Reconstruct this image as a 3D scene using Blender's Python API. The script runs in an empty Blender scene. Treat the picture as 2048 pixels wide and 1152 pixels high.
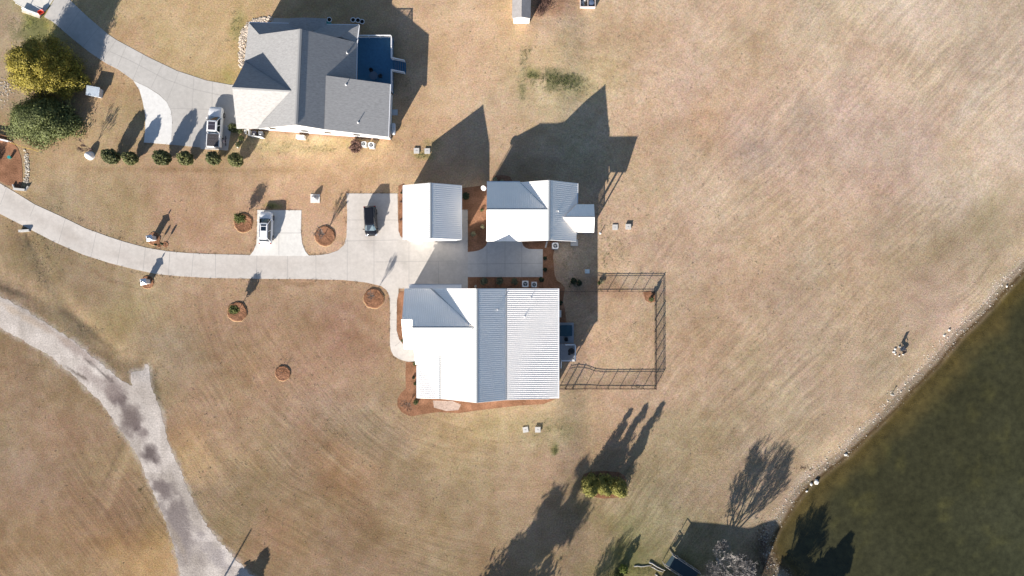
import bpy, bmesh, math, random
import numpy as np
from mathutils import Vector, Matrix

S = bpy.context.scene
COL = S.collection
rad = math.radians

# ------------------------------------------------------------------ camera
CAM_H = 98.0
FPX = 1372.0                       # focal length in pixels of a 2048 px wide frame
cd = bpy.data.cameras.new("drone_camera")
cd.sensor_width = 36.0
cd.lens = 36.0 * FPX / 2048.0
cd.clip_start = 1.0
cd.clip_end = 3000.0
cam = bpy.data.objects.new("drone_camera", cd)
COL.objects.link(cam)
cam.location = (0, 0, CAM_H)
cam.rotation_euler = (0, 0, 0)
S.camera = cam
S.render.resolution_x, S.render.resolution_y = 1024, 576

# ------------------------------------------------------------------ light
SUN_EL, SUN_AZ = 22.5, 209.5       # azimuth clockwise from +Y, where the sun stands
w = bpy.data.worlds.new("World")
S.world = w
w.use_nodes = True
nt = w.node_tree
sky = nt.nodes.new("ShaderNodeTexSky")
sky.sky_type = 'NISHITA'
sky.sun_disc = False
sky.sun_elevation = rad(SUN_EL)
sky.sun_rotation = rad(SUN_AZ)
sky.altitude = 100
sky.ozone_density = 3.0
bgn = nt.nodes["Background"]
nt.links.new(sky.outputs[0], bgn.inputs[0])
bgn.inputs[1].default_value = 0.065
sl = bpy.data.lights.new("sun", 'SUN')
sl.energy = 4.9
sl.angle = rad(0.53)
sl.color = (1.0, 0.93, 0.84)
sun = bpy.data.objects.new("sun", sl)
COL.objects.link(sun)
ce = math.cos(rad(SUN_EL))
ldir = Vector((-math.sin(rad(SUN_AZ)) * ce, -math.cos(rad(SUN_AZ)) * ce, -math.sin(rad(SUN_EL))))
sun.rotation_euler = ldir.to_track_quat('-Z', 'Y').to_euler()
sun.location = (-60, -100, 80)
S.view_settings.view_transform = 'Standard'
S.view_settings.look = 'None'
S.view_settings.gamma = 1.0
S.view_settings.exposure = 1.05

# ------------------------------------------------------------------ survey helpers
K = FPX / CAM_H                     # photograph pixels per metre on the ground (14)


def sm(t):
    t = np.clip(t, 0, 1)
    return t * t * (3 - 2 * t)


SHORE_PX = [(2160, 425), (2095, 492), (2048, 537), (2015, 572), (1985, 606), (1955, 638), (1925, 665), (1895, 700),
            (1870, 728), (1845, 752), (1815, 783), (1788, 812), (1765, 838), (1740, 862), (1715, 886), (1698, 905),
            (1668, 925), (1640, 948), (1612, 973), (1590, 1000), (1568, 1032), (1550, 1060), (1540, 1088),
            (1545, 1108), (1556, 1128), (1572, 1143), (1585, 1160), (1600, 1240), (1560, 1360)]
SWALE_PX = [(-80, 520), (0, 556), (60, 588), (125, 622), (185, 672), (245, 722), (300, 735)]
SWALE2_PX = [(45, 468), (70, 500), (100, 560), (135, 615), (170, 655)]


def _seg_dist(X, Y, pts):
    """distance to a polyline and its side (numpy)"""
    best = np.full(np.shape(X), 1e9)
    side = np.zeros(np.shape(X))
    for (x0, y0), (x1, y1) in zip(pts[:-1], pts[1:]):
        dx, dy = x1 - x0, y1 - y0
        L2 = dx * dx + dy * dy
        t = np.clip(((X - x0) * dx + (Y - y0) * dy) / L2, 0, 1)
        d = np.hypot(X - (x0 + t * dx), Y - (y0 + t * dy))
        c = dx * (Y - y0) - dy * (X - x0)
        m = d < best
        best = np.where(m, d, best)
        side = np.where(m, np.sign(c), side)
    return best, side


def pm(px, py, z=0.0):
    s = (CAM_H - z) / FPX
    return ((px - 1024) * s, (576 - py) * s)


WATER_Z = -3.0
SHORE = [pm(a, b, WATER_Z) for a, b in SHORE_PX]
SWALE = [pm(a, b) for a, b in SWALE_PX]
SWALE2 = [pm(a, b) for a, b in SWALE2_PX]


def shore_d(X, Y):
    d, s = _seg_dist(X, Y, SHORE)
    return d * np.where(s < 0, 1, -1)      # + on land


def terrain(X, Y):
    X = np.asarray(X, float)
    Y = np.asarray(Y, float)
    sd = shore_d(X, Y)
    g = -0.75 * sm((X - 6.0) / 5.5) - 1.45 * sm((66 - sd) / 62.0) * sm((X - 8) / 30) - 0.85 * sm((4.5 - sd) / 4.3)
    g = g - 1.9 * sm(-sd / 7.0)
    d1, _ = _seg_dist(X, Y, SWALE)
    d2, _ = _seg_dist(X, Y, SWALE2)
    g = g - 0.16 * np.exp(-(d1 / 1.5) ** 2) - 0.14 * np.exp(-(d2 / 1.1) ** 2)
    return g


def gz(x, y):
    return float(terrain(np.array([x]), np.array([y]))[0])


def G(px, py, h=0.0):
    """point on the ground under a photograph position (h: height at which it was read)"""
    z = 0.0
    for _ in range(7):
        x, y = pm(px, py, z + h)
        z = gz(x, y)
    return Vector((x, y, z))


def V(px, py, z):
    x, y = pm(px, py, z)
    return Vector((x, y, z))


def GX(px, py, h=0.0):
    g = G(px, py)
    return (g.x, g.y)


# ------------------------------------------------------------------ materials
def lin(c):
    return tuple(((v / 255) / 12.92 if v <= 10 else ((v / 255 + 0.055) / 1.055) ** 2.4) for v in c)


MATS = {}


def mat(name, col=(.5, .5, .5), rough=.7, metal=0.0, var=0.0, vscale=3.0, spec=.4, bump=0.0, bscale=20.0, trans=0.0,
        col2=None, stretch=None, isl=0.0):
    if name in MATS:
        return MATS[name]
    m = bpy.data.materials.new(name)
    m.use_nodes = True
    N, L = m.node_tree.nodes, m.node_tree.links
    b = N["Principled BSDF"]
    b.inputs["Base Color"].default_value = (*col, 1)
    b.inputs["Roughness"].default_value = rough
    b.inputs["Metallic"].default_value = metal
    b.inputs["Specular IOR Level"].default_value = spec
    tc = N.new("ShaderNodeTexCoord")
    src = tc.outputs["Object"]
    if stretch:
        mp = N.new("ShaderNodeMapping")
        mp.inputs["Scale"].default_value = stretch
        L.new(src, mp.inputs[0])
        src = mp.outputs[0]
    out = None
    if var > 0 or col2:
        nz = N.new("ShaderNodeTexNoise")
        nz.inputs["Scale"].default_value = vscale
        nz.inputs["Detail"].default_value = 6
        nz.inputs["Roughness"].default_value = .65
        L.new(src, nz.inputs["Vector"])
        rp = N.new("ShaderNodeValToRGB")
        rp.color_ramp.elements[0].position = .32
        rp.color_ramp.elements[1].position = .68
        c2 = col2 or tuple(min(1, v * (1 + var)) for v in col)
        c1 = tuple(v * (1 - var) for v in col)
        rp.color_ramp.elements[0].color = (*c1, 1)
        rp.color_ramp.elements[1].color = (*c2, 1)
        L.new(nz.outputs[0], rp.inputs[0])
        out = rp.outputs[0]
    if isl > 0:
        ge = N.new("ShaderNodeNewGeometry")
        mr = N.new("ShaderNodeMapRange")
        mr.inputs["To Min"].default_value = 1 - isl
        mr.inputs["To Max"].default_value = 1 + isl
        L.new(ge.outputs["Random Per Island"], mr.inputs["Value"])
        mx = N.new("ShaderNodeVectorMath")
        mx.operation = 'SCALE'
        if out:
            L.new(out, mx.inputs[0])
        else:
            mx.inputs[0].default_value = col
        L.new(mr.outputs[0], mx.inputs["Scale"])
        out = mx.outputs[0]
    if out:
        L.new(out, b.inputs["Base Color"])
    if bump > 0:
        n2 = N.new("ShaderNodeTexNoise")
        n2.inputs["Scale"].default_value = bscale
        n2.inputs["Detail"].default_value = 5
        L.new(src, n2.inputs["Vector"])
        bp = N.new("ShaderNodeBump")
        bp.inputs["Strength"].default_value = 1
        bp.inputs["Distance"].default_value = bump
        L.new(n2.outputs[0], bp.inputs["Height"])
        L.new(bp.outputs[0], b.inputs["Normal"])
    if trans > 0:
        b.inputs["Transmission Weight"].default_value = trans
    MATS[name] = m
    return m


M_ROOFMETAL = mat("pale_ribbed_metal", (.97, .93, .875), rough=.42, spec=.5, metal=.3, var=.03, vscale=.6)
M_TRIMGREY = mat("grey_metal_trim", (.30, .32, .34), rough=.5)
M_WHITE = mat("white_siding", (.78, .78, .76), rough=.6, var=.04, vscale=1.0)
M_TRIM = mat("white_trim", (.8, .8, .8), rough=.5)
M_GUTTER = mat("white_gutter", (.72, .73, .75), rough=.45)
M_BRICK = mat("red_brick_foundation", (.30, .17, .12), rough=.85, var=.25, vscale=9)
M_GLASS = mat("dark_window_glass", (.02, .03, .04), rough=.06, spec=.8)
M_CARGLASS = mat("tinted_car_glass", (.012, .022, .035), rough=.04, spec=1.0)
M_PALEGLASS = mat("pale_windscreen", (.10, .145, .17), rough=.05, spec=1.0)
M_BLUEGLASS = mat("blue_windscreen", (.03, .19, .32), rough=.03, spec=1.0)
M_DARK = mat("black_plastic", (.015, .015, .017), rough=.5)
M_TYRE = mat("black_rubber", (.02, .02, .02), rough=.85)
M_RIM = mat("alloy_rim", (.45, .45, .47), rough=.3, metal=.8)
M_LAMP = mat("clear_headlamp", (.6, .62, .65), rough=.15, spec=.8)
M_TAIL = mat("red_tail_lamp", (.35, .02, .02), rough=.25)
M_CARWHITE = mat("white_car_paint", (.8, .8, .8), rough=.22, spec=.6)
M_CARBLACK = mat("black_car_paint", (.012, .012, .014), rough=.12, spec=.8)
M_WOOD = mat("weathered_wood", (.36, .33, .30), rough=.85, var=.2, vscale=4)
M_DECKBLUE = mat("slate_blue_deck_boards", (.05, .155, .26), rough=.7, var=.12, vscale=3)
M_DECKGREY = mat("grey_deck_boards", (.34, .36, .39), rough=.7, var=.1, vscale=3)
M_BLACKMETAL = mat("black_metal", (.02, .018, .018), rough=.5)
M_HVAC = mat("hvac_beige", (.55, .55, .53), rough=.5)
M_CONCLID = mat("pale_concrete_lid", (.52, .50, .47), rough=.9, var=.12, vscale=6)
M_STONE = mat("pale_stone", (.43, .385, .325), rough=.9, var=.2, vscale=4, isl=.35)
M_STONEW = mat("white_rock", (.62, .60, .55), rough=.9, isl=.2)
M_BARK = mat("grey_brown_bark", (.19, .15, .125), rough=.9, var=.2, vscale=8)
M_BARKPALE = mat("pale_bark", (.28, .26, .245), rough=.9, var=.25, vscale=5)
M_TEAL = mat("teal_glaze", (.03, .30, .28), rough=.4)
M_RED = mat("red_paint", (.55, .05, .03), rough=.5)
M_YELLOW = mat("yellow_rope", (.5, .36, .06), rough=.7)
M_PIPE = mat("pale_pvc", (.6, .6, .6), rough=.5)
M_LINER = mat("dark_blue_cover", (.02, .06, .085), rough=.6, var=.15, vscale=2)


def leafmat(name, c, isl=.35, var=.3):
    m = mat(name, c, rough=.62, isl=isl, var=var, vscale=.9, spec=.25)
    return m


L_GOLD = leafmat("golden_green_needles", (.26, .215, .035))
L_GREEN = leafmat("sage_green_needles", (.125, .145, .05))
L_SHRUB = leafmat("mid_green_leaves", (.095, .105, .04))
L_ARB = leafmat("yellow_green_needles", (.21, .20, .05))
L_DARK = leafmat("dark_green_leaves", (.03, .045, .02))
L_PALE = leafmat("pale_dry_leaves", (.30, .27, .15))
L_RUST = leafmat("rust_brown_leaves", (.15, .085, .065))
L_WEED = leafmat("weed_green_leaves", (.085, .10, .032))
L_PINE = leafmat("pine_needles", (.035, .055, .02))


# ------------------------------------------------------------------ mesh builder
class MB:
    def __init__(s):
        s.v, s.f, s.m = [], [], []

    def add(s, vs, fs, mi=0):
        o = len(s.v)
        s.v += [tuple(p) for p in vs]
        s.f += [tuple(i + o for i in f) for f in fs]
        s.m += [mi] * len(fs)

    def poly(s, pts, mi=0):
        s.add(pts, [tuple(range(len(pts)))], mi)

    def prism(s, pts, top, bot, mi=0):
        """pts: xy list ccw or cw; top/bot heights (number or function)"""
        T = top if callable(top) else (lambda x, y: top)
        B = bot if callable(bot) else (lambda x, y: bot)
        n = len(pts)
        vs = [(p[0], p[1], T(p[0], p[1])) for p in pts] + [(p[0], p[1], B(p[0], p[1])) for p in pts]
        a = sum(pts[i][0] * pts[(i + 1) % n][1] - pts[(i + 1) % n][0] * pts[i][1] for i in range(n))
        fs = [tuple(range(n)), tuple(range(2 * n - 1, n - 1, -1))] + [(i, i + n, (i + 1) % n + n, (i + 1) % n) for i in range(n)]
        if a < 0:
            fs = [tuple(reversed(f)) for f in fs]
        s.add(vs, fs, mi)

    def box(s, c, d, rz=0, mi=0, rx=0, ry=0):
        """c centre, d full sizes"""
        R = Matrix.Rotation(rz, 3, 'Z') @ Matrix.Rotation(ry, 3, 'Y') @ Matrix.Rotation(rx, 3, 'X')
        vs = []
        for sx, sy, sz in ((-1, -1, -1), (1, -1, -1), (1, 1, -1), (-1, 1, -1), (-1, -1, 1), (1, -1, 1), (1, 1, 1), (-1, 1, 1)):
            p = R @ Vector((sx * d[0] / 2, sy * d[1] / 2, sz * d[2] / 2))
            vs.append((c[0] + p.x, c[1] + p.y, c[2] + p.z))
        s.add(vs, [(3, 2, 1, 0), (4, 5, 6, 7), (0, 1, 5, 4), (1, 2, 6, 5), (2, 3, 7, 6), (3, 0, 4, 7)], mi)

    def tube(s, p0, p1, r0, r1=None, n=8, mi=0, caps=True):
        r1 = r0 if r1 is None else r1
        p0, p1 = Vector(p0), Vector(p1)
        d = (p1 - p0)
        if d.length < 1e-6:
            return
        d.normalize()
        a = d.orthogonal().normalized()
        b = d.cross(a)
        vs = []
        for p, r in ((p0, r0), (p1, r1)):
            for i in range(n):
                t = 2 * math.pi * i / n
                vs.append(p + a * (r * math.cos(t)) + b * (r * math.sin(t)))
        fs = [(i, (i + 1) % n, (i + 1) % n + n, i + n) for i in range(n)]
        if caps:
            fs += [tuple(range(n - 1, -1, -1)), tuple(range(n, 2 * n))]
        s.add(vs, fs, mi)

    def lathe(s, c, prof, n=16, mi=0, sx=1, sy=1):
        """prof: list of (r,z) bottom to top"""
        vs, fs = [], []
        for r, z in prof:
            for i in range(n):
                t = 2 * math.pi * i / n
                vs.append((c[0] + r * sx * math.cos(t), c[1] + r * sy * math.sin(t), c[2] + z))
        for k in range(len(prof) - 1):
            for i in range(n):
                j = (i + 1) % n
                fs.append((k * n + i, k * n + j, (k + 1) * n + j, (k + 1) * n + i))
        fs.append(tuple(range(n - 1, -1, -1)))
        fs.append(tuple((len(prof) - 1) * n + i for i in range(n)))
        s.add(vs, fs, mi)

    def rock(s, c, r, rng, mi=0, flat=.6):
        vs = [Vector(p) for p in ICO_V]
        q = Matrix.Rotation(rng.random() * 6.28, 3, 'Z') @ Matrix.Rotation(rng.random() * 3, 3, 'X')
        sc = (r * rng.uniform(.7, 1.25), r * rng.uniform(.7, 1.25), r * rng.uniform(.7, 1.1) * flat)
        out = []
        for p in vs:
            p = q @ (p * rng.uniform(.8, 1.15))
            out.append((c[0] + p.x * sc[0], c[1] + p.y * sc[1], c[2] + p.z * sc[2]))
        s.add(out, ICO_F, mi)

    def build(s, name, mats, parent=None, smooth=False, origin=None):
        me = bpy.data.meshes.new(name)
        if not isinstance(mats, (list, tuple)):
            mats = [mats]
        v = np.array(s.v, float).reshape(-1, 3)
        if parent is not None:
            o = np.array(parent['_o']) if '_o' in parent else np.array([0., 0, 0])
            loc = (0, 0, 0)
        else:
            if origin is None:
                mn, mxx = v.min(0), v.max(0)
                o = np.array([(mn[0] + mxx[0]) / 2, (mn[1] + mxx[1]) / 2, mn[2]])
            else:
                o = np.array(origin, float)
            loc = tuple(o)
        v = v - o
        me.from_pydata(v.tolist(), [], s.f)
        for m in mats:
            me.materials.append(m)
        if len(mats) > 1:
            me.polygons.foreach_set("material_index", s.m)
        if smooth:
            me.polygons.foreach_set("use_smooth", [True] * len(me.polygons))
        me.update()
        ob = bpy.data.objects.new(name, me)
        COL.objects.link(ob)
        ob.location = loc
        if parent is not None:
            ob.parent = parent
            ob['_o'] = [float(t) for t in o]
        return ob


_t = (1 + 5 ** .5) / 2
ICO_V = [Vector(p).normalized() for p in ((-1, _t, 0), (1, _t, 0), (-1, -_t, 0), (1, -_t, 0), (0, -1, _t), (0, 1, _t),
                                           (0, -1, -_t), (0, 1, -_t), (_t, 0, -1), (_t, 0, 1), (-_t, 0, -1), (-_t, 0, 1))]
ICO_F = [(0, 11, 5), (0, 5, 1), (0, 1, 7), (0, 7, 10), (0, 10, 11), (1, 5, 9), (5, 11, 4), (11, 10, 2), (10, 7, 6), (7, 1, 8),
         (3, 9, 4), (3, 4, 2), (3, 2, 6), (3, 6, 8), (3, 8, 9), (4, 9, 5), (2, 4, 11), (6, 2, 10), (8, 6, 7), (9, 8, 1)]


def tag(o, label=None, cat=None, group=None, kind=None):
    if label:
        o['label'] = label
    if cat:
        o['category'] = cat
    if group:
        o['group'] = group
    if kind:
        o['kind'] = kind
    return o


def thing(name, loc, label, cat, group=None, rz=0.0, local=False):
    """an Empty at the base of a thing; parts are built in world axes (local=False) or in its own axes"""
    o = bpy.data.objects.new(name, None)
    o.empty_display_size = .3
    COL.objects.link(o)
    o.location = loc
    o.rotation_euler = (0, 0, rz)
    o['_o'] = [0., 0., 0.] if local else [float(t) for t in loc]
    return tag(o, label, cat, group)


def kids(o):
    return [c for c in bpy.data.objects if c.parent == o]


def dup(root, loc, rz=None, label=None, scale=None, group=None):
    r = root.copy()
    COL.objects.link(r)
    r.location = loc
    if rz is not None:
        r.rotation_euler = (0, 0, rz)
    if scale is not None:
        r.scale = scale if isinstance(scale, (tuple, list)) else (scale,) * 3
    if label:
        r['label'] = label
    if group:
        r['group'] = group
    for c in kids(root):
        d = c.copy()
        COL.objects.link(d)
        d.parent = r
        for e in kids(c):
            k = e.copy()
            COL.objects.link(k)
            k.parent = d
    return r

# ================================================================== GROUND
def vnoise(X, Y, seed, scale):
    rng = np.random.RandomState(seed)
    T = rng.rand(256, 256)
    x, y = X / scale, Y / scale
    xi, yi = np.floor(x).astype(int), np.floor(y).astype(int)
    fx, fy = x - xi, y - yi
    fx, fy = fx * fx * (3 - 2 * fx), fy * fy * (3 - 2 * fy)
    a = T[xi % 256, yi % 256]
    b = T[(xi + 1) % 256, yi % 256]
    c = T[xi % 256, (yi + 1) % 256]
    d = T[(xi + 1) % 256, (yi + 1) % 256]
    return (a * (1 - fx) + b * fx) * (1 - fy) + (c * (1 - fx) + d * fx) * fy


def fbm(X, Y, seed, scale, octv=4):
    r, a, t = 0, 1.0, 0
    for k in range(octv):
        r = r + a * vnoise(X + 17.3 * k, Y - 9.1 * k, seed + k, scale / 2 ** k)
        t += a
        a *= .55
    return r / t - .5


# colour the dry lawn has in full sun at surveyed spots (photograph px, sRGB); turned into albedo with KLIT
KLIT = np.array([1.38, 1.36, 1.32])
CP = [(60, 340, 172, 147, 112), (100, 500, 140, 122, 93), (220, 380, 172, 150, 115), (300, 340, 180, 152, 120), (240, 640, 162, 142, 105),
      (150, 610, 138, 120, 92), (400, 620, 160, 132, 104), (600, 650, 158, 131, 104), (700, 660, 160, 130, 105), (60, 760, 148, 125, 98),
      (60, 950, 148, 126, 102), (180, 860, 152, 128, 100), (150, 1080, 144, 118, 88), (250, 1000, 138, 114, 88), (315, 1120, 178, 146, 102),
      (262, 930, 150, 128, 95), (380, 880, 172, 144, 110), (370, 970, 132, 114, 90), (330, 720, 150, 130, 104), (420, 820, 158, 134, 106),
      (520, 780, 160, 132, 105), (560, 900, 150, 128, 100), (470, 1010, 144, 122, 92), (570, 1080, 152, 122, 92), (700, 930, 148, 120, 90),
      (700, 1050, 140, 118, 92), (750, 850, 160, 140, 112), (850, 1000, 146, 127, 98), (900, 1080, 145, 126, 96), (900, 880, 168, 146, 112),
      (980, 850, 176, 154, 118), (1100, 845, 174, 156, 120), (1050, 940, 165, 142, 112), (1150, 900, 168, 144, 116), (1250, 830, 180, 152, 122),
      (1200, 680, 194, 162, 130), (1150, 620, 182, 152, 122), (1250, 740, 190, 160, 128), (1220, 610, 188, 158, 128), (1350, 650, 182, 156, 124),
      (1350, 780, 182, 156, 126), (1400, 900, 170, 150, 118), (1350, 1000, 160, 142, 112), (1350, 1080, 158, 142, 112), (1150, 1090, 160, 138, 108),
      (1250, 1130, 120, 118, 72), (1320, 1145, 128, 120, 85), (1500, 820, 170, 150, 120), (1540, 900, 172, 152, 126), (1650, 720, 168, 148, 122),
      (1600, 600, 178, 154, 127), (1500, 500, 184, 158, 130), (1750, 560, 180, 156, 128), (1850, 460, 176, 156, 130), (1900, 580, 176, 154, 130),
      (1990, 420, 172, 152, 124), (1990, 480, 178, 158, 130), (1930, 380, 186, 166, 142), (1950, 250, 200, 178, 152), (2010, 200, 202, 182, 158),
      (1980, 90, 176, 158, 136), (1750, 150, 200, 176, 150), (1700, 60, 196, 176, 146), (1850, 60, 204, 184, 158), (1800, 260, 192, 168, 146),
      (1700, 200, 202, 176, 154), (1600, 200, 190, 166, 140), (1500, 290, 178, 154, 134), (1420, 200, 198, 170, 146), (1500, 130, 196, 170, 140),
      (1620, 270, 176, 152, 132), (1440, 240, 196, 164, 130), (1300, 120, 200, 172, 142), (1260, 60, 198, 168, 136), (1400, 60, 200, 174, 144),
      (1400, 350, 196, 170, 142), (1300, 420, 196, 166, 136), (1500, 400, 190, 166, 138), (1340, 520, 188, 161, 132), (1230, 470, 204, 178, 148),
      (1230, 540, 202, 174, 142), (1000, 90, 204, 174, 138), (1100, 60, 200, 172, 140), (1020, 20, 196, 166, 128), (930, 30, 204, 172, 134),
      (900, 100, 200, 166, 128), (880, 250, 196, 164, 128), (960, 180, 204, 172, 138), (1000, 280, 200, 172, 140), (1120, 120, 196, 172, 130),
      (1100, 200, 188, 170, 130), (1180, 150, 196, 172, 132), (1010, 240, 188, 164, 132), (1250, 250, 198, 170, 138), (700, 320, 190, 160, 122), (560, 290, 176, 150, 116),
      (640, 290, 178, 152, 118), (620, 330, 192, 160, 122), (350, 60, 196, 170, 128), (420, 100, 200, 172, 130), (300, 20, 196, 170, 128), (460, 150, 186, 162, 116),
      (250, 230, 170, 146, 108), (220, 270, 176, 150, 112), (240, 160, 182, 152, 116), (10, 60, 168, 148, 124), (20, 140, 160, 142, 112), (70, 55, 150, 150, 84), (110, 330, 178, 152, 118),
      (150, 400, 158, 138, 106), (400, 380, 180, 152, 118), (330, 430, 178, 148, 118), (440, 430, 182, 150, 120), (560, 380, 192, 160, 126),
      (650, 430, 192, 158, 128), (760, 350, 190, 160, 124), (900, 340, 184, 154, 120), (2300, 300, 190, 170, 140), (2300, -200, 180, 164, 130),
      (1000, -300, 180, 160, 124), (-300, 200, 150, 135, 100), (-300, 1100, 140, 120, 90), (800, 1500, 140, 122, 92), (1700, 1300, 130, 118, 85)]
CPADD = np.array([11, 8, 7.])
# patches of bare soil, green weeds, wheel wear: (px,py,rx,ry,angle,sRGB,strength)
PATCH = [(383, 878, 34, 36, 0, (182, 152, 114), .65), (320, 1130, 26, 55, -12, (180, 148, 106), .75), (262, 900, 9, 130, 22, (176, 152, 118), .55),
         (1128, 160, 45, 12, 8, (128, 120, 76), .32), (1065, 150, 14, 10, 0, (112, 120, 60), .5), (1048, 175, 9, 60, 3, (165, 150, 112), .5),
         (70, 55, 30, 22, 20, (140, 146, 84), .6), (1150, 175, 40, 25, 20, (160, 148, 104), .5), (1040, 345, 90, 26, 0, (150, 128, 98), .3),
         (1090, 862, 60, 34, 0, (152, 144, 104), .4), (1000, 846, 45, 22, 0, (168, 156, 116), .3), (1110, 902, 8, 12, 0, (90, 105, 50), .6),
         (1150, 515, 34, 45, 0, (190, 172, 150), .6), (1205, 565, 30, 14, 0, (150, 120, 92), .5), (1260, 585, 70, 8, 0, (170, 135, 108), .6), (1220, 770, 110, 8, 0, (160, 132, 104), .5),
         (700, 640, 200, 8, 32, (172, 148, 122), .35), (560, 835, 220, 4, 36, (176, 156, 128), .35), (650, 900, 260, 3, 38, (170, 148, 118), .4),
         (640, 1000, 200, 3, 38, (170, 148, 118), .4), (310, 800, 10, 45, -14, (92, 82, 66), .6), (170, 660, 60, 7, 38, (104, 90, 70), .6), (20, 570, 40, 5, 26, (84, 74, 58), .6),
         (255, 770, 12, 60, 30, (120, 104, 80), .35), (112, 540, 10, 60, -20, (124, 108, 80), .45), (60, 480, 4, 22, -24, (80, 70, 58), .6), (236, 905, 4, 90, 24, (120, 102, 78), .5),
         (380, 340, 200, 5, 1, (140, 112, 80), .35), (640, 296, 160, 16, 0, (180, 164, 112), .35), (505, 240, 28, 40, 0, (150, 150, 84), .2),
         (457, 180, 14, 50, 0, (160, 156, 92), .35), (470, 50, 16, 30, 0, (140, 142, 80), .4), (860, 285, 24, 12, 0, (178, 160, 100), .4),
         (842, 310, 18, 8, 0, (130, 140, 74), .4), (540, 413, 16, 5, 0, (134, 140, 70), .6), (1100, 8, 50, 26, 10, (160, 120, 92), .75), (1090, 45, 70, 12, 0, (186, 158, 130), .5),
         (1500, 292, 46, 12, -12, (150, 128, 116), .4), (1610, 220, 28, 40, 0, (160, 138, 122), .35), (1950, 460, 110, 22, -48, (160, 140, 108), .45),
         (1880, 500, 60, 12, -48, (158, 140, 108), .35), (1960, 200, 70, 18, -50, (212, 196, 174), .5), (1700, 160, 50, 24, 0, (204, 178, 156), .4),
         (1690, 1050, 60, 30, 0, (120, 100, 80), .4), (1520, 1120, 30, 40, 0, (128, 110, 90), .6), (1480, 1150, 160, 16, 0, (120, 108, 84), .5),
         (1260, 1145, 100, 18, 0, (128, 124, 76), .4), (1310, 1060, 90, 40, 0, (152, 140, 104), .4), (20, 335, 30, 60, 0, (170, 142, 112), .4),
         (30, 200, 40, 30, 0, (170, 152, 130), .5), (1210, 545, 14, 6, 0, (180, 160, 120), .4), (700, 850, 120, 40, 30, (150, 134, 112), .4),
         (1280, 210, 6, 160, 30, (208, 182, 152), .3), (1230, 190, 5, 120, 30, (208, 182, 152), .3), (600, 560, 70, 4, 3, (140, 112, 84), .5), (200, 550, 100, 3, 22, (130, 104, 78), .5)]


ROAD = [(-80, 560), (0, 591), (51, 620), (103, 651), (154, 687), (205, 729), (241, 759), (265, 771), (263, 757), (261, 745), (272, 741), (285, 740), (289, 728), (296, 727), (298, 745), (300, 762),
        (308, 785), (324, 827), (334, 879), (344, 905), (360, 940), (390, 1012), (427, 1069), (473, 1120), (493, 1141), (560, 1200), (600, 1260), (430, 1300), (385, 1230), (361, 1152),
        (355, 1120), (339, 1064), (326, 1030), (313, 1002), (288, 940), (268, 900), (247, 868), (205, 809), (154, 758), (103, 714), (51, 683), (0, 655), (-80, 615)]


def ground_colour(X, Y):
    px, py = X * K + 1024, 576 - Y * K
    wx = fbm(X, Y, 11, 9.0, 5) * 150
    wy = fbm(X, Y, 31, 9.0, 5) * 150
    qx, qy = px + wx, py + wy
    num = np.zeros(X.shape + (3,))
    den = np.zeros(X.shape)
    for c in CP:
        d2 = (qx - c[0]) ** 2 + (qy - c[1]) ** 2
        wgt = 1.0 / (d2 + 35 ** 2) ** 1.7
        num += wgt[..., None] * (np.array(c[2:5], float) + CPADD)
        den += wgt
    col = num / den[..., None]
    qx, qy = px + wx * .22, py + wy * .22
    edge = fbm(X, Y, 71, 1.6, 4)
    for (cx, cy, rx, ry, a, c, s) in PATCH:
        ca, sa = math.cos(rad(a)), math.sin(rad(a))
        dx, dy = qx - cx, qy - cy
        u, v = (dx * ca + dy * sa) / rx, (-dx * sa + dy * ca) / ry
        r = np.sqrt(u * u + v * v) + edge * 1.1
        wg = s * np.clip(1.5 - r, 0, 1)
        col = col * (1 - wg[..., None]) + wg[..., None] * (np.array(c, float) + CPADD * .6)
    # blotches: lightness, warm/cool and greenish drift
    n1 = fbm(X, Y, 101, 7.0, 6) * 50 + fbm(X, Y, 141, 1.4, 4) * 42
    n2 = fbm(X, Y, 201, 11.0, 5)
    n3 = fbm(X, Y, 301, 5.0, 5)
    col = col + n1[..., None] * np.array([1, 1, 1.0]) * .75
    col = col + n2[..., None] * np.array([9, -2, -6.0]) + n3[..., None] * np.array([-4, 3, -6.0])
    # mowing passes: along the pond on the right, curving round the houses on the left
    dr, _ = _seg_dist(px, py, ROAD + ROAD[:1])
    k = .7 * np.clip(1.1 - (dr + fbm(X, Y, 911, 1.3, 4) * 16) / 6, 0, 1)
    col = col * (1 - k[..., None]) + k[..., None] * np.array([196, 184, 170.])
    # shore: pale gravelly margin, brown wet edge, dark bed
    sd = shore_d(X, Y)
    wob = fbm(X, Y, 401, 2.5, 4)
    k = np.clip(1.1 - np.abs(sd + wob * 2.4 - .5) / 1.1, 0, 1)
    col = col * (1 - .72 * k[..., None]) + .72 * k[..., None] * np.array([184, 166, 148.])
    k = np.clip(1 - np.abs(sd + wob * .8 + .35) / .45, 0, 1)
    col = col * (1 - k[..., None]) + k[..., None] * np.array([92, 70, 54.])
    k = np.clip((-sd - .6) / .8, 0, 1)
    col = col * (1 - k[..., None]) + k[..., None] * np.array([84, 76, 44.])
    c = np.clip(col, 20, 250) / 255
    l = np.where(c <= .04045, c / 12.92, ((c + .055) / 1.055) ** 2.4)
    return l / KLIT


def axis(lo, hi, step, far):
    a = list(np.arange(lo, hi + 1e-6, step))
    ext = [3, 8, 16, 30, 55, 100, 180, 320, far]
    return np.array([lo - e for e in reversed(ext)] + a + [hi + e for e in ext])


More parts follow.
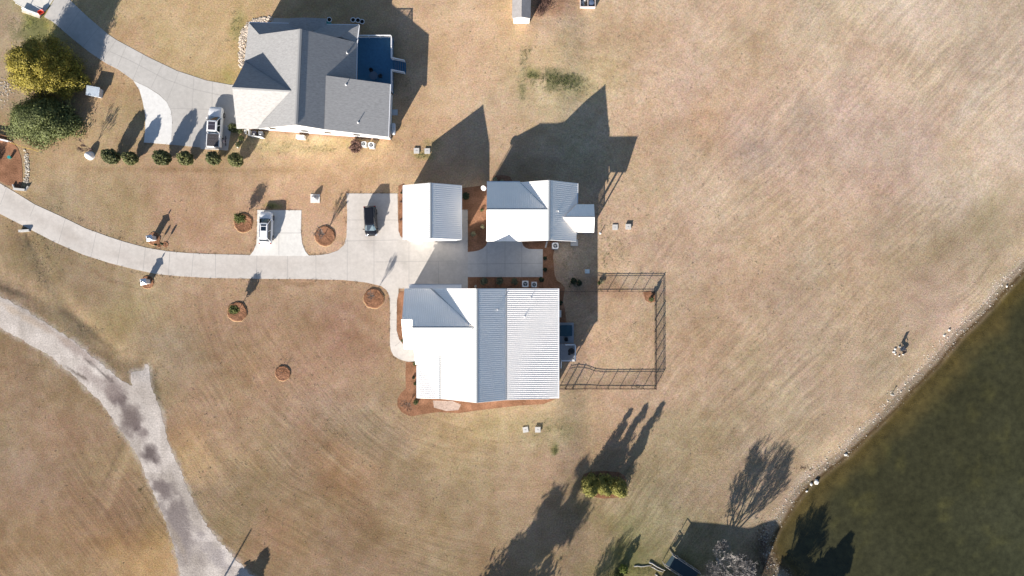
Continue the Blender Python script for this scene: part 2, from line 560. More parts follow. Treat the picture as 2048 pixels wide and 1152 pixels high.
gxs, gys = axis(-80, 80, .35, 600), axis(-47, 47, .35, 600)
XX, YY = np.meshgrid(gxs, gys, indexing='xy')
ZZ = terrain(XX, YY)
nx, ny = len(gxs), len(gys)
vv = np.stack([XX, YY, ZZ], -1).reshape(-1, 3)
ii = (np.arange(ny - 1)[:, None] * nx + np.arange(nx - 1)[None, :]).ravel()
ff = np.stack([ii, ii + 1, ii + 1 + nx, ii + nx], -1)
me = bpy.data.meshes.new("lawn")
me.vertices.add(len(vv))
me.vertices.foreach_set("co", vv.ravel())
me.loops.add(ff.size)
me.loops.foreach_set("vertex_index", ff.ravel())
me.polygons.add(len(ff))
me.polygons.foreach_set("loop_start", np.arange(0, ff.size, 4))
me.polygons.foreach_set("use_smooth", np.ones(len(ff), bool))
me.update(calc_edges=True)
at = me.attributes.new("soil", 'FLOAT_COLOR', 'POINT')
cc = np.ones((len(vv), 4))
cc[:, :3] = ground_colour(XX, YY).reshape(-1, 3)
at.data.foreach_set("color", cc.ravel())
# grain direction: 1 = runs up-right (beside the pond), 0 = runs down-right / level
PXg, PYg = XX * K + 1024, 576 - YY * K
gd = sm((PXg - 1180 + (PYg - 300) * .25) / 260)
at2 = me.attributes.new("grain", 'FLOAT', 'POINT')
at2.data.foreach_set("value", gd.ravel())
warp = fbm(XX, YY, 61, 14, 3) * 3.0
ca_, sa_ = math.cos(rad(47)), math.sin(rad(47))
uA, vA = XX * ca_ + YY * sa_, -XX * sa_ + YY * ca_ + warp
CXm, CYm = pm(1060, 470)
Rm = np.hypot(XX - CXm, (YY - CYm) * 1.08)
Tm = np.arctan2(YY - CYm, XX - CXm)
for nm_, U_, V_ in (("mow_a", uA, vA), ("mow_b", Tm * 30, Rm + warp)):
    aa = me.attributes.new(nm_, 'FLOAT_VECTOR', 'POINT')
    aa.data.foreach_set("vector", np.stack([U_, V_, np.zeros_like(U_)], -1).reshape(-1, 3).ravel())
amp = np.clip(.35 + .65 * sm((PYg - 560) / 200) + .5 * gd, 0, 1) * np.clip(fbm(XX, YY, 66, 10, 3) * 2.2 + .75, .1, 1.2)
aa = me.attributes.new("mow_strength", 'FLOAT', 'POINT')
aa.data.foreach_set("value", amp.ravel())
wd = np.zeros(XX.shape)
for (cx, cy, rx, ry, s) in [(1110, 160, 70, 30, 1), (1045, 160, 14, 100, .6), (1225, 500, 60, 50, .5), (1090, 860, 90, 50, .55), (1140, 540, 40, 50, .5),
                            (620, 295, 170, 22, .5), (60, 60, 60, 50, .8), (480, 60, 20, 60, .5), (1210, 420, 30, 60, .4), (1260, 1130, 110, 40, .6),
                            (1350, 1130, 200, 40, .5), (240, 620, 60, 80, .25), (470, 350, 60, 12, .5), (860, 290, 50, 40, .5), (1960, 90, 50, 50, .3)]:
    wd = np.maximum(wd, s * np.exp(-(((PXg - cx) / rx) ** 2 + ((PYg - cy) / ry) ** 2)))
at3 = me.attributes.new("weeds", 'FLOAT', 'POINT')
at3.data.foreach_set("value", (wd * np.clip(fbm(XX, YY, 55, 1.5, 3) * 2 + .8, 0, 1)).ravel())


def ground_material():
    m = bpy.data.materials.new("dormant_lawn")
    m.use_nodes = True
    N, L = m.node_tree.nodes, m.node_tree.links
    b = N["Principled BSDF"]
    b.inputs["Roughness"].default_value = .95
    b.inputs["Specular IOR Level"].default_value = .1

    def attr(n):
        a = N.new("ShaderNodeAttribute")
        a.attribute_name = n
        return a

    def noise(scale, det, rough, rot=0, st=(1, 1, 1)):
        tc = N.new("ShaderNodeTexCoord")
        mp = N.new("ShaderNodeMapping")
        mp.inputs["Rotation"].default_value = (0, 0, rad(rot))
        mp2 = N.new("ShaderNodeMapping")
        mp2.inputs["Scale"].default_value = st
        L.new(tc.outputs["Object"], mp.inputs[0])
        L.new(mp.outputs[0], mp2.inputs[0])
        n = N.new("ShaderNodeTexNoise")
        n.inputs["Scale"].default_value = scale
        n.inputs["Detail"].default_value = det
        n.inputs["Roughness"].default_value = rough
        L.new(mp2.outputs[0], n.inputs["Vector"])
        return n.outputs[0]

    def math_(op, a, bb, c=None):
        n = N.new("ShaderNodeMath")
        n.operation = op
        for i, q in enumerate((a, bb, c)):
            if q is None:
                continue
            if isinstance(q, (int, float)):
                n.inputs[i].default_value = q
            else:
                L.new(q, n.inputs[i])
        return n.outputs[0]
    fine = noise(4.6, 5, .82)

    def mow(nm, sc, st):
        a_ = attr(nm)
        mp = N.new("ShaderNodeMapping")
        mp.inputs["Scale"].default_value = st
        L.new(a_.outputs["Vector"], mp.inputs[0])
        n = N.new("ShaderNodeTexNoise")
        n.inputs["Scale"].default_value = sc
        n.inputs["Detail"].default_value = 4
        n.inputs["Roughness"].default_value = .7
        L.new(mp.outputs[0], n.inputs["Vector"])
        return n.outputs[0]
    streakA = mow("mow_a", 1.0, (.10, 1.5, 1))
    streakB = mow("mow_b", 1.0, (.14, 1.5, 1))
    g = attr("grain").outputs["Fac"]
    mixs = N.new("ShaderNodeMix")
    L.new(g, mixs.inputs[0])
    L.new(streakB, mixs.inputs[2])
    L.new(streakA, mixs.inputs[3])
    st = math_('MULTIPLY', math_('SUBTRACT', mixs.outputs[0], .5), attr("mow_strength").outputs["Fac"])
    f1 = math_('MULTIPLY_ADD', fine, 2.1, -.06)
    f2 = math_('MULTIPLY_ADD', st, 1.15, 1.0)
    f = math_('MULTIPLY', f1, f2)
    vm = N.new("ShaderNodeVectorMath")
    vm.operation = 'SCALE'
    L.new(attr("soil").outputs["Color"], vm.inputs[0])
    L.new(f, vm.inputs["Scale"])
    # scattered dark specks and green weeds
    sp = noise(9, 3, .6)
    spm = N.new("ShaderNodeMapRange")
    spm.inputs["From Min"].default_value = .66
    spm.inputs["From Max"].default_value = .74
    L.new(sp, spm.inputs["Value"])
    mx = N.new("ShaderNodeMix")
    mx.data_type = 'RGBA'
    L.new(math_('MULTIPLY', spm.outputs[0], .45), mx.inputs[0])
    # faint warm/cool flecks
    tcf = N.new("ShaderNodeTexCoord")
    nf = N.new("ShaderNodeTexNoise")
    nf.inputs["Scale"].default_value = 1.9
    nf.inputs["Detail"].default_value = 5
    nf.inputs["Roughness"].default_value = .75
    L.new(tcf.outputs["Object"], nf.inputs["Vector"])
    v1 = N.new("ShaderNodeVectorMath")
    v1.operation = 'MULTIPLY_ADD'
    v1.inputs[1].default_value = (.42, .34, .55)
    v1.inputs[2].default_value = (.79, .83, .725)
    L.new(nf.outputs["Color"], v1.inputs[0])
    v2 = N.new("ShaderNodeVectorMath")
    v2.operation = 'MULTIPLY'
    L.new(vm.outputs[0], v2.inputs[0])
    L.new(v1.outputs[0], v2.inputs[1])
    L.new(v2.outputs[0], mx.inputs[6])
    mx.inputs[7].default_value = (.10, .075, .05, 1)
    gn = noise(4.5, 6, .7)
    wk = math_('ADD', attr("weeds").outputs["Fac"], gn)
    wm = N.new("ShaderNodeMapRange")
    wm.inputs["From Min"].default_value = .86
    wm.inputs["From Max"].default_value = 1.12
    L.new(wk, wm.inputs["Value"])
    mx2 = N.new("ShaderNodeMix")
    mx2.data_type = 'RGBA'
    L.new(math_('MULTIPLY', wm.outputs[0], .75), mx2.inputs[0])
    L.new(mx.outputs[2], mx2.inputs[6])
    mx2.inputs[7].default_value = (.145, .14, .065, 1)
    L.new(mx2.outputs[2], b.inputs["Base Color"])
    bp = N.new("ShaderNodeBump")
    bp.inputs["Strength"].default_value = 1
    bp.inputs["Distance"].default_value = .055
    L.new(math_('ADD', fine, math_('MULTIPLY', st, .8)), bp.inputs["Height"])
    L.new(bp.outputs[0], b.inputs["Normal"])
    return m


me.materials.append(ground_material())
lawn = bpy.data.objects.new("ground", me)
COL.objects.link(lawn)
tag(lawn, "dormant tan lawn around the houses with mowing streaks and worn patches", "lawn", kind="structure")


# ------------------------------------------------------------------ draped sheets
def drape(name, px_pts, off, mats, step=1.5, skirt=.12, colour=None, label=None, cat=None, world=False):
    pts = [(p[0], p[1]) if world else GX(*p) for p in px_pts]
    bm = bmesh.new()
    vs = [bm.verts.new((p[0], p[1], 0)) for p in pts]
    f = bm.faces.new(vs)
    f.normal_update()
    if f.normal.z < 0:
        f.normal_flip()
    xs, ys = [p[0] for p in pts], [p[1] for p in pts]
    for ax, lo, hi in ((0, min(xs), max(xs)), (1, min(ys), max(ys))):
        c = math.ceil(lo / step) * step
        while c < hi:
            co = (c, 0, 0) if ax == 0 else (0, c, 0)
            no = (1, 0, 0) if ax == 0 else (0, 1, 0)
            bmesh.ops.bisect_plane(bm, geom=bm.verts[:] + bm.edges[:] + bm.faces[:], plane_co=co, plane_no=no, dist=1e-5)
            c += step
    bmesh.ops.triangulate(bm, faces=[f for f in bm.faces if len(f.verts) > 4])
    bm.verts.ensure_lookup_table()
    P = np.array([v.co[:2] for v in bm.verts])
    z = terrain(P[:, 0], P[:, 1]) + off
    for v, q in zip(bm.verts, z):
        v.co.z = q
    bed = [e for e in bm.edges if e.is_boundary]
    if skirt:
        r = bmesh.ops.extrude_edge_only(bm, edges=bed)
        for v in [g for g in r['geom'] if isinstance(g, bmesh.types.BMVert)]:
            v.co.z -= skirt
    me = bpy.data.meshes.new(name)
    bm.to_mesh(me)
    bm.free()
    if not isinstance(mats, (list, tuple)):
        mats = [mats]
    for m in mats:
        me.materials.append(m)
    if colour is not None:
        a = me.attributes.new("soil", 'FLOAT_COLOR', 'POINT')
        co = np.zeros(len(me.vertices) * 3)
        me.vertices.foreach_get("co", co)
        co = co.reshape(-1, 3)
        cc = np.ones((len(co), 4))
        cc[:, :3] = colour(co[:, 0], co[:, 1])
        a.data.foreach_set("color", cc.ravel())
    ob = bpy.data.objects.new(name, me)
    COL.objects.link(ob)
    if label:
        tag(ob, label, cat, kind="structure")
    return ob


def concrete(name, col, stain=.14):
    m = mat(name, col, rough=.9, var=stain * .5, vscale=.45, spec=.2, bump=.004, bscale=30)
    return m


def surf_mat(name, fine_amp=.5, bump=.04, scale=4.0, speck=None, aniso=None):
    """material for sheets carrying their own soil colour attribute"""
    m = bpy.data.materials.new(name)
    m.use_nodes = True
    N, L = m.node_tree.nodes, m.node_tree.links
    b = N["Principled BSDF"]
    b.inputs["Roughness"].default_value = .95
    b.inputs["Specular IOR Level"].default_value = .1
    a = N.new("ShaderNodeAttribute")
    a.attribute_name = "soil"
    tc = N.new("ShaderNodeTexCoord")
    n = N.new("ShaderNodeTexNoise")
    n.inputs["Scale"].default_value = scale
    n.inputs["Detail"].default_value = 8
    n.inputs["Roughness"].default_value = .75
    L.new(tc.outputs["Object"], n.inputs["Vector"])
    ma = N.new("ShaderNodeMath")
    ma.operation = 'MULTIPLY_ADD'
    ma.inputs[1].default_value = fine_amp * 2
    ma.inputs[2].default_value = 1 - fine_amp
    L.new(n.outputs[0], ma.inputs[0])
    vm = N.new("ShaderNodeVectorMath")
    vm.operation = 'SCALE'
    L.new(a.outputs["Color"], vm.inputs[0])
    L.new(ma.outputs[0], vm.inputs["Scale"])
    L.new(vm.outputs[0], b.inputs["Base Color"])
    bp = N.new("ShaderNodeBump")
    bp.inputs["Strength"].default_value = 1
    bp.inputs["Distance"].default_value = bump
    L.new(n.outputs[0], bp.inputs["Height"])
    L.new(bp.outputs[0], b.inputs["Normal"])
    return m


M_CONC = surf_mat("broom_finished_concrete", .28, .004, 1.6)
M_GRAVEL = surf_mat("crushed_gravel", .85, .05, 4.0)
M_MULCH = surf_mat("red_brown_pine_mulch", .95, .07, 5.0)
M_JOINT = mat("concrete_joint", (.34, .32, .30), rough=.95)


def srgb_alb(c):
    return np.array(lin(c)) / KLIT


def conc_colour(base, seed, amp=14, patches=()):
    def f(X, Y):
        px, py = X * K + 1024, 576 - Y * K
        col = np.zeros(X.shape + (3,)) + np.array(base, float)
        pan = vnoise(np.floor(X / 2.9 + .3) * 7.7, np.floor(Y / 3.3) * 5.1, seed, 1.0) - .5
        n = fbm(X, Y, seed, 3.0, 4) * amp * 2 + fbm(X, Y * .35, seed + 9, .7, 3) * amp + pan * amp
        col += n[..., None]
        for (cx, cy, rx, ry, a, c, s) in patches:
            ca, sa = math.cos(rad(a)), math.sin(rad(a))
            dx, dy = px - cx, py - cy
            u, v = (dx * ca + dy * sa) / rx, (-dx * sa + dy * ca) / ry
            r = np.sqrt(u * u + v * v) + fbm(X, Y, seed + 40, 1.3, 4) * 2.6
            wg = s * np.clip(1.5 - r, 0, 1)
            col = col * (1 - wg[..., None]) + wg[..., None] * np.array(c, float)
        c = np.clip(col, 20, 252) / 255
        l = np.where(c <= .04045, c / 12.92, ((c + .055) / 1.055) ** 2.4)
        return l / KLIT
    return f


def joints(ob, lines, off, wdt=.05):
    """tooled joints: thin strips laid in the slab's own mesh"""
    me = ob.data
    bm = bmesh.new()
    bm.from_mesh(me)
    me.materials.append(M_JOINT)
    mi = len(me.materials) - 1
    for ln in lines:
        for (a, b) in zip(ln[:-1], ln[1:]):
            p, q = Vector(GX(*a)), Vector(GX(*b))
            d = (q - p)
            if d.length < .01:
                continue
            n = Vector((-d.y, d.x)).normalized() * wdt / 2
            k = max(1, int(d.length / 1.5))
            for i in range(k):
                u, v2 = p + d * (i / k), p + d * ((i + 1) / k)
                zz = (gz(u.x, u.y) + off, gz(v2.x, v2.y) + off)
                vs = [bm.verts.new((u.x + n.x, u.y + n.y, zz[0])), bm.verts.new((u.x - n.x, u.y - n.y, zz[0])),
                      bm.verts.new((v2.x - n.x, v2.y - n.y, zz[1])), bm.verts.new((v2.x + n.x, v2.y + n.y, zz[1]))]
                f = bm.faces.new(vs)
                f.normal_update()
                if f.normal.z < 0:
                    f.normal_flip()
                f.material_index = mi
    bm.to_mesh(me)
    bm.free()


UP = [(-60, 335), (0, 366.6), (31, 385), (70, 409), (125, 434), (172, 457), (219, 474), (250, 484), (291, 495), (334, 502.5), (375, 506), (420, 508),
      (500, 510), (618.5, 511), (639, 510), (657.5, 507.5), (676, 501), (688, 490), (693, 474), (694.5, 430), (693, 387), (795, 387), (796, 440),
      (800, 472), (923, 477), (923, 419.5), (935.5, 419.5), (935.5, 577), (797, 577), (797, 587), (794, 600), (793, 660), (798, 678), (806, 688),
      (830, 694), (832, 725), (814, 723), (799.5, 719), (787, 711), (782, 701), (780, 690), (780, 610), (779, 592), (773, 580), (762, 572), (732.5, 565),
      (685.6, 560), (600, 558), (545, 558), (420, 556), (359, 552.5), (312.5, 548), (265.6, 538), (219, 526), (165.6, 509), (109, 484), (51.6, 454),
      (0, 427.5), (-60, 396)]
main_drive = drape("driveway", UP, .03, M_CONC, 1.2, colour=conc_colour((223, 214, 203), 500, 9, [
    (860, 520, 60, 30, 0, (186, 180, 170), .4), (90, 445, 120, 8, 27, (196, 184, 172), .35), (250, 512, 100, 6, 18, (200, 188, 176), .3),
    (520, 524, 190, 3, 0, (204, 193, 181), .4), (520, 545, 190, 3, 1, (204, 193, 181), .4), (741, 482, 9, 14, 0, (186, 176, 166), .45), (770, 540, 40, 16, 20, (206, 196, 184), .4),
    (880, 505, 34, 12, 0, (204, 197, 188), .4), (30, 398, 50, 5, 26, (194, 184, 172), .4), (160, 475, 80, 5, 26, (198, 188, 176), .4)]),
    label="long pale concrete driveway curving in from the left edge to the court between the houses", cat="driveway")
joints(main_drive, [[(1, 409), (13, 376)], [(52, 454), (70, 409)], [(117, 487), (131, 437)], [(182, 515), (193, 464)], [(234, 531), (243, 482)], [(286, 543), (291, 495)],
                    [(337, 550), (340, 503)], [(383, 553), (387, 507)], [(431, 556), (431, 509)], [(513, 557), (514, 510)], [(575, 557), (575, 512)],
                    [(632, 558), (632, 512)], [(694.5, 560), (694.5, 478)], [(748, 567), (748, 470)], [(693, 482), (797, 480)], [(694, 440), (795, 440)],
                    [(818, 577), (818, 486)], [(877, 577), (877, 522)], [(748, 524), (913, 522)], [(781, 606), (794, 606)], [(781, 640), (793, 640)], [(781, 668), (795, 668)], [(790, 692), (800, 684)]], .034)

PAD = [(500, 511), (507.5, 501), (513, 487), (514, 465), (515, 420), (603, 420.6), (602, 465), (604.5, 487), (610.6, 502.5), (618.5, 512)]
pad = drape("parking_pad", PAD, .036, M_CONC, 1.2, colour=conc_colour((243, 238, 228), 520, 6),
            label="near-white concrete parking pad under the white car off the long driveway", cat="parking pad")
joints(pad, [[(558, 511), (558, 466)], [(514, 466), (602, 466)]], .040)

COURT2 = [(935.5, 504), (947, 503), (957, 501), (966, 497), (972, 491), (976, 481), (1042.7, 481), (1046, 491), (1050, 495), (1057.5, 498), (1085.5, 498.5), (1085.5, 554), (935.5, 554)]
court2 = drape("driveway", COURT2, .036, M_CONC, 1.2, colour=conc_colour((226, 220, 212), 540, 8),
               label="shaded grey concrete court in front of the smaller house's south side", cat="driveway")
joints(court2, [[(974, 554), (974, 492)], [(1010, 554), (1010, 483)], [(1043.5, 554), (1043.5, 486)], [(936, 528), (1085, 526.5)]], .040)

OLD = [(88.6, 34), (106, 44), (147.6, 79.7), (177, 103), (212.5, 127), (236, 138.7), (267, 161), (295, 174), (318.8, 189), (333.6, 203.7), (342.4, 221.4),
       (344.8, 242), (342.4, 289.3), (401.5, 295), (456, 299), (462, 262), (480, 262), (480, 168), (462, 170), (413, 161), (354, 141.7), (295, 113.6), (265.7, 97.4),
       (233, 80), (215.5, 68), (177, 35), (140, 0), (110, -50), (60, -50), (108, 0)]
old = drape("driveway", OLD, .03, M_CONC, 1.2, colour=conc_colour((209, 203, 194), 560, 8),
            label="older grey concrete driveway sweeping past the grey-roofed house", cat="driveway")
joints(old, [[(163, 18), (130, 66)], [(200, 53), (165, 95)], [(233, 80), (205, 120)], [(253, 91), (235, 134)], [(287, 109), (266, 160)], [(325, 129), (302, 176)],
             [(358, 143), (334, 202)], [(388, 154), (380, 290)], [(425, 164), (423, 296)], [(220, 103), (262, 122), (330, 158), (385, 178), (470, 197)], [(342, 217), (425, 219)]], .034)
STRIP = [(267, 161.5), (279, 180), (285, 200.7), (290.8, 230), (290.8, 257), (288, 285), (342.4, 289.3), (344.6, 242), (342, 221.4), (333.4, 204), (318.4, 189.6), (295, 174.6)]
drape("driveway_extension", STRIP, .037, M_CONC, 1.2, colour=conc_colour((245, 241, 233), 570, 5),
      label="bright white newer concrete strip widening the grey driveway's outer curve", cat="driveway")
TPAD = [(401.5, 298), (401, 277.5), (407, 257), (419, 249.5), (462, 251), (456, 301)]
drape("parking_pad", TPAD, .043, M_CONC, 1.2, colour=conc_colour((216, 212, 206), 580, 5),
      label="rounded pale concrete pad under the rear of the white pickup", cat="parking pad")
WP = [(18, -6), (48, 17.5), (57, 21), (85, 27), (92, 22), (110, -6), (125, -40), (40, -60)]
drape("parking_pad", WP, .037, M_CONC, 1.2, colour=conc_colour((238, 232, 220), 590, 3),
      label="glaring white concrete pad at the top left corner beside the grey driveway", cat="parking pad")

# gravel road
rr = random.Random(5)
ROAD2 = []
for i, p in enumerate(ROAD):
    q = ROAD[(i + 1) % len(ROAD)]
    d = math.hypot(q[0] - p[0], q[1] - p[1])
    k = max(1, int(d / 5))
    for j in range(k):
        t = j / k
        ROAD2.append((p[0] + (q[0] - p[0]) * t + rr.uniform(-2.2, 2.2), p[1] + (q[1] - p[1]) * t + rr.uniform(-2.2, 2.2)))
RP = [(250, 820, 14, 48, -32, (130, 117, 112), .7), (330, 985, 9, 36, -15, (126, 114, 110), .8), (352, 1040, 18, 62, -22, (138, 127, 122), .8), (240, 805, 14, 12, 0, (116, 102, 98), .85), (262, 840, 16, 34, -28, (124, 110, 104), .8), (279, 866, 12, 18, -20, (118, 104, 100), .8), (301, 905, 13, 15, 0, (112, 100, 96), .95), (325, 978, 12, 22, -20, (122, 108, 104), .8),
      (345, 1020, 20, 50, -25, (140, 128, 122), .75), (372, 1090, 24, 45, -25, (156, 144, 138), .6), (430, 1110, 40, 12, 50, (160, 150, 148), .5), (160, 705, 60, 9, 38, (170, 152, 142), .6), (190, 760, 50, 10, 42, (158, 142, 134), .5),
      (60, 640, 70, 6, 30, (200, 176, 150), .5), (110, 668, 60, 5, 33, (180, 162, 150), .4), (195, 738, 30, 2.2, 40, (84, 76, 72), .8), (150, 745, 22, 2, 30, (100, 88, 78), .7), (228, 770, 16, 20, 30, (150, 134, 126), .5),
      (350, 1075, 40, 6, 60, (176, 160, 140), .5), (300, 850, 12, 40, -20, (196, 186, 176), .3)]
drape("gravel_road", ROAD2, .012, M_GRAVEL, .35, .05, colour=conc_colour((206, 194, 182), 600, 30, RP),
      label="worn pale gravel road with dark bare patches crossing the lower left", cat="road")


def mulch_colour(X, Y):
    n = fbm(X, Y, 701, .9, 5) * 80
    col = np.array([160, 116, 88.]) + n[..., None] * np.array([1, .8, .7])
    c = np.clip(col, 20, 250) / 255
    return np.where(c <= .04045, c / 12.92, ((c + .055) / 1.055) ** 2.4) / KLIT


def mulch(pts, label, off=.03, st=.4):
    o = drape("mulch_bed", pts, off, M_MULCH, st, .1, colour=mulch_colour, label=label, cat="mulch bed")
    return o


mulch([(797, 372), (806, 368), (812, 372), (812, 476), (803, 475), (797, 462)], "narrow red mulch strip along the garage's left wall", .042)
mulch([(923, 376), (974, 370), (985, 366), (986, 352), (1005, 350), (1020, 353), (1028, 368), (1050, 372), (1050, 378), (978, 380), (978, 481), (974, 485), (971, 492), (965, 497), (957, 501.5), (947, 503.5), (936, 504),
       (936, 419), (923, 419)], "shaded red mulch bed between the garage and the smaller house")
mulch([(1042.5, 481), (1047, 491), (1051, 495.5), (1058, 498.3), (1086, 498.8), (1086, 554.5), (936, 554.5), (936, 578), (1117, 578), (1117, 650), (1133, 645), (1130, 620), (1126, 603), (1128, 588),
       (1130, 576), (1122, 566), (1114, 561.5), (1109, 548), (1108, 536), (1106, 514), (1108, 501), (1114, 490), (1114, 481)],
      "red mulch bed wrapping the north-east side of the main house below the air conditioners")
mulch([(797, 587), (801, 583), (812, 583), (812, 690), (806.5, 688), (798.5, 679), (794, 660), (794.5, 600)], "narrow red mulch strip beside the main house's garage end", .042)
mulch([(812, 724), (838, 722), (838, 796), (918, 801), (990, 801), (1106, 796), (1114, 796), (1106, 800), (1088, 808), (1037, 811), (960, 820), (918, 826), (876, 824), (840, 829), (828, 832), (816.5, 831), (803, 824), (795, 812),
       (795, 798), (802, 786), (812, 777), (811, 750)], "broad red mulch bed round the main house's lower left corner")
drape("gravel_patch", [(866, 801), (905, 802), (922, 809), (917, 820), (893, 822), (868, 815)], .036, M_GRAVEL, .4, .1, colour=conc_colour((196, 172, 156), 655, 16),
      label="pale gravel patch in the red mulch below the main house", cat="gravel patch")
mulch([(-30, 268), (12, 270), (25, 283), (36, 297), (43, 318), (45, 340), (45, 362), (40, 378), (28, 374), (14, 370), (0, 362), (-30, 345)], "red mulch bed at the left edge above the driveway")
mulch([(1163, 958), (1168, 948), (1182, 943), (1210, 942), (1238, 944), (1250, 952), (1254, 972), (1250, 990), (1236, 995), (1205, 997), (1180, 992), (1167, 980)], "oval red mulch bed under the three conifers")
mulch([(1286, 584), (1300, 582), (1310, 585), (1311, 603), (1301, 606), (1291, 601)], "small mulch patch in the fence corner under the young shrub")


def mound(px, py, r, label, h=.16, group="round mulch rings on the lawn", seed=1):
    c = G(px, py)
    rg = random.Random(seed)
    n, ring = 40, []
    mb = MB()
    wob = [rg.uniform(.93, 1.06) for _ in range(n)]
    prof = [(1.1, -.05), (1.04, .01), (.98, h * .75), (.9, h), (.75, h * .88), (.6, h * .82), (.45, h * .86), (.3, h * .8), (.15, h * .84)]
    vs = []
    for q, z in prof:
        for i in range(n):
            t = 2 * math.pi * i / n
            rr_ = r * q * (wob[i] * .6 + wob[(i + 1) % n] * .2 + wob[i - 1] * .2)
            x, y = c.x + rr_ * math.cos(t), c.y + rr_ * math.sin(t)
            vs.append((x, y, gz(x, y) + z + (rg.uniform(-.02, .02) if 0 < z < h * 2 and q < .99 else 0)))
    fs = []
    for k in range(len(prof) - 1):
        for i in range(n):
            j = (i + 1) % n
            fs.append((k * n + i, k * n + j, (k + 1) * n + j, (k + 1) * n + i))
    vs.append((c.x, c.y, c.z + h * .85))
    for i in range(n):
        fs.append(((len(prof) - 1) * n + i, (len(prof) - 1) * n + (i + 1) % n, len(vs) - 1))
    mb.add(vs, fs)
    o = mb.build("mulch_ring", M_MULCH, smooth=False, origin=(0, 0, 0))
    a = o.data.attributes.new("soil", 'FLOAT_COLOR', 'POINT')
    V_ = np.array(vs)
    cc = np.ones((len(V_), 4))
    cc[:, :3] = mulch_colour(V_[:, 0], V_[:, 1])
    cc[:n * 2, :3] = srgb_alb((196, 168, 128))
    a.data.foreach_set("color", cc.ravel())
    return tag(o, label, "mulch ring", group, "structure")


mound(487, 446, 1.35, "round mulch ring left of the white car with a leafy young tree", seed=3)
mound(474.7, 623.5, 1.42, "round mulch ring in the lower lawn around a leafy young tree", seed=4)
mound(649.5, 472, 1.45, "round mulch ring between the two parked cars' pads with a bare tree", seed=5)
mound(747.5, 597, 1.45, "round mulch ring beside the walkway left of the main house with a bare tree", seed=6)
mound(566, 746.5, 1.12, "smallest mulch ring, alone in the lower lawn with only a twig", seed=7)
mound(308, 477.5, .95, "small mulch patch at the foot of the upper mailbox pillar", h=.1, seed=8)
mound(295, 564.5, .95, "small mulch patch at the foot of the lower mailbox pillar", h=.1, seed=9)
mound(318.5, 490, .36, "tiny mulch ring round the left topiary stem", h=.06, seed=10)
mound(331, 489, .42, "tiny mulch ring round the right topiary stem", h=.06, seed=11)

# ------------------------------------------------------------------ pond
def pond_material():
    m = bpy.data.materials.new("murky_pond_water")
    m.use_nodes = True
    N, L = m.node_tree.nodes, m.node_tree.links
    b = N["Principled BSDF"]
    b.inputs["Roughness"].default_value = .12
    b.inputs["Specular IOR Level"].default_value = .3
    a = N.new("ShaderNodeAttribute")
    a.attribute_name = "soil"
    tc = N.new("ShaderNodeTexCoord")
    n = N.new("ShaderNodeTexNoise")
    n.inputs["Scale"].default_value = 1.1
    n.inputs["Detail"].default_value = 7
    n.inputs["Roughness"].default_value = .68
    L.new(tc.outputs["Object"], n.inputs["Vector"])
    ma = N.new("ShaderNodeMath")
    ma.operation = 'MULTIPLY_ADD'
    ma.inputs[1].default_value = 1.7
    ma.inputs[2].default_value = .15
    L.new(n.outputs[0], ma.inputs[0])
    vm = N.new("ShaderNodeVectorMath")
    vm.operation = 'SCALE'
    L.new(a.outputs["Color"], vm.inputs[0])
    L.new(ma.outputs[0], vm.inputs["Scale"])
    L.new(vm.outputs[0], b.inputs["Base Color"])
    n2 = N.new("ShaderNodeTexNoise")
    n2.inputs["Scale"].default_value = 5
    n2.inputs["Detail"].default_value = 3
    L.new(tc.outputs["Object"], n2.inputs["Vector"])
    bp = N.new("ShaderNodeBump")
    bp.inputs["Distance"].default_value = .03
    L.new(n2.outputs[0], bp.inputs["Height"])
    L.new(bp.outputs[0], b.inputs["Normal"])
    # thin at the margin so the bed shows through
    t = N.new("ShaderNodeBsdfTransparent")
    ms = N.new("ShaderNodeMixShader")
    a2 = N.new("ShaderNodeAttribute")
    a2.attribute_name = "depth"
    L.new(a2.outputs["Fac"], ms.inputs[0])
    L.new(t.outputs[0], ms.inputs[1])
    L.new(b.outputs[0], ms.inputs[2])
    L.new(ms.outputs[0], N["Material Output"].inputs[0])
    return m


wx_, wy_ = np.arange(33, 140, .7), np.concatenate([np.arange(-140, -48, 8), np.arange(-48, 34, .7)])
WX, WY = np.meshgrid(wx_, wy_)
mb = MB()
me = bpy.data.meshes.new("pond")
nx, ny = len(wx_), len(wy_)
vv = np.stack([WX, WY, np.full(WX.shape, WATER_Z)], -1).reshape(-1, 3)
sdw = shore_d(WX, WY)
ii = (np.arange(ny - 1)[:, None] * nx + np.arange(nx - 1)[None, :])
keep = (sdw[:-1, :-1] < 2.5)
ii = ii[keep]
ff = np.stack([ii, ii + 1, ii + 1 + nx, ii + nx], -1)
me.from_pydata(vv.tolist(), [], ff.tolist())
a = me.attributes.new("soil", 'FLOAT_COLOR', 'POINT')
dn = -sdw + fbm(WX, WY, 801, 3, 4) * 4
t1 = np.clip(dn / 5.0, 0, 1)[..., None]
t2 = np.clip((dn - 5) / 30, 0, 1)[..., None]
col = np.array([112, 94, 50.]) * (1 - t1) + t1 * (np.array([62, 60, 38.]) * (1 - t2) + t2 * np.array([66, 67, 45.]))
blot = fbm(WX, WY, 851, 12, 4)[..., None]
col = col + blot * 20 + np.clip(fbm(WX, WY, 861, 2.2, 4)[..., None] - .1, 0, 1) * np.array([70, 62, 20.])
col = np.clip(col, 12, 240) / 255
cc = np.ones((len(vv), 4))
cc[:, :3] = (np.where(col <= .04045, col / 12.92, ((col + .055) / 1.055) ** 2.4) / KLIT).reshape(-1, 3)
a.data.foreach_set("color", cc.ravel())
a = me.attributes.new("depth", 'FLOAT', 'POINT')
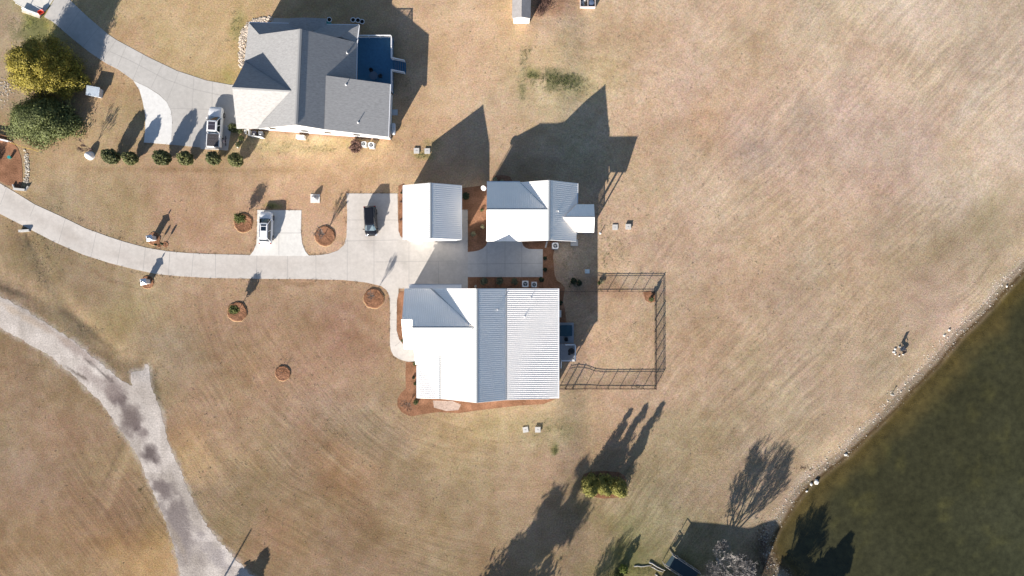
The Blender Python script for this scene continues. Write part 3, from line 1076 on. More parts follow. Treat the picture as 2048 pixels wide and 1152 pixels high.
a.data.foreach_set("value", np.clip(.25 + (-sdw) * .28, .2, 1).ravel())
me.materials.append(pond_material())
pond = bpy.data.objects.new("pond", me)
COL.objects.link(pond)
tag(pond, "murky olive green pond filling the lower right corner", "pond", kind="structure")
rg = random.Random(77)

# shore rocks: far too many to count, one object; the big ones are their own
mb = MB()
for i in range(len(SHORE_PX) - 1):
    (x0, y0), (x1, y1) = SHORE[i], SHORE[i + 1]
    L_ = math.hypot(x1 - x0, y1 - y0)
    nxn, nyn = -(y1 - y0) / L_, (x1 - x0) / L_
    for _ in range(int(L_ * 20)):
        t = rg.random()
        d = rg.gauss(.6, .75)
        x, y = x0 + (x1 - x0) * t - nxn * d * 1.0, y0 + (y1 - y0) * t - nyn * d
        if (shore_d(np.array([x]), np.array([y]))[0]) < -.8:
            continue
        r = rg.uniform(.035, .10) * (1.6 if rg.random() < .12 else 1)
        mb.rock((x, y, gz(x, y) + r * .1), r, rg)
tag(mb.build("shore_rocks", M_STONE), "pale broken rocks lining the pond's edge", "rocks", kind="stuff")
for k, (px, py, r, lb) in enumerate([(1632, 963, .42, "largest white boulder on the bank where the shore bends"), (1622, 968, .26, "white boulder just left of the largest one on the bank"),
                                      (1613, 982, .24, "pale boulder below the pair of large shore boulders"), (1691, 909, .24, "dark-sided boulder jutting into the pond at the small notch"),
                                      (1898, 660, .22, "pale boulder on the upper right stretch of shore"), (1888, 671, .2, "smaller pale boulder below the upper right shore boulder"), (2013, 573, .2, "small boulder beside the water near the right edge")]):
    mb = MB()
    g = G(px, py)
    mb.rock((g.x, g.y, g.z + r * .3), r, rg, flat=.8)
    tag(mb.build("boulder", M_STONEW), lb, "boulder", "boulders along the pond shore")

for (px_, py_, r_, lb) in ((1717, 1028, .42, "dark ring just under the pond surface, lower of the two"), (1742, 980, .38, "dark ring just under the pond surface, upper of the two")):
    x_, y_ = pm(px_, py_, WATER_Z)
    mb = MB()
    n_, m__ = 18, 6
    vs, fs = [], []
    for i in range(n_):
        t = 2 * math.pi * i / n_
        for j in range(m__):
            q = 2 * math.pi * j / m__
            vs.append((x_ + (r_ + .1 * math.cos(q)) * math.cos(t), y_ + (r_ + .1 * math.cos(q)) * math.sin(t), WATER_Z - .065 + .075 * math.sin(q)))
    for i in range(n_):
        for j in range(m__):
            fs.append((i * m__ + j, ((i + 1) % n_) * m__ + j, ((i + 1) % n_) * m__ + (j + 1) % m__, i * m__ + (j + 1) % m__))
    mb.add(vs, fs)
    tag(mb.build("sunken_tyre", mat("algae_covered_rubber", (.006, .008, .005), rough=.9)), lb, "tyre", "dark rings in the pond")

# ================================================================== BUILDINGS
class Roof:
    """a set of plane pieces; each piece: polygon in photograph px read on a plane given by three (px,py,z)"""

    def __init__(s, thick=.16):
        s.p = []
        s.thick = thick

    def piece(s, three, poly):
        P = [V(*t) for t in three]
        n = (P[1] - P[0]).cross(P[2] - P[0]).normalized()
        if n.z < 0:
            n = -n
        pts = []
        C = Vector((0, 0, CAM_H))
        for (a, b) in poly:
            d = V(a, b, 0) - C
            t = (P[0] - C).dot(n) / d.dot(n)
            pts.append(C + d * t)
        ar = sum(pts[i].x * pts[(i + 1) % len(pts)].y - pts[(i + 1) % len(pts)].x * pts[i].y for i in range(len(pts)))
        if ar < 0:
            pts.reverse()
        s.p.append((n, P[0], pts))
        return s

    @staticmethod
    def zat(n, p0, x, y):
        return p0.z - (n.x * (x - p0.x) + n.y * (y - p0.y)) / n.z

    @staticmethod
    def inside(pts, x, y):
        c = False
        j = len(pts) - 1
        for i in range(len(pts)):
            a, b = pts[i], pts[j]
            if (a.y > y) != (b.y > y) and x < (b.x - a.x) * (y - a.y) / (b.y - a.y) + a.x:
                c = not c
            j = i
        return c

    def z(s, x, y, default=None):
        best = None
        for n, p0, pts in s.p:
            if s.inside(pts, x, y):
                q = s.zat(n, p0, x, y)
                best = q if best is None else min(best, q)
        return default if best is None else best

    def build(s, parent, material, ribs=None, name="roof"):
        mb = MB()
        for n, p0, pts in s.p:
            k = len(pts)
            top = [(p.x, p.y, p.z) for p in pts]
            bot = [(p.x, p.y, p.z - s.thick) for p in pts]
            mb.add(top + bot, [tuple(range(k)), tuple(range(2 * k - 1, k - 1, -1))] +
                   [(i, i + k, (i + 1) % k + k, (i + 1) % k) for i in range(k)], 0)
            if ribs:
                # downhill direction and across direction on the plane
                dn = Vector((n.x, n.y, 0))
                if dn.length < 1e-4:
                    continue
                dn.normalize()
                ac = Vector((-dn.y, dn.x, 0))
                us = [p.dot(ac) for p in (Vector((q.x, q.y, 0)) for q in pts)]
                u = math.ceil(min(us) / ribs) * ribs
                while u < max(us):
                    hits = []
                    for i in range(k):
                        a, b = pts[i], pts[(i + 1) % k]
                        ua, ub = a.x * ac.x + a.y * ac.y, b.x * ac.x + b.y * ac.y
                        if (ua > u) != (ub > u):
                            t = (u - ua) / (ub - ua)
                            x, y = a.x + (b.x - a.x) * t, a.y + (b.y - a.y) * t
                            hits.append(x * dn.x + y * dn.y)
                    hits.sort()
                    for h0, h1 in zip(hits[::2], hits[1::2]):
                        if h1 - h0 < .15:
                            continue
                        h0 += .02
                        h1 -= .02
                        vs = []
                        for hh in (h0, h1):
                            for (du, dz) in ((-.05, -.01), (-.025, .048), (.025, .048), (.05, -.01)):
                                x, y = ac.x * (u + du) + dn.x * hh, ac.y * (u + du) + dn.y * hh
                                vs.append((x, y, s.zat(n, p0, x, y) + dz))
                        mb.add(vs, [(0, 4, 5, 1), (1, 5, 6, 2), (2, 6, 7, 3), (0, 1, 2, 3), (7, 6, 5, 4)], 0)
                    u += ribs
        return mb.build(name, material, parent)


def walls(parent, roof, poly, material, zdef=3.0, step=.3, drop=.17, base=None, name="wall"):
    """poly: world xy ring; the wall tops follow the roof's underside"""
    mb = MB()
    n = len(poly)
    ar = sum(poly[i][0] * poly[(i + 1) % n][1] - poly[(i + 1) % n][0] * poly[i][1] for i in range(n))
    if ar < 0:
        poly = list(reversed(poly))
    for i in range(n):
        a, b = Vector(poly[i]), Vector(poly[(i + 1) % n])
        L_ = (b - a).length
        k = max(1, int(L_ / step))
        nn = Vector((-(b - a).y, (b - a).x)).normalized() * .05
        prev = None
        for j in range(k + 1):
            q = a + (b - a) * (j / k)
            qq = q + nn
            if j == 0:
                qq = qq + (b - a).normalized() * .05
            if j == k:
                qq = qq - (b - a).normalized() * .05
            zt = roof.z(qq.x, qq.y, zdef + drop) - drop
            cur = ((q.x, q.y, min(gz(q.x, q.y), 0) - .3), (q.x, q.y, zt))
            if prev:
                mb.add([prev[0], cur[0], cur[1], prev[1]], [(0, 1, 2, 3)])
            prev = cur
    return mb.build(name, material, parent)


def window(parent, x, y, z, wd, ht, ang, name="window"):
    """ang: outward normal angle (degrees, 0=+X); (x,y) on the wall face"""
    c, s_ = math.cos(rad(ang)), math.sin(rad(ang))
    f = MB()
    t = .09
    for (du, dz, w2, h2) in ((0, ht / 2, wd + t * 2, t), (0, -ht / 2, wd + t * 2, t), (-wd / 2 - t / 2 + .002, 0, t, ht - t), (wd / 2 + t / 2 - .002, 0, t, ht - t)):
        f.box((x + c * .02 - s_ * du, y + s_ * .02 + c * du, z + dz), (.07, w2, h2), rad(ang))
    fo = f.build(name, M_TRIM, parent)
    p = MB()
    p.box((x + c * .005, y + s_ * .005, z), (.05, wd - .01, ht - t), rad(ang))
    p.build("pane", M_GLASS, fo)
    return fo


def door(parent, x, y, zb, wd, ht, ang, m=None, name="door"):
    c, s_ = math.cos(rad(ang)), math.sin(rad(ang))
    f = MB()
    f.box((x + c * .02, y + s_ * .02, zb + ht / 2), (.06, wd, ht), rad(ang))
    for k in range(4):
        f.box((x + c * .055, y + s_ * .055, zb + ht * (k + .5) / 4), (.02, wd * .9, ht / 4 * .86), rad(ang))
    d = f.build(name, m or M_TRIM, parent)
    h = MB()
    h.box((x + c * .08 - s_ * wd * .38, y + s_ * .08 + c * wd * .38, zb + ht * .45), (.04, .04, .12), rad(ang))
    h.build("handle", M_RIM, d)
    return d


def vent(parent, roof, px, py, zg, h=.45, r=.05):
    """plumbing vent standing on a roof"""
    v = V(px, py, zg)
    z = roof.z(v.x, v.y, zg)
    v = V(px, py, z)
    z = roof.z(v.x, v.y, z)
    mb = MB()
    mb.tube((v.x, v.y, z - .1), (v.x, v.y, z + h), r, n=8)
    mb.lathe((v.x, v.y, z), [(.16, -.05), (.14, .03), (.06, .12)], 10)
    return mb.build("vent_pipe", M_PIPE, parent)


def gutter(parent, p, q, r=.07):
    d = (Vector(q) - Vector(p))
    mb = MB()
    mb.box(((p[0] + q[0]) / 2, (p[1] + q[1]) / 2, (p[2] + q[2]) / 2 - .07), (d.length, .13, .12), math.atan2(d.y, d.x))
    return mb.build("gutter", M_GUTTER, parent)


def downpipe(parent, x, y, z1, z0):
    mb = MB()
    mb.tube((x, y, z1), (x, y, z0), .05)
    return mb.build("downpipe", M_GUTTER, parent)


# ---------------------------------------------------------------- main house (centre)
main = thing("house", G(965, 690), "largest white metal-roofed house, below the court, with a fenced yard on its right", "house")
R = Roof()
zr, wr = 7.5, 7.0
R.piece([(809, 577, 3.3), (860, 577, 3.3), (949.6, 655, wr)], [(809, 577), (860.3, 577), (949.6, 655), (824.3, 655), (824.3, 639), (804, 639)])
nA, pA, _ = R.p[0]
q = V(815, 639, 6.2)
zB = Roof.zat(nA, pA, q.x, q.y)
R.piece([(824.3, 655, wr), (949.6, 655, wr), (830.7, 728.5, 3.3)], [(824.3, 655), (949.6, 655), (880.5, 710), (835, 729.5), (830.7, 728.5)])
R.piece([(804, 639, zB), (824, 639, zB), (808, 698, 3.1)], [(802.5, 639), (824.6, 639), (826.5, 698), (808, 698)])
R.piece([(954.4, 576, zr), (954.4, 805.6, zr), (880.5, 797.6, 4.0)], [(954.4, 577), (954.4, 805.6), (880.5, 797.6), (880.5, 710), (949.6, 655), (860.3, 577)])
nC, pC, _ = R.p[-1]
R.piece([(880.5, 710, 4.0), (880.5, 797.6, 4.0), (835, 796, 3.35)], [(880.5, 710), (880.5, 797.6), (835, 796.6), (835, 729.5)])
R.piece([(954.4, 576, zr), (954.4, 805.6, zr), (1011.9, 800, 5.05)], [(954.4, 577), (1011.9, 577), (1011.9, 800.3), (954.4, 805.6)])
R.piece([(1011.9, 576, 5.05), (1011.9, 799, 5.05), (1117, 795, 4.15)], [(1011.9, 577), (1117, 577), (1117, 796.8), (1011.9, 800.3)])
R.build(main, M_ROOFMETAL, .27)
mb = MB()   # ridge caps and the grey slope-change flashings


def cap(mb, pa, pb, wd=.16):
    a, b = V(*pa), V(*pb)
    d = b - a
    n = Vector((-d.y, d.x, 0)).normalized() * wd
    u = Vector((0, 0, .055))
    vs = [a + n - u * .6, a + u, a - n - u * .6, b + n - u * .6, b + u, b - n - u * .6]
    mb.add(vs, [(0, 1, 4, 3), (1, 2, 5, 4), (0, 2, 1), (3, 4, 5), (0, 3, 5, 2)])


cap(mb, (954.4, 577, zr), (954.4, 805.6, zr))
cap(mb, (824.3, 655, wr), (950, 655, wr))
cap(mb, (1011.9, 577, 5.08), (1011.9, 799.6, 5.08), .14)
cap(mb, (880.5, 710, 4.02), (880.5, 797.6, 4.02), .16)
cap(mb, (860.3, 577, 3.25), (949.6, 655, wr), .12)
mb.build("ridge_cap", M_TRIMGREY, main)


def rectw(pts):
    return [pm(*p) for p in pts]


o = .42
WL = [(V(814, 577, 3.3).x + o, -.45 - .0)]
xa, xb = V(835, 700, 3.3).x + o, V(1117, 700, 4.2).x - o
yN, yS = -.0 - .45, V(954, 805.6, zr).y + o
xw = V(824, 655, wr).x + .4
xg = V(806, 600, 4.0).x + o
ySw = V(830, 728.5, 3.3).y + o
WALL = [(xa, yS), (xb, yS), (xb, yN), (xg, yN), (xg, V(815, 639, 6.2).y), (xw, V(815, 639, 6.2).y - .01), (xw, ySw), (xa, ySw)]
walls(main, R, WALL, M_WHITE, 3.0)
# entry porch bay at the west: posts and gable wall
for p in ((809, 640, 3.0), (809.5, 696, 3.0), (826, 696, 3.0)):
    q = V(*p)
    mb = MB()
    mb.box((q.x + .15, q.y + .1, (R.z(q.x + .2, q.y + .1, 3.2) - .2) / 2), (.16, .16, R.z(q.x + .2, q.y + .1, 3.2) - .2))
    mb.build("porch_post", M_TRIM, main)
# garage-door hood on the north wall
h0, h1 = V(818, 573, 2.7), V(923, 573, 2.7)
mb = MB()
yb = yN
mb.add([(h0.x, yb, 3.0), (h1.x, yb, 3.0), (h1.x, yb + .95, 2.72), (h0.x, yb + .95, 2.72), (h0.x, yb, 2.9), (h1.x, yb, 2.9), (h1.x, yb + .95, 2.62), (h0.x, yb + .95, 2.62)],
       [(0, 1, 2, 3), (7, 6, 5, 4), (3, 2, 6, 7), (0, 3, 7, 4), (1, 5, 6, 2)])
ho = mb.build("door_hood", M_ROOFMETAL, main)
mb = MB()
mb.box(((h0.x + h1.x) / 2, yb + .97, 2.68), (h1.x - h0.x, .05, .14))
mb.build("fascia", M_TRIMGREY, ho)
for dx in (-12.2, -8.9):
    door(main, dx + 1.0, yN, .05, 2.6, 2.3, 90, name="garage_door")
door(main, -4.0, yN, .2, .95, 2.1, 90)
for x in (-2.2, .3, 3.2):
    window(main, x, yN, 1.8, 1.0, 1.2, 90)
for x in (-11.5, -8.8, .8, 3.4, 5.0):
    window(main, x, yS, 1.7, 1.0, 1.4, -90)
for y in (-3.0, -6.2, -12.8):
    window(main, xb, y, 1.9, 1.2, 1.2, 0)
door(main, xb, -8.9, .65, 1.6, 2.1, 0, M_GLASS, "patio_door")
window(main, xa, -13.2, 1.6, 1.1, 1.3, 180)
window(main, xa, -11.5, 1.6, 1.1, 1.3, 180)
# bump-out on the south gable
b0, b1 = V(917.5, 804, 3.0), V(982.5, 804, 3.0)
mb = MB()
mb.prism([(b0.x, yS - .003), (b1.x, yS - .003), (b1.x, yS - .42), (b0.x, yS - .42)], 3.0, -.2)
bo = mb.build("bay", M_WHITE, main)
mb = MB()
mb.add([(b0.x - .05, yS - .004, 3.25), (b1.x + .05, yS - .004, 3.25), (b1.x + .05, yS - .72, 3.02), (b0.x - .05, yS - .72, 3.02),
        (b0.x - .05, yS - .004, 3.12), (b1.x + .05, yS - .004, 3.12), (b1.x + .05, yS - .72, 2.92), (b0.x - .05, yS - .72, 2.92)], [(3, 2, 1, 0), (4, 5, 6, 7), (7, 6, 2, 3), (4, 7, 3, 0), (1, 2, 6, 5)])
mb.build("bay_roof", M_ROOFMETAL, bo)
for p in ((995, 619, 6.0), (1061.5, 595.5, 4.9), (1049.5, 632.5, 5.0)):
    vent(main, R, *p)
gutter(main, V(1117.5, 577, 4.2), V(1117.5, 796.8, 4.2))
gutter(main, V(833.8, 731, 3.3), V(833.8, 796, 3.3))

# deck on its east side: lower landing and raised deck are parts of the house
def deck_at(px, py, z):
    return V(px, py, z)


zl = .42
a0, a1 = V(1117.6, 645.5, zl), V(1147.4, 686.6, zl)
mb = MB()
for k in range(int((a0.y - a1.y) / .145)):
    y = a0.y - .07 - k * .145
    mb.box(((xb + .01 + a1.x) / 2, y, zl - .03), (a1.x - xb - .01, .135, .05))
mb.box(((xb + a1.x) / 2, a0.y - .02, zl - .16), (a1.x - xb, .04, .2))
mb.box((a1.x - .02, (a0.y + a1.y) / 2, zl - .16), (.04, a0.y - a1.y - .09, .2))
for y in (a0.y - .2, a1.y + .2):
    mb.box((a1.x - .12, y, (zl - .08 + gz(a1.x, y) - .2) / 2), (.12, .12, zl - .08 - gz(a1.x, y) + .2))
mb.build("patio_deck", M_DECKGREY, main)
zu = .72
c0, c1 = V(1117.6, 687.2, zu), V(1150.8, 721.5, zu)
mb = MB()
for k in range(int((c0.y - c1.y) / .145)):
    y = c0.y - .07 - k * .145
    mb.box(((xb + .01 + c1.x) / 2, y, zu - .03), (c1.x - xb - .01, .135, .05))
mb.box(((xb + c1.x) / 2, c1.y + .0, zu - .2), (c1.x - xb, .04, .28))
mb.box((c1.x - .02, (c0.y + c1.y) / 2, zu - .2), (.04, c0.y - c1.y - .09, .28))
for y in (c0.y - .1, c1.y + .15):
    mb.box((c1.x - .12, y, (zu - .08 + gz(c1.x, y) - .2) / 2), (.12, .12, zu - .08 - gz(c1.x, y) + .2))
udk = mb.build("raised_deck", M_DECKGREY, main)


def railing(parent, pts, zf, h=.95, material=None, post=.11, name="railing", bal=.12):
    """pts xy polyline; zf: floor height or list"""
    mb = MB()
    Z = zf if isinstance(zf, (list, tuple)) else [zf] * len(pts)
    for i in range(len(pts) - 1):
        a, b = Vector((*pts[i], Z[i])), Vector((*pts[i + 1], Z[i + 1]))
        d = b - a
        L_ = d.length
        an = math.atan2(d.y, d.x)
        k = max(1, round(L_ / 1.8))
        for j in range(k + 1):
            p = a + d * (j / k)
            mb.box((p.x, p.y, p.z + h / 2 + .02), (post, post, h + .06))
        for hh, tk, wd in ((h, .05, .13), (.12, .05, .06)):
            p0, p1 = a + Vector((0, 0, hh)), b + Vector((0, 0, hh))
            u = Vector((-d.y, d.x, 0)).normalized() * wd / 2
            tt = Vector((0, 0, tk / 2))
            mb.add([p0 + u - tt, p0 - u - tt, p1 - u - tt, p1 + u - tt, p0 + u + tt, p0 - u + tt, p1 - u + tt, p1 + u + tt],
                   [(3, 2, 1, 0), (4, 5, 6, 7), (0, 1, 5, 4), (1, 2, 6, 5), (2, 3, 7, 6), (3, 0, 4, 7)])
        m = int(L_ / bal)
        for j in range(1, m):
            p = a + d * (j / m)
            mb.box((p.x, p.y, p.z + h / 2 + .06), (.035, .035, h - .15), an)
    return mb.build(name, material or M_TRIM, parent)


r0, r1 = V(1131.5, 686.5, zu + .9), V(1150.8, 721.5, zu + .9)
railing(udk, [(r0.x, c0.y - .1), (c1.x - .08, c0.y - .1), (c1.x - .08, c1.y + .08), (V(1122, 721, zu).x, c1.y + .08)], zu)
sx = V(1122, 721, zu).x
mb = MB()
for k in range(3):
    mb.box(((xb + sx) / 2 - .02, c1.y - .17 - k * .3, zu - .2 - k * .2), (sx - xb - .08, .3, .05))
    mb.box(((xb + sx) / 2 - .02, c1.y - .3 - k * .3, (zu - .25 - k * .2 - .9) / 2 + .1), (sx - xb - .1, .03, zu - .25 - k * .2 + .75))
st = mb.build("steps", M_DECKGREY, main)
railing(st, [(sx, c1.y - .1), (sx, c1.y - 1.0)], [zu - .15, zu - .62], name="handrail")

# hot tub / covered lounge on the landing, fan-backed chair and round kettle grill
cv0, cv1 = V(1119, 650, 1.1), V(1143.6, 672.6, 1.1)
ht = thing("hot_tub", ((cv0.x + cv1.x) / 2, (cv0.y + cv1.y) / 2, zl), "dark teal covered hot tub on the lower deck right of the main house", "hot tub")
mb = MB()
W_, H_ = min(cv1.x - cv0.x, 1.75), cv0.y - cv1.y
hc = ((cv0.x + cv1.x) / 2 + .05, (cv0.y + cv1.y) / 2)
mb.prism([(hc[0] - W_ / 2 + .06, hc[1] - H_ / 2 + .06), (hc[0] + W_ / 2 - .06, hc[1] - H_ / 2 + .06), (hc[0] + W_ / 2 - .06, hc[1] + H_ / 2 - .06), (hc[0] - W_ / 2 + .06, hc[1] + H_ / 2 - .06)], zl + .72, zl - .005)
mb.build("cabinet", M_DARK, ht)
mb = MB()
for sgn in (-1, 1):
    mb.prism([(hc[0] + sgn * .01, hc[1] - H_ / 2), (hc[0] + sgn * W_ / 2, hc[1] - H_ / 2 + .05), (hc[0] + sgn * W_ / 2, hc[1] + H_ / 2 - .05), (hc[0] + sgn * .01, hc[1] + H_ / 2)],
             lambda x, y: zl + .84 - abs(x - hc[0]) * .05, zl + .722)
mb.build("cover", M_LINER, ht)


def patio_chair(loc, rz, label, m=None):
    t = thing("patio_chair", loc, label, "chair", "dark patio chairs", rz, local=True)
    mb = MB()
    mb.lathe((0, 0, 0), [(.20, .38), (.27, .40), (.28, .45), (.22, .47)], 14)
    mb.build("seat", m or M_DARK, t)
    mb = MB()
    n = 9
    for i in range(n):
        a0_, a1_ = rad(20 + 140 * i / n), rad(20 + 140 * (i + 1) / n)
        vs = []
        for a_, r_ in ((a0_, .26), (a1_, .26), (a1_, .30), (a0_, .30)):
            vs.append((r_ * math.cos(a_), r_ * math.sin(a_)))
        mb.prism(vs, .85, .44)
    mb.build("backrest", m or M_DARK, t)
    for sx_ in (-1, 1):
        for sy_ in (-1, 1):
            mb = MB()
            mb.tube((sx_ * .16, sy_ * .16, .4), (sx_ * .22, sy_ * .22, -.003), .018, n=6)
            mb.build("leg", m or M_DARK, t)
    return t


q = V(1131.7, 676.5, zl)
patio_chair((q.x, q.y - .1, zl - .005), 3.14, "dark round-backed chair below the covered tub on the main house's lower deck")
q = V(1142.4, 702, zu + .5)
gr = thing("kettle_grill", (q.x, q.y, zu), "big round black covered grill on the raised white-railed deck", "grill")
mb = MB()
mb.lathe((q.x, q.y, zu), [(.12, .55), (.34, .62), (.46, .78), (.47, .84)], 20)
mb.build("bowl", M_DARK, gr)
mb = MB()
mb.lathe((q.x, q.y, zu), [(.475, .842), (.44, .96), (.3, 1.08), (.08, 1.13)], 20)
mb.build("lid", M_DARK, gr)
for k in range(3):
    a_ = k * 2.1
    mb = MB()
    mb.tube((q.x + .25 * math.cos(a_), q.y + .25 * math.sin(a_), zu + .6), (q.x + .38 * math.cos(a_), q.y + .38 * math.sin(a_), zu - .005), .02, n=6)
    mb.build("leg", M_DARK, gr)
mb = MB()
mb.box((q.x - .28, q.y - .42, zu + .7), (.35, .3, .03))
mb.box((q.x - .15, q.y - .28, zu + .68), (.1, .1, .05))
mb.build("side_shelf", M_DARK, gr)

# ---------------------------------------------------------------- garage
gar = thing("garage", G(868, 425), "detached white garage with a two-slope ribbed metal roof right of the black car", "garage")
R2 = Roof()
zr2 = 5.7
R2.piece([(861.2, 365.4, zr2), (861.2, 476.5, zr2), (806.8, 400, 3.2)], [(861.2, 365.4), (861.2, 476.5), (807.2, 479.6), (806.6, 370.4)])
R2.piece([(861.2, 365.4, zr2), (861.2, 476.5, zr2), (922.3, 400, 3.15)], [(861.2, 365.4), (922.3, 370.4), (922.3, 479.8), (861.2, 476.5)])
R2.build(gar, M_ROOFMETAL, .27)
mb = MB()
cap(mb, (861.2, 365.4, zr2), (861.2, 476.5, zr2))
mb.build("ridge_cap", M_TRIMGREY, gar)
gx0, gx1 = V(806.8, 400, 3.2).x + .35, V(922.3, 400, 3.15).x - .35
gy0, gy1 = V(861, 476.5, zr2).y + .05, V(861, 365.4, zr2).y - .4
walls(gar, R2, [(gx0, gy0), (gx1, gy0), (gx1, gy1), (gx0, gy1)], M_WHITE)
door(gar, (gx0 + gx1) / 2 - 1.85, gy0, .03, 2.9, 2.3, -90, name="garage_door")
door(gar, (gx0 + gx1) / 2 + 1.85, gy0, .03, 2.9, 2.3, -90, name="garage_door")
for y in (gy0 + 2.5, gy0 + 5):
    window(gar, gx1, y, 1.7, .9, 1.1, 0)
    window(gar, gx0, y, 1.7, .9, 1.1, 180)
gutter(gar, V(922.8, 371, 3.15), V(922.8, 479.5, 3.15))
gutter(gar, V(806.2, 371, 3.2), V(806.2, 479.5, 3.2))

# ---------------------------------------------------------------- smaller house (top right of the court)
h2 = thing("house", G(1075, 425), "smaller white house with cross-gabled metal roof, right of the detached garage", "house")
R3 = Roof()
zm, zw, ze = 6.3, 6.15, 3.35
R3.piece([(973.8, 364, ze), (1040, 364, ze), (1096, 418.5, zw)], [(973.8, 364), (1040, 364.5), (1096, 418.5), (973.3, 418.5)])
R3.piece([(973.3, 418.5, zw), (1096, 418.5, zw), (1041, 482.5, ze)], [(973.3, 418.5), (1096, 418.5), (1041, 482.5), (973, 482.5)])
R3.piece([(1098.8, 360, zm), (1098.3, 480.5, zm), (1040.5, 420, 3.45)], [(1098.8, 360), (1098.3, 480.8), (1041, 482.5), (1096, 418.5), (1040, 364.5)])
R3.piece([(1098.8, 360, zm), (1098.3, 480.5, zm), (1154, 420, 3.4)], [(1098.8, 360), (1155.6, 366.5), (1152.7, 483), (1098.3, 480.8)])
R3.build(h2, M_ROOFMETAL, .27)
R4 = Roof()
R4.piece([(1128.3, 433.8, 5.0), (1189.5, 433.8, 5.0), (1170, 408.5, 3.75)], [(1128.3, 433.8), (1153.5, 408.5), (1188, 408.5), (1189.5, 433.8)])
R4.piece([(1128.3, 433.8, 5.0), (1189.5, 433.8, 5.0), (1170, 465, 3.65)], [(1128.3, 433.8), (1189.5, 433.8), (1188, 465), (1154.5, 464.5)])
R4.build(h2, M_ROOFMETAL, .27, name="porch_roof")
mb = MB()
cap(mb, (1098.8, 360, zm), (1098.3, 480.8, zm))
cap(mb, (973.3, 418.5, zw), (1096, 418.5, zw))
cap(mb, (1040, 364.5, ze + .02), (1096, 418.5, zw), .1)
cap(mb, (1129, 433.8, 5.0), (1189.5, 433.8, 5.0), .12)
mb.build("ridge_cap", M_TRIMGREY, h2)
hx0, hx1 = V(973.3, 420, 3.4).x + .1, V(1154.5, 420, 3.4).x - .35
hyN, hyS = V(1000, 364, ze).y - .35, V(1000, 482.5, ze).y + .35
walls(h2, R3, [(hx0, hyS), (hx1, hyS), (hx1, hyN), (hx0, hyN)], M_WHITE)
px1, pyS, pyN = V(1188, 433, 4).x - .2, V(1170, 464.5, 3.7).y + .3, V(1170, 408.5, 3.75).y - .3
mb = MB()
mb.prism([(hx1 + .005, pyS - .1), (px1 + .1, pyS - .1), (px1 + .1, pyN + .1), (hx1 + .005, pyN + .1)], .25, -1.3)
pf = mb.build("porch_floor", M_DECKGREY, h2)
for (x, y) in ((px1, pyS), (px1, pyN), (px1, (pyS + pyN) / 2), ((hx1 + px1) / 2 + .4, pyS), ((hx1 + px1) / 2 + .4, pyN)):
    zt = R4.z(x - .02, y, 3.6) - .12
    mb = MB()
    mb.box((x, y, (zt + .245) / 2), (.15, .15, zt - .245))
    mb.build("porch_post", M_TRIM, h2)
railing(h2, [(hx1 + .1, pyN), (px1, pyN), (px1, pyS), (hx1 + .1, pyS)], .25, .9, name="porch_railing")
for x in (-2.6, -.4):
    door(h2, x + 2.6, hyS, .03, 2.0, 2.2, -90, name="garage_door") if x < -1 else None
door(h2, 3.2, hyS, .2, .95, 2.1, -90)
for x in (5.2, 7.4):
    window(h2, x, hyS, 1.7, 1.0, 1.2, -90)
for x in (-2.0, .5, 4.0, 7.0):
    window(h2, x, hyN, 1.8, 1.0, 1.2, 90)
for y in (hyS + 2, hyN - 2):
    window(h2, hx0, y, 1.7, 1.0, 1.2, 180)
vent(h2, R3, 1116.5, 422, 5.0)
gutter(h2, V(1155.6, 366.8, 3.4), V(1155.2, 407, 3.4))
gutter(h2, V(973.5, 363.2, ze), V(1040, 363.2, ze))
q = V(1156, 467, 3.3)
downpipe(h2, q.x - .1, q.y, 3.2, gz(q.x, q.y) + .05)
q = V(975, 365, 3.3)
downpipe(h2, q.x - .05, q.y - .1, 3.2, .02)
mb = MB()
q = V(1149, 488, .0)
mb.prism([pm(1141.5, 479), pm(1156, 479), pm(1156, 491.5), pm(1141.5, 491.5)], .02, -1.3)
mb.build("doorstep", M_CONCLID, h2)

# ---------------------------------------------------------------- grey shingle neighbour house
M_SHINGLE = mat("grey_asphalt_shingle", (.33, .325, .32), rough=.92, var=.16, vscale=2.2, spec=.15, bump=.02, bscale=9, stretch=(1, 3.0, 1))
nb = thing("house", G(640, 165), "neighbouring house with a grey shingled cross-gable roof and a blue-grey deck, top left", "house")
R5 = Roof(.2)
zn, zwg = 8.2, 7.7
R5.piece([(600.6, 57.8, zn), (592, 249.4, zn), (492, 120, 3.7)], [(600.6, 57.8), (592, 249.4), (513.6, 257), (581.7, 181.4), (489, 122), (497.5, 45.3), (518.6, 68.9)])
R5.piece([(464.4, 174.4, zwg), (581.7, 181.4, zwg), (489, 122, 3.75)], [(464.4, 174.4), (581.7, 181.4), (489, 122), (487.5, 129)])
R5.piece([(464.4, 174.4, zwg), (581.7, 181.4, zwg), (473.3, 257, 3.7)], [(464.4, 174.4), (581.7, 181.4), (513.6, 257), (473.3, 257)])
R5.piece([(600.6, 57.8, zn), (592, 249.4, zn), (713.6, 120, 3.5)], [(600.6, 57.8), (713.6, 84.7), (712.2, 160), (652, 151), (648.6, 258.6), (592, 249.4)])
nE, pE, _ = R5.p[-1]
qq = V(650, 205, 6.0)
zsh = Roof.zat(nE, pE, qq.x, qq.y) + .04
R5.piece([(652, 151, zsh), (648.6, 258.6, zsh), (778, 220, 4.0)], [(652, 151), (780.3, 168), (776, 273.6), (648.6, 258.6)])
R5.build(nb, M_SHINGLE)
R6 = Roof(.18)
R6.piece([(497.5, 45.3, 3.6), (717.8, 50, 3.6), (600, 78, 5.1)], [(497.5, 45.3), (717.8, 50.2), (704, 57), (680, 74), (600, 84), (518.6, 68.9)])
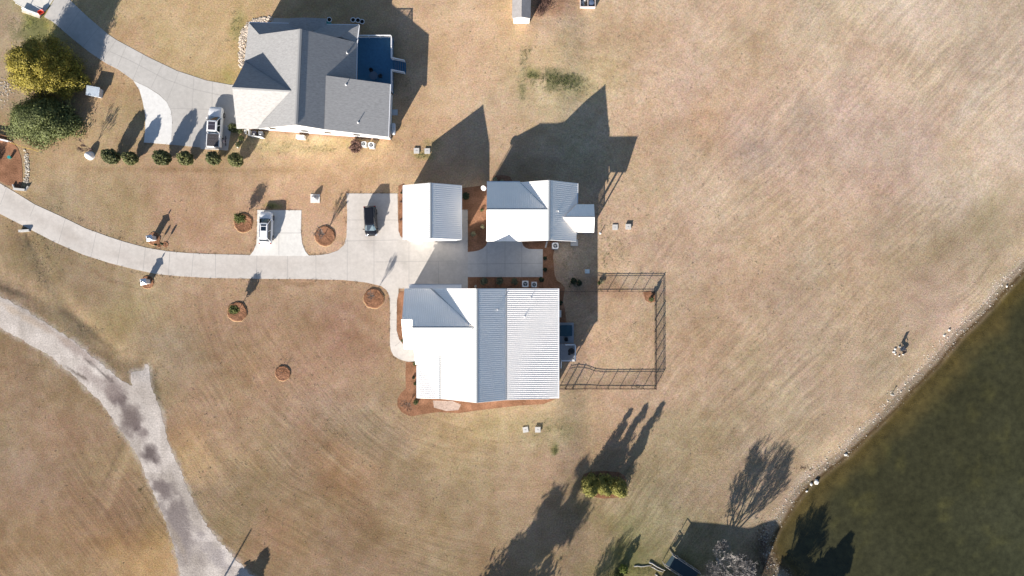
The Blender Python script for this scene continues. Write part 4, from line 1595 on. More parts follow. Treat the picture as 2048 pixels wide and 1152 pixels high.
R6.piece([(717.8, 50.2, 3.6), (713.7, 86, 3.45), (680, 74, 4.7)], [(717.8, 50.2), (704, 57), (680, 74), (713.7, 86)])
R6.build(nb, M_SHINGLE, name="lower_roof")
R7 = Roof(.15)
R7.piece([(612, 35, 4.7), (612, 70, 4.7), (578, 50, 3.7)], [(612, 35), (612, 66), (580, 52), (580, 36)])
R7.piece([(612, 35, 4.7), (612, 70, 4.7), (652, 50, 3.7)], [(612, 35), (652, 37), (652, 54), (612, 66)])
R7.build(nb, M_SHINGLE, name="porch_roof")
mb = MB()
cap(mb, (600.6, 57.8, zn), (592, 249.4, zn), .22)
cap(mb, (464.4, 174.4, zwg), (581.7, 181.4, zwg), .2)
mb.build("ridge_cap", mat("shingle_ridge", (.26, .26, .26), rough=.9), nb)
EX1 = V(778, 220, 4.0).x - .2
SYn = V(592, 249.4, zn).y + .42
def lineY(px):   # south wall slants slightly with the roof edge
    return None
s_w, s_e = G(480, 262), G(782, 280.5)
s_w.x = V(473.3, 257, 3.7).x + .3
s_m = G(592, 271)
nW = V(497.5, 45, 3.6)
n_e = G(722, 70)
m_e = G(722, 172)
walls(nb, R5, [(s_w.x + .1, s_w.y + .25), (s_e.x, s_e.y + .05), (EX1 + .0, V(779, 170, 4.1).y - .3), (m_e.x - .35, V(779, 170, 4.1).y - .28), (V(713, 90, 3.5).x - .4, V(600, 57.8, zn).y - .45), (nW.x + .25, V(600, 57.8, zn).y - .45),
               (V(489, 125, 3.7).x + .4, V(489, 140, 3.7).y), (V(465, 170, 5).x + .4, V(489, 140, 3.7).y - .05)], M_WHITE, 3.4)
mb = MB()
yl = V(600, 47, 3.6).y - .4
mb.prism([(nW.x + .25, V(600, 57.8, zn).y - .46), (V(713, 90, 3.5).x - .4, V(600, 57.8, zn).y - .46), (V(713, 90, 3.5).x - .4, yl), (nW.x + .25, yl)], 3.35, -.2)
mb.build("porch_wall", M_WHITE, nb)
mb = MB()
for (a, b) in (((s_w.x + .1, s_w.y + .22), (s_e.x, s_e.y + .02)),):
    d = Vector(b) - Vector(a)
    mb.box(((a[0] + b[0]) / 2, (a[1] + b[1]) / 2 - .0, -.05), (d.length, .1, .6), math.atan2(d.y, d.x))
mb.build("foundation", M_BRICK, nb)
for (px, py, z) in ((694.8, 106.8, 5.0), (692, 169.4, 5.2), (716.2, 245, 4.8)):
    vent(nb, R5, px, py, z, .5)
gutter(nb, V(780.8, 168.5, 4.0), V(776.6, 273.6, 4.0))
gutter(nb, V(714.2, 84.7, 3.5), V(712.8, 159, 3.5))
gutter(nb, V(718.4, 50, 3.6), V(714.6, 85, 3.55))
gutter(nb, V(497.5, 44.6, 3.6), V(577, 46.5, 3.6))
gutter(nb, V(653, 48.5, 3.6), V(718, 49.6, 3.6))
q = G(781.5, 277)
downpipe(nb, q.x, q.y, 3.8, .05)
sd_ = (s_e - s_w).normalized()
san = math.degrees(math.atan2(sd_.y, sd_.x)) - 90
for t in (.2, .42, .58, .78):
    q = s_w + (s_e - s_w) * t
    window(nb, q.x, q.y + .24 - .18 * t, 1.9, 1.0, 1.3, san)
q = s_w + (s_e - s_w) * .42
window(nb, q.x, q.y + .17, 4.6, .6, .5, san, "gable_vent")
# raised back deck with white railing and stairs
zd = 1.25
ds = [V(718.5, 72.5, zd), V(786, 74.5, zd), V(783, 168, zd), V(716, 168, zd)]
D4 = Vector(((m_e.x - .4), ds[2].y, zd))
mb = MB()
x0d, x1d = V(713, 120, 3.5).x - .38, ds[1].x
y1d, y0d = ds[1].y, V(779, 170, 4.1).y - .27
k = int((y1d - y0d) / .145)
for i in range(k):
    y = y1d - .07 - i * .145
    mb.box(((x0d + x1d) / 2, y, zd - .03), (x1d - x0d, .136, .05))
mb.box((x1d - .02, (y0d + y1d) / 2, zd - .2), (.04, y1d - y0d - .1, .28))
mb.box(((x0d + x1d) / 2, y1d - .02, zd - .2), (x1d - x0d, .04, .28))
for x in (x0d + 1, (x0d + x1d) / 2, x1d - .15):
    for y in (y0d + .3, (y0d + y1d) / 2, y1d - .2):
        mb.box((x, y, (zd - .06 - .2) / 2), (.13, .13, zd - .06 + .2))
dk = mb.build("deck", M_DECKBLUE, nb)
sN, sS = V(786, 117, zd + .5).y, V(786, 141, zd + .5).y
railing(dk, [(x0d + .1, y1d - .08), (x1d - .08, y1d - .08), (x1d - .08, sN)], zd, .95)
railing(dk, [(x1d - .08, sS), (x1d - .08, y0d + .1)], zd, .95)
xe = V(811, 120, .4).x
mb = MB()
n = 7
for i in range(n):
    x = x1d + .02 + (xe - x1d) * (i + .5) / n
    mb.box((x, (sN + sS) / 2, zd - .1 - (zd - .1) * (i + .5) / n), ((xe - x1d) / n - .03, sN - sS - .1, .05))
for y in (sN - .03, sS + .03):
    mb.add([(x1d, y - .025, zd - .3), (xe, y - .025, -.02), (xe, y - .025, .16), (x1d, y - .025, zd - .06), (x1d, y + .025, zd - .3), (xe, y + .025, -.02), (xe, y + .025, .16), (x1d, y + .025, zd - .06)],
           [(0, 1, 2, 3), (7, 6, 5, 4), (3, 2, 6, 7), (0, 4, 5, 1), (1, 5, 6, 2), (0, 3, 7, 4)])
stn = mb.build("stairs", M_DECKBLUE, nb)
railing(stn, [(x1d, sN), (xe - .1, sN)], [zd, .12], .92, name="handrail")
railing(stn, [(x1d, sS), (xe - .1, sS)], [zd, .12], .92, name="handrail")
# patio set on the deck
q = V(747, 151, zd + .72)
tb = thing("patio_table", (q.x, q.y, zd), "round dark table on the neighbouring house's shaded blue deck", "table")
mb = MB()
mb.lathe((q.x, q.y, zd), [(.55, .68), (.58, .70), (.58, .73), (.55, .735)], 24)
mb.build("tabletop", mat("slate_tabletop", (.10, .13, .17), rough=.5), tb)
for k in range(4):
    a_ = k * math.pi / 2 + .5
    mb = MB()
    mb.tube((q.x + .3 * math.cos(a_), q.y + .3 * math.sin(a_), zd + .69), (q.x + .42 * math.cos(a_), q.y + .42 * math.sin(a_), zd - .004), .02, n=6)
    mb.build("leg", M_DARK, tb)
c = V(742.8, 141.5, zd + .4)
patio_chair((c.x, c.y, zd - .003), 0.2, "dark chair above the round table on the blue deck")
c = V(760.5, 152, zd + .4)
patio_chair((c.x, c.y, zd - .003), -1.6, "dark chair right of the round table on the blue deck")

# ---------------------------------------------------------------- small white shed at the top edge
sh = thing("shed", G(1041, 15), "small white shed with a grey shingled roof cut off by the top edge", "shed")
R8 = Roof(.12)
R8.piece([(1043, 34, 2.95), (1044, -40, 2.95), (1024, 36, 2.2)], [(1043, 33.8), (1024, 36.2), (1025.5, -45), (1044.5, -46)])
R8.piece([(1043, 34, 2.95), (1044, -40, 2.95), (1061, 36, 2.2)], [(1043, 33.8), (1044.5, -46), (1063, -45), (1061, 36.6)])
R8.build(sh, mat("worn_grey_shingle", (.34, .32, .31), rough=.92, var=.15, vscale=2))
a, b, c2, d = V(1025.5, 36, 2.2), V(1060, 36, 2.2), V(1061, -40, 2.2), V(1027, -40, 2.2)
walls(sh, R8, [(a.x + .1, a.y + .1), (b.x - .05, b.y + .1), (c2.x - .05, c2.y), (d.x + .1, d.y)], M_WHITE, 2.2, drop=.125)
door(sh, (a.x + b.x) / 2, a.y + .1, .05, 1.1, 1.75, -90)

# ---------------------------------------------------------------- house just below the lower edge (only its shadow and stairs reach the picture)
lh = thing("house", G(1390, 1290), "wooden house just below the lower edge, casting a square shadow beside the pond bank", "house")
c0_, c1_ = G(1296, 1202), G(1448, 1240)
u = (Vector((c1_.x, c1_.y)) - Vector((c0_.x, c0_.y)))
un = u.normalized()
vn = Vector((un.y, -un.x))
A_ = Vector((c0_.x, c0_.y))
B_ = A_ + u
C_, D_ = B_ + vn * 9, A_ + vn * 9
base = gz(A_.x, A_.y)
mb = MB()
mb.prism([tuple(A_), tuple(B_), tuple(C_), tuple(D_)], base + 4.9, base - 2.2)
mb.build("wall", M_WOOD, lh)
mb = MB()
mid0, mid1 = (A_ + D_) / 2, (B_ + C_) / 2
zt = base + 4.91
for P4 in (((A_, B_, mid1, mid0), (0, 0, 1.5, 1.5)), ((D_, C_, mid1, mid0), (0, 0, 1.5, 1.5))):
    mb.poly([(p.x, p.y, zt + h_) for p, h_ in zip(*P4)])
mb.poly([(A_.x, A_.y, zt), (D_.x, D_.y, zt), (mid0.x, mid0.y, zt + 1.5)])
mb.poly([(B_.x, B_.y, zt), (C_.x, C_.y, zt), (mid1.x, mid1.y, zt + 1.5)])
mb.build("roof", M_SHINGLE, lh)

# ================================================================== VEHICLES (built along +Y = front, origin on the ground at the middle)
def loft(mb, stations, ring, mi=0):
    """stations: list of dicts; ring(st) -> list of (x,z) right half bottom to top centre"""
    rows = []
    for st in stations:
        half = ring(st)
        full = [(x, z) for x, z in half] + [(-x, z) for x, z in reversed(half)]
        rows.append([(x, st['y'], z) for x, z in full])
    n = len(rows[0])
    vs = [p for r in rows for p in r]
    fs = []
    for k in range(len(rows) - 1):
        for i in range(n - 1):
            fs.append((k * n + i, (k + 1) * n + i, (k + 1) * n + i + 1, k * n + i + 1))
        fs.append((k * n + n - 1, (k + 1) * n + n - 1, (k + 1) * n, k * n))
    fs.append(tuple(range(n)))
    fs.append(tuple((len(rows) - 1) * n + i for i in range(n - 1, -1, -1)))
    mb.add(vs, fs, mi)


def car(name, loc, rz, label, paint, L, W, H, st, cabin, glassm, cat="car", sunroof=None, bed=None, roofrail=False, group=None):
    t = thing(name, loc, label, cat, group, rz, local=True)
    mb = MB()

    def ring(s):
        w_, zt, zb = s['w'], s['z'], s.get('b', .24)
        return [(w_ * .86, zb), (w_ * .97, zb + .1), (w_, zb + (zt - zb) * .45), (w_ * .985, zb + (zt - zb) * .75), (w_ * .93, zt - .05), (w_ * .84, zt), (w_ * .45, zt + s.get('c', .03)), (0.001, zt + s.get('c', .03) * 1.25)]
    loft(mb, st, ring)
    body = mb.build("body", paint, t, smooth=True)
    m_ = body.modifiers.new("edge", 'BEVEL')
    m_.width = .02
    m_.limit_method = 'ANGLE'
    # greenhouse: yb0,yb1 base front/rear; yt0,yt1 roof front/rear; widths; heights
    yb0, yb1, yt0, yt1, wb, wt, zb, zt = cabin
    base = [(-wb, yb0 - .12), (-wb * .6, yb0), (wb * .6, yb0), (wb, yb0 - .12), (wb, yb1 + .1), (wb * .7, yb1), (-wb * .7, yb1), (-wb, yb1 + .1)]
    top = [(-wt, yt0 - .1), (-wt * .6, yt0), (wt * .6, yt0), (wt, yt0 - .1), (wt, yt1 + .08), (wt * .7, yt1), (-wt * .7, yt1), (-wt, yt1 + .08)]
    mb = MB()
    n = 8
    mb.add([(x, y, zb) for x, y in base] + [(x, y, zt) for x, y in top], [(i, (i + 1) % n, (i + 1) % n + n, i + n) for i in range(n)] + [tuple(range(n - 1, -1, -1)), tuple(range(n, 2 * n))])
    gl = mb.build("side_glass", M_CARGLASS, t)
    # windscreen panel, slightly proud
    mb = MB()
    e = .012
    P = [Vector((-wb * .93, yb0 - .12, zb + .03)), Vector((-wb * .58, yb0 - .01, zb + .03)), Vector((wb * .58, yb0 - .01, zb + .03)), Vector((wb * .93, yb0 - .12, zb + .03)),
         Vector((wt * .93, yt0 - .1, zt - .04)), Vector((wt * .58, yt0 + .01, zt - .04)), Vector((-wt * .58, yt0 + .01, zt - .04)), Vector((-wt * .93, yt0 - .1, zt - .04))]
    off = Vector((0, e, e * 1.5))
    mb.add([p + off for p in P], [tuple(range(8))])
    mb.build("windscreen", glassm, t)
    # roof skin
    mb = MB()
    g = .035
    rt = [(x * 1.0, y + (g if y > 0 and i in (1, 2) else 0), zt) for i, (x, y) in enumerate(top)]
    inner = [(x * .8, (y - (yt0 + yt1) / 2) * .85 + (yt0 + yt1) / 2, zt + .055) for x, y in top]
    lo = [(x * 1.02, y, zt - .05) for x, y in top]
    mb.add(lo + rt + inner, [(i, (i + 1) % n, (i + 1) % n + n, i + n) for i in range(n)] + [(i + n, (i + 1) % n + n, (i + 1) % n + 2 * n, i + 2 * n) for i in range(n)] + [tuple(range(2 * n, 3 * n))])
    rf = mb.build("roof", paint, t, smooth=False)
    if sunroof:
        for (y0, y1, w0) in sunroof:
            mb = MB()
            mb.box((0, (y0 + y1) / 2, zt + .058), (w0, y0 - y1, .02))
            mb.build("sunroof", M_CARGLASS, rf)
    # pillars
    for sx in (-1, 1):
        for (pb, pt) in (((sx * wb * .97, yb0 - .1, zb), (sx * wt * 1.0, yt0 - .06, zt)), ((sx * wb * 1.005, (yb0 + yb1) / 2, zb), (sx * wt * 1.01, (yt0 + yt1) / 2, zt - .02)),
                         ((sx * wb * .97, yb1 + .1, zb), (sx * wt * 1.0, yt1 + .06, zt))):
            mb = MB()
            mb.tube(pb, pt, .045, n=6)
            mb.build("pillar", paint, t)
        if roofrail:
            mb = MB()
            mb.box((sx * wt * .9, (yt0 + yt1) / 2, zt + .07), (.04, (yt0 - yt1) * .8, .05))
            mb.build("roof_rail", M_RIM, rf)
        mb = MB()
        mb.box((sx * (wb + .17), yb0 - .28, zb + .08), (.2, .12, .15))
        mb.box((sx * (wb + .06), yb0 - .26, zb + .03), (.14, .05, .05))
        mb.build("wing_mirror", paint, t)
        ys, ye = st[-1], st[0]
        yf, yr = max(st[0]['y'], st[-1]['y']), min(st[0]['y'], st[-1]['y'])
        mb = MB()
        wf = st[1]['w'] if st[0]['y'] > 0 else st[-2]['w']
        mb.box((sx * W * .36, yf - .16, .68), (.34, .28, .16), -sx * .45)
        mb.build("headlamp", M_LAMP, t)
        mb = MB()
        mb.box((sx * W * .41, yr + .09, .85), (.18, .14, .22))
        mb.build("tail_lamp", M_TAIL, t)
        for yy in (L * .31, -L * .30):
            mb = MB()
            r_ = .36
            mb.tube((sx * (W / 2 - .22), yy, r_), (sx * (W / 2 + .012), yy, r_), r_, n=20)
            wl = mb.build("wheel", M_TYRE, t)
            mb = MB()
            mb.tube((sx * (W / 2 - .04), yy, r_), (sx * (W / 2 + .022), yy, r_), r_ * .6, n=12)
            mb.build("rim", M_RIM, wl)
    return t, body


def stn(L, rows):
    """rows: (fraction from front 0..1, halfwidth, top z, crown, bottom)"""
    return [dict(y=L / 2 - f * L, w=w_, z=z_, c=c_, b=b_) for f, w_, z_, c_, b_ in rows]


# white SUV, nose toward the top of the picture
g = G(531.5, 455.5, .8)
Ls, Ws = 4.62, 1.88
car("parked_car", (g.x, g.y, gz(g.x, g.y) + .036), rad(-1.5), "white car with a dark sunroof parked on the square white concrete pad", M_CARWHITE, Ls, Ws, 1.7,
    stn(Ls, [(0, .55, .62, .02, .38), (.02, .74, .74, .03, .3), (.06, .86, .86, .04, .22), (.14, .92, .95, .05, .22), (.26, .94, 1.02, .05, .22), (.34, .94, 1.05, .04, .22), (.6, .94, 1.08, .03, .22),
             (.85, .92, 1.1, .03, .24), (.94, .88, 1.06, .03, .28), (.985, .80, .9, .02, .34), (1, .7, .75, .01, .4)]),
    (1.28, -2.02, .58, -1.72, .84, .62, 1.03, 1.62), M_CARGLASS, sunroof=[(.40, .16, .74), (.06, -.5, .72)], roofrail=True, group="cars parked off the long driveway")
# black people carrier, nose toward the bottom
g = G(741, 442, .8)
Lk, Wk = 4.25, 1.82
car("parked_car", (g.x, g.y, gz(g.x, g.y) + .034), rad(180 + 3.5), "glossy black car parked nose down left of the garage", M_CARBLACK, Lk, Wk, 1.7,
    stn(Lk, [(0, .5, .6, .02, .36), (.03, .74, .76, .03, .28), (.09, .86, .88, .04, .22), (.18, .9, .96, .05, .22), (.28, .91, 1.0, .04, .22), (.6, .91, 1.04, .03, .22),
             (.9, .89, 1.04, .03, .24), (.97, .84, .96, .02, .3), (1, .76, .8, .01, .36)]),
    (1.42, -2.02, .62, -1.86, .82, .64, 1.0, 1.66), M_PALEGLASS, group="cars parked off the long driveway")
# white pickup, nose toward the top
g = G(430.5, 254.5, .8)
Lt, Wt = 5.75, 1.98
pt, pb = car("pickup_truck", (g.x, g.y, gz(g.x, g.y) + .04), rad(-3.2), "white pickup truck with a black bed cover beside the grey-roofed house", M_CARWHITE, Lt, Wt, 1.9,
             stn(Lt, [(0, .72, .8, .02, .42), (.02, .86, .98, .03, .34), (.06, .94, 1.08, .04, .28), (.15, .98, 1.15, .05, .28), (.25, .98, 1.2, .05, .28), (.3, .98, 1.22, .03, .28), (.62, .98, 1.24, .02, .28),
                      (.97, .97, 1.24, .02, .3), (.995, .95, 1.2, .01, .36), (1, .92, 1.1, .01, .42)]),
             (1.42, -.98, .72, -.82, .88, .72, 1.2, 1.86), M_BLUEGLASS, cat="pickup truck")
mb = MB()
for k in range(4):
    y0 = -1.06 - k * .44
    mb.box((0, y0 - .215, 1.265 + .012), (1.62, .42, .05))
mb.build("bed_cover", mat("black_vinyl_cover", (.055, .05, .055), rough=.75), pt)
mb = MB()
for (y0, y1) in ((.5, .1), (.06, -.62)):
    mb.box((-.02, (y0 + y1) / 2, 1.922), (.98, y0 - y1, .02))
mb.build("roof_panel", mat("dark_roof_panel", (.05, .045, .06), rough=.35), pt)
for sx in (-1, 1):
    mb = MB()
    mb.box((sx * .88, -1.95, 1.27), (.1, 1.75, .07))
    mb.build("bed_rail", M_CARWHITE, pt)
mb = MB()
mb.box((0, -Lt / 2 - .03, .6), (1.7, .16, .2))
mb.build("rear_bumper", M_RIM, pt)


# bicycle standing beside the truck
def wheel_ring(mb, c, r, nrm, tr=.025, n=20, m=6):
    a = nrm.orthogonal().normalized()
    b = nrm.cross(a)
    vs, fs = [], []
    for i in range(n):
        t = 2 * math.pi * i / n
        d = a * math.cos(t) + b * math.sin(t)
        for j in range(m):
            p = 2 * math.pi * j / m
            vs.append(c + d * (r + tr * math.cos(p)) + nrm * (tr * math.sin(p)))
    for i in range(n):
        for j in range(m):
            fs.append((i * m + j, ((i + 1) % n) * m + j, ((i + 1) % n) * m + (j + 1) % m, i * m + (j + 1) % m))
    mb.add(vs, fs)


g = G(452.5, 283)
bt = thing("bicycle", (g.x, g.y, .07), "small dark bicycle leaning behind the white pickup's right side", "bicycle")
ln = Vector((.28, 0, 1)).normalized()
X_ = Vector((1, 0, -.28)).normalized()


def bp_(y, z, x=0):
    return Vector((g.x, g.y, .07)) + Vector((0, y, 0)) + ln * z + X_ * x


for y in (-.45, .45):
    mb = MB()
    wheel_ring(mb, bp_(y, .3), .27, X_, .028)
    for k in range(8):
        t = k * math.pi / 4
        mb.tube(bp_(y, .3), bp_(y + .27 * math.cos(t), .3 + .27 * math.sin(t)), .006, n=4, caps=False)
    mb.build("wheel", M_TYRE, bt)
mb = MB()
for a, b in (((-.45, .3), (-.05, .3)), ((-.45, .3), (-.15, .68)), ((-.05, .3), (-.15, .72)), ((-.15, .66), (.3, .68)), ((-.05, .3), (.3, .64)), ((.45, .3), (.28, .78))):
    mb.tube(bp_(*a), bp_(*b), .02, n=6)
mb.build("frame", mat("plum_bike_paint", (.10, .03, .05), rough=.4), bt)
mb = MB()
mb.tube(bp_(.26, .82, -.26), bp_(.26, .82, .26), .016, n=6)
mb.build("handlebar", M_DARK, bt)
mb = MB()
mb.box(bp_(-.17, .76), (.14, .26, .05))
mb.build("saddle", M_DARK, bt)
g2 = G(447.6, 283.5)
mb = MB()
mb.lathe((g2.x, g2.y, .07), [(.17, 0), (.21, .05), (.22, .38), (.235, .40), (.235, .43), (.19, .44), (.1, .47)], 16)
tag(mb.build("bucket", mat("pink_white_plastic", (.72, .58, .55), rough=.5)), "pale pinkish lidded bucket between the pickup's rear wheel and the bicycle", "bucket")


# ================================================================== PLANTS
class Foliage:
    def __init__(s, seed):
        s.r = np.random.RandomState(seed)
        s.V, s.n = [], 0

    def leaves(s, P, size, up=.0, spread=1.0, aspect=.55, face=None):
        """P: Nx3 centres -> one quad each, random orientation (face: Nx3 outward hints)"""
        N = len(P)
        nrm = s.r.normal(size=(N, 3))
        nrm[:, 2] = np.abs(nrm[:, 2]) + up
        if face is not None:
            nrm = nrm * .6 + face * 1.1
        nrm /= np.linalg.norm(nrm, axis=1)[:, None] + 1e-9
        a = np.cross(nrm, s.r.normal(size=(N, 3)))
        a /= np.linalg.norm(a, axis=1)[:, None] + 1e-9
        b = np.cross(nrm, a)
        sz = size * s.r.uniform(.6, 1.35, N)[:, None] * spread
        a, b = a * sz, b * sz * aspect
        s.V.append(np.stack([P - a, P - b * .9, P + a, P + b * .9], 1).reshape(-1, 3))
        s.n += N

    def build(s, name, m, parent=None, origin=None):
        V_ = np.concatenate(s.V)
        if parent is not None:
            o = np.array(parent['_o'])
            loc = (0, 0, 0)
        else:
            o = np.array(origin if origin is not None else [V_[:, 0].mean(), V_[:, 1].mean(), V_[:, 2].min()])
            loc = tuple(o)
        V_ = V_ - o
        me = bpy.data.meshes.new(name)
        me.vertices.add(len(V_))
        me.vertices.foreach_set("co", V_.ravel())
        me.loops.add(len(V_))
        me.loops.foreach_set("vertex_index", np.arange(len(V_)))
        me.polygons.add(len(V_) // 4)
        me.polygons.foreach_set("loop_start", np.arange(0, len(V_), 4))
        me.update(calc_edges=True)
        me.materials.append(m)
        ob = bpy.data.objects.new(name, me)
        COL.objects.link(ob)
        ob.location = loc
        if parent is not None:
            ob.parent = parent
            ob['_o'] = [float(t) for t in o]
        return ob


def limbs(mb, p, d, ln, r, depth, rng, spread=.5, up=.15, ratio=.68, kids_=3, tips=None, minr=.006, seg=2, side=5):
    """recursive tapering branches"""
    q = Vector(p)
    d = Vector(d).normalized()
    for k in range(seg):
        nd = (d + Vector((rng.gauss(0, .08), rng.gauss(0, .08), rng.gauss(0, .05) + up * .15))).normalized()
        e = q + nd * ln / seg
        r2 = max(minr, r * (1 - .28 * (k + 1) / seg))
        mb.tube(q, e, max(minr, r * (1 - .28 * k / seg)), r2, n=side, caps=False)
        if depth > 0 and k < seg - 1 and rng.random() < .6:
            s_ = Vector((rng.gauss(0, 1), rng.gauss(0, 1), rng.gauss(0, .5))).normalized()
            limbs(mb, e, nd + s_ * spread * 1.2, ln * ratio, r2 * .6, depth - 1, rng, spread, up, ratio, kids_, tips, minr, seg, max(3, side - 1))
        q, d = e, nd
    if depth <= 0:
        if tips is not None:
            tips.append(tuple(q))
        return
    for k in range(kids_):
        a_ = rng.random() * 6.28
        s_ = Vector((math.cos(a_), math.sin(a_), rng.uniform(-.2, .5)))
        limbs(mb, q, d + s_ * spread * rng.uniform(.6, 1.3) + Vector((0, 0, up)), ln * ratio * rng.uniform(.8, 1.15), r * .62, depth - 1, rng, spread, up, ratio, kids_, tips, minr, seg, max(3, side - 1))


def bare_tree(px, py, h, seed, label, trunk_r=.05, spread=.5, crown=1.0, depth=4, kids_=3, world=None, group="bare young trees in mulch rings", m=None, tfrac=.3, name="bare_tree", up=.25, minr=.006, zoff=0.0, lean=(0, 0), scalew=None):
    rng = random.Random(seed)
    g = G(px, py) if world is None else Vector(world)
    g.z += zoff
    t = thing(name, tuple(g), label, "tree", group)
    mb = MB()
    mb.tube((g.x, g.y, g.z - .15), (g.x + lean[0] * h * tfrac, g.y + lean[1] * h * tfrac, g.z + h * tfrac), trunk_r * 1.2, trunk_r * .85, n=8)
    mb.build("trunk", m or M_BARK, t)
    mb = MB()
    tips = []
    base = Vector((g.x + lean[0] * h * tfrac, g.y + lean[1] * h * tfrac, g.z + h * tfrac - .02))
    n = kids_ + 2
    tot = sum(.68 ** k for k in range(depth + 1))
    for k in range(n):
        a_ = k * 6.28 / n + rng.random()
        limbs(mb, base, Vector((math.cos(a_) * spread * crown, math.sin(a_) * spread * crown, 1)) if k else Vector((.05, 0, 1)), h * (1 - tfrac) / tot * 1.02, trunk_r * .62, depth, rng, spread, up, .68, kids_, tips, minr)
    mb.build("branches", m or M_BARK, t)
    return t, tips


def conifer(px, py, h, r, seed, label, m, n=9000, leaf=.16, group=None, world=None, skirt=.15, wob=.28, power=.8, name="conifer", core=.55, trunk_r=.14, lobes=7, cat="tree", roundness=0.0, ell=1.0, per_clump=420, csc=.135):
    g = G(px, py) if world is None else Vector(world)
    rs = np.random.RandomState(seed)
    t = thing(name, tuple(g), label, cat, group)
    mb = MB()
    mb.tube((g.x, g.y, g.z - .2), (g.x, g.y, g.z + h * .85), trunk_r, trunk_r * .25, n=8)
    mb.build("trunk", M_BARK, t)
    # clumps: branch-end tufts spread over a tapering outline
    nc = max(30, n // per_clump)
    zc = rs.uniform(0, 1, nc) ** 1.25
    ang = rs.uniform(0, 2 * np.pi, nc)
    prof = (1 - zc) ** power if roundness == 0 else np.sqrt(np.clip(1 - (zc * 2 - .85) ** 2 / 1.6, .03, 1))
    ph = rs.uniform(0, 6.28, 4)
    rr_ = r * prof * (1 + wob * (np.sin(ang * 3 + ph[0] + zc * 5) * .35 + np.sin(ang * lobes + ph[1] - zc * 9) * .3 + rs.uniform(-1, .6, nc) * .5))
    rr_ = rr_ * rs.uniform(.62, 1.0, nc) ** .6
    cz = g.z + h * (skirt + (1 - skirt) * zc)
    C = np.stack([g.x + rr_ * np.cos(ang), g.y + rr_ * np.sin(ang) * ell, cz], 1)
    per = n // nc
    fo = Foliage(seed + 1)
    cs = np.repeat(C, per, 0)
    out = np.stack([np.cos(ang), np.sin(ang), np.full(nc, .35)], 1)
    outr = np.repeat(out, per, 0)
    sc = np.repeat((r * csc + .05) * rs.uniform(.7, 1.5, nc) * (.55 + .6 * prof), per)[:, None]
    dd = rs.normal(size=cs.shape)
    dd /= np.linalg.norm(dd, axis=1)[:, None]
    shell = rs.uniform(.5, 1.0, len(cs))[:, None] ** .5
    tail = 1 + .7 * (rs.uniform(0, 1, len(cs))[:, None] ** 3)
    P = cs + dd * shell * tail * sc * 1.5 * np.array([1, 1, .8]) + outr * sc * .3
    P[:, 2] = np.maximum(P[:, 2], g.z + .03)
    P[:, 2] = np.minimum(P[:, 2], g.z + h)
    fo.leaves(P, leaf, up=.1, aspect=.5, face=dd)
    fo.build("crown", m, t)
    # shaded inner mass so the crown is not see-through
    mb = MB()
    rng = random.Random(seed)
    nn, rows = 12, []
    zs = [skirt + .02, .25, .4, .55, .7, .82]
    for q_ in zs:
        pr = ((1 - q_) ** power if roundness == 0 else math.sqrt(max(.03, 1 - (q_ * 2 - .85) ** 2 / 1.6))) * r * core
        rows.append([(pr * rng.uniform(.7, 1.15), q_ * h) for _ in range(nn)])
    vs = []
    for row in rows:
        for i, (rq, z_) in enumerate(row):
            a_ = 2 * math.pi * i / nn
            vs.append((g.x + rq * math.cos(a_), g.y + rq * math.sin(a_) * ell, g.z + z_))
    fs = []
    for k in range(len(rows) - 1):
        for i in range(nn):
            j = (i + 1) % nn
            fs.append((k * nn + i, k * nn + j, (k + 1) * nn + j, (k + 1) * nn + i))
    fs.append(tuple((len(rows) - 1) * nn + i for i in range(nn)))
    mb.add(vs, fs)
    mb.build("inner_crown", m, t)
    return t


def shrub(px, py, h, r, seed, label, m, n=900, leaf=.07, group=None, cat="shrub", name="shrub", world=None, read_h=None, egg=1.0, stems=True, flat=1.0):
    g = (G(px, py, read_h or 0)) if world is None else Vector(world)
    g.z = gz(g.x, g.y) if world is None else g.z
    rs = np.random.RandomState(seed)
    t = thing(name, tuple(g), label, cat, group)
    fo = Foliage(seed + 5)
    # points near the surface of a lumpy ellipsoid
    k = max(10, n // 30)
    d = rs.normal(size=(k, 3))
    d /= np.linalg.norm(d, axis=1)[:, None]
    rad_ = rs.uniform(.66, 1.0, k)[:, None] ** .6
    C = d * rad_ * np.array([r * .82, r * .82 * flat, h * .44]) + np.array([0, 0, h * .53])
    cs = np.repeat(C, n // k, 0)
    dd = rs.normal(size=cs.shape)
    dd /= np.linalg.norm(dd, axis=1)[:, None]
    P = cs + dd * (rs.uniform(.4, 1.15, len(cs))[:, None]) * r * .2
    P[:, 2] = np.clip(P[:, 2], .03, h)
    P += np.array([g.x, g.y, g.z])
    fo.leaves(P, leaf, up=.15, aspect=.6, face=dd)
    fo.build("foliage", m, t)
    mb = MB()
    for kk in range(5):
        a_ = kk * 1.26 + seed
        mb.tube((g.x, g.y, g.z - .08), (g.x + math.cos(a_) * r * .45, g.y + math.sin(a_) * r * .45, g.z + h * .7), .03 + r * .01, .012, n=5)
    mb.build("stems", M_BARK, t)
    mb = MB()
    rng = random.Random(seed)
    mb.rock((g.x, g.y, g.z + h * .5), r * .62, rng, flat=h * .5 / r * .95)
    mb.build("inner_mass", m, t)
    return t


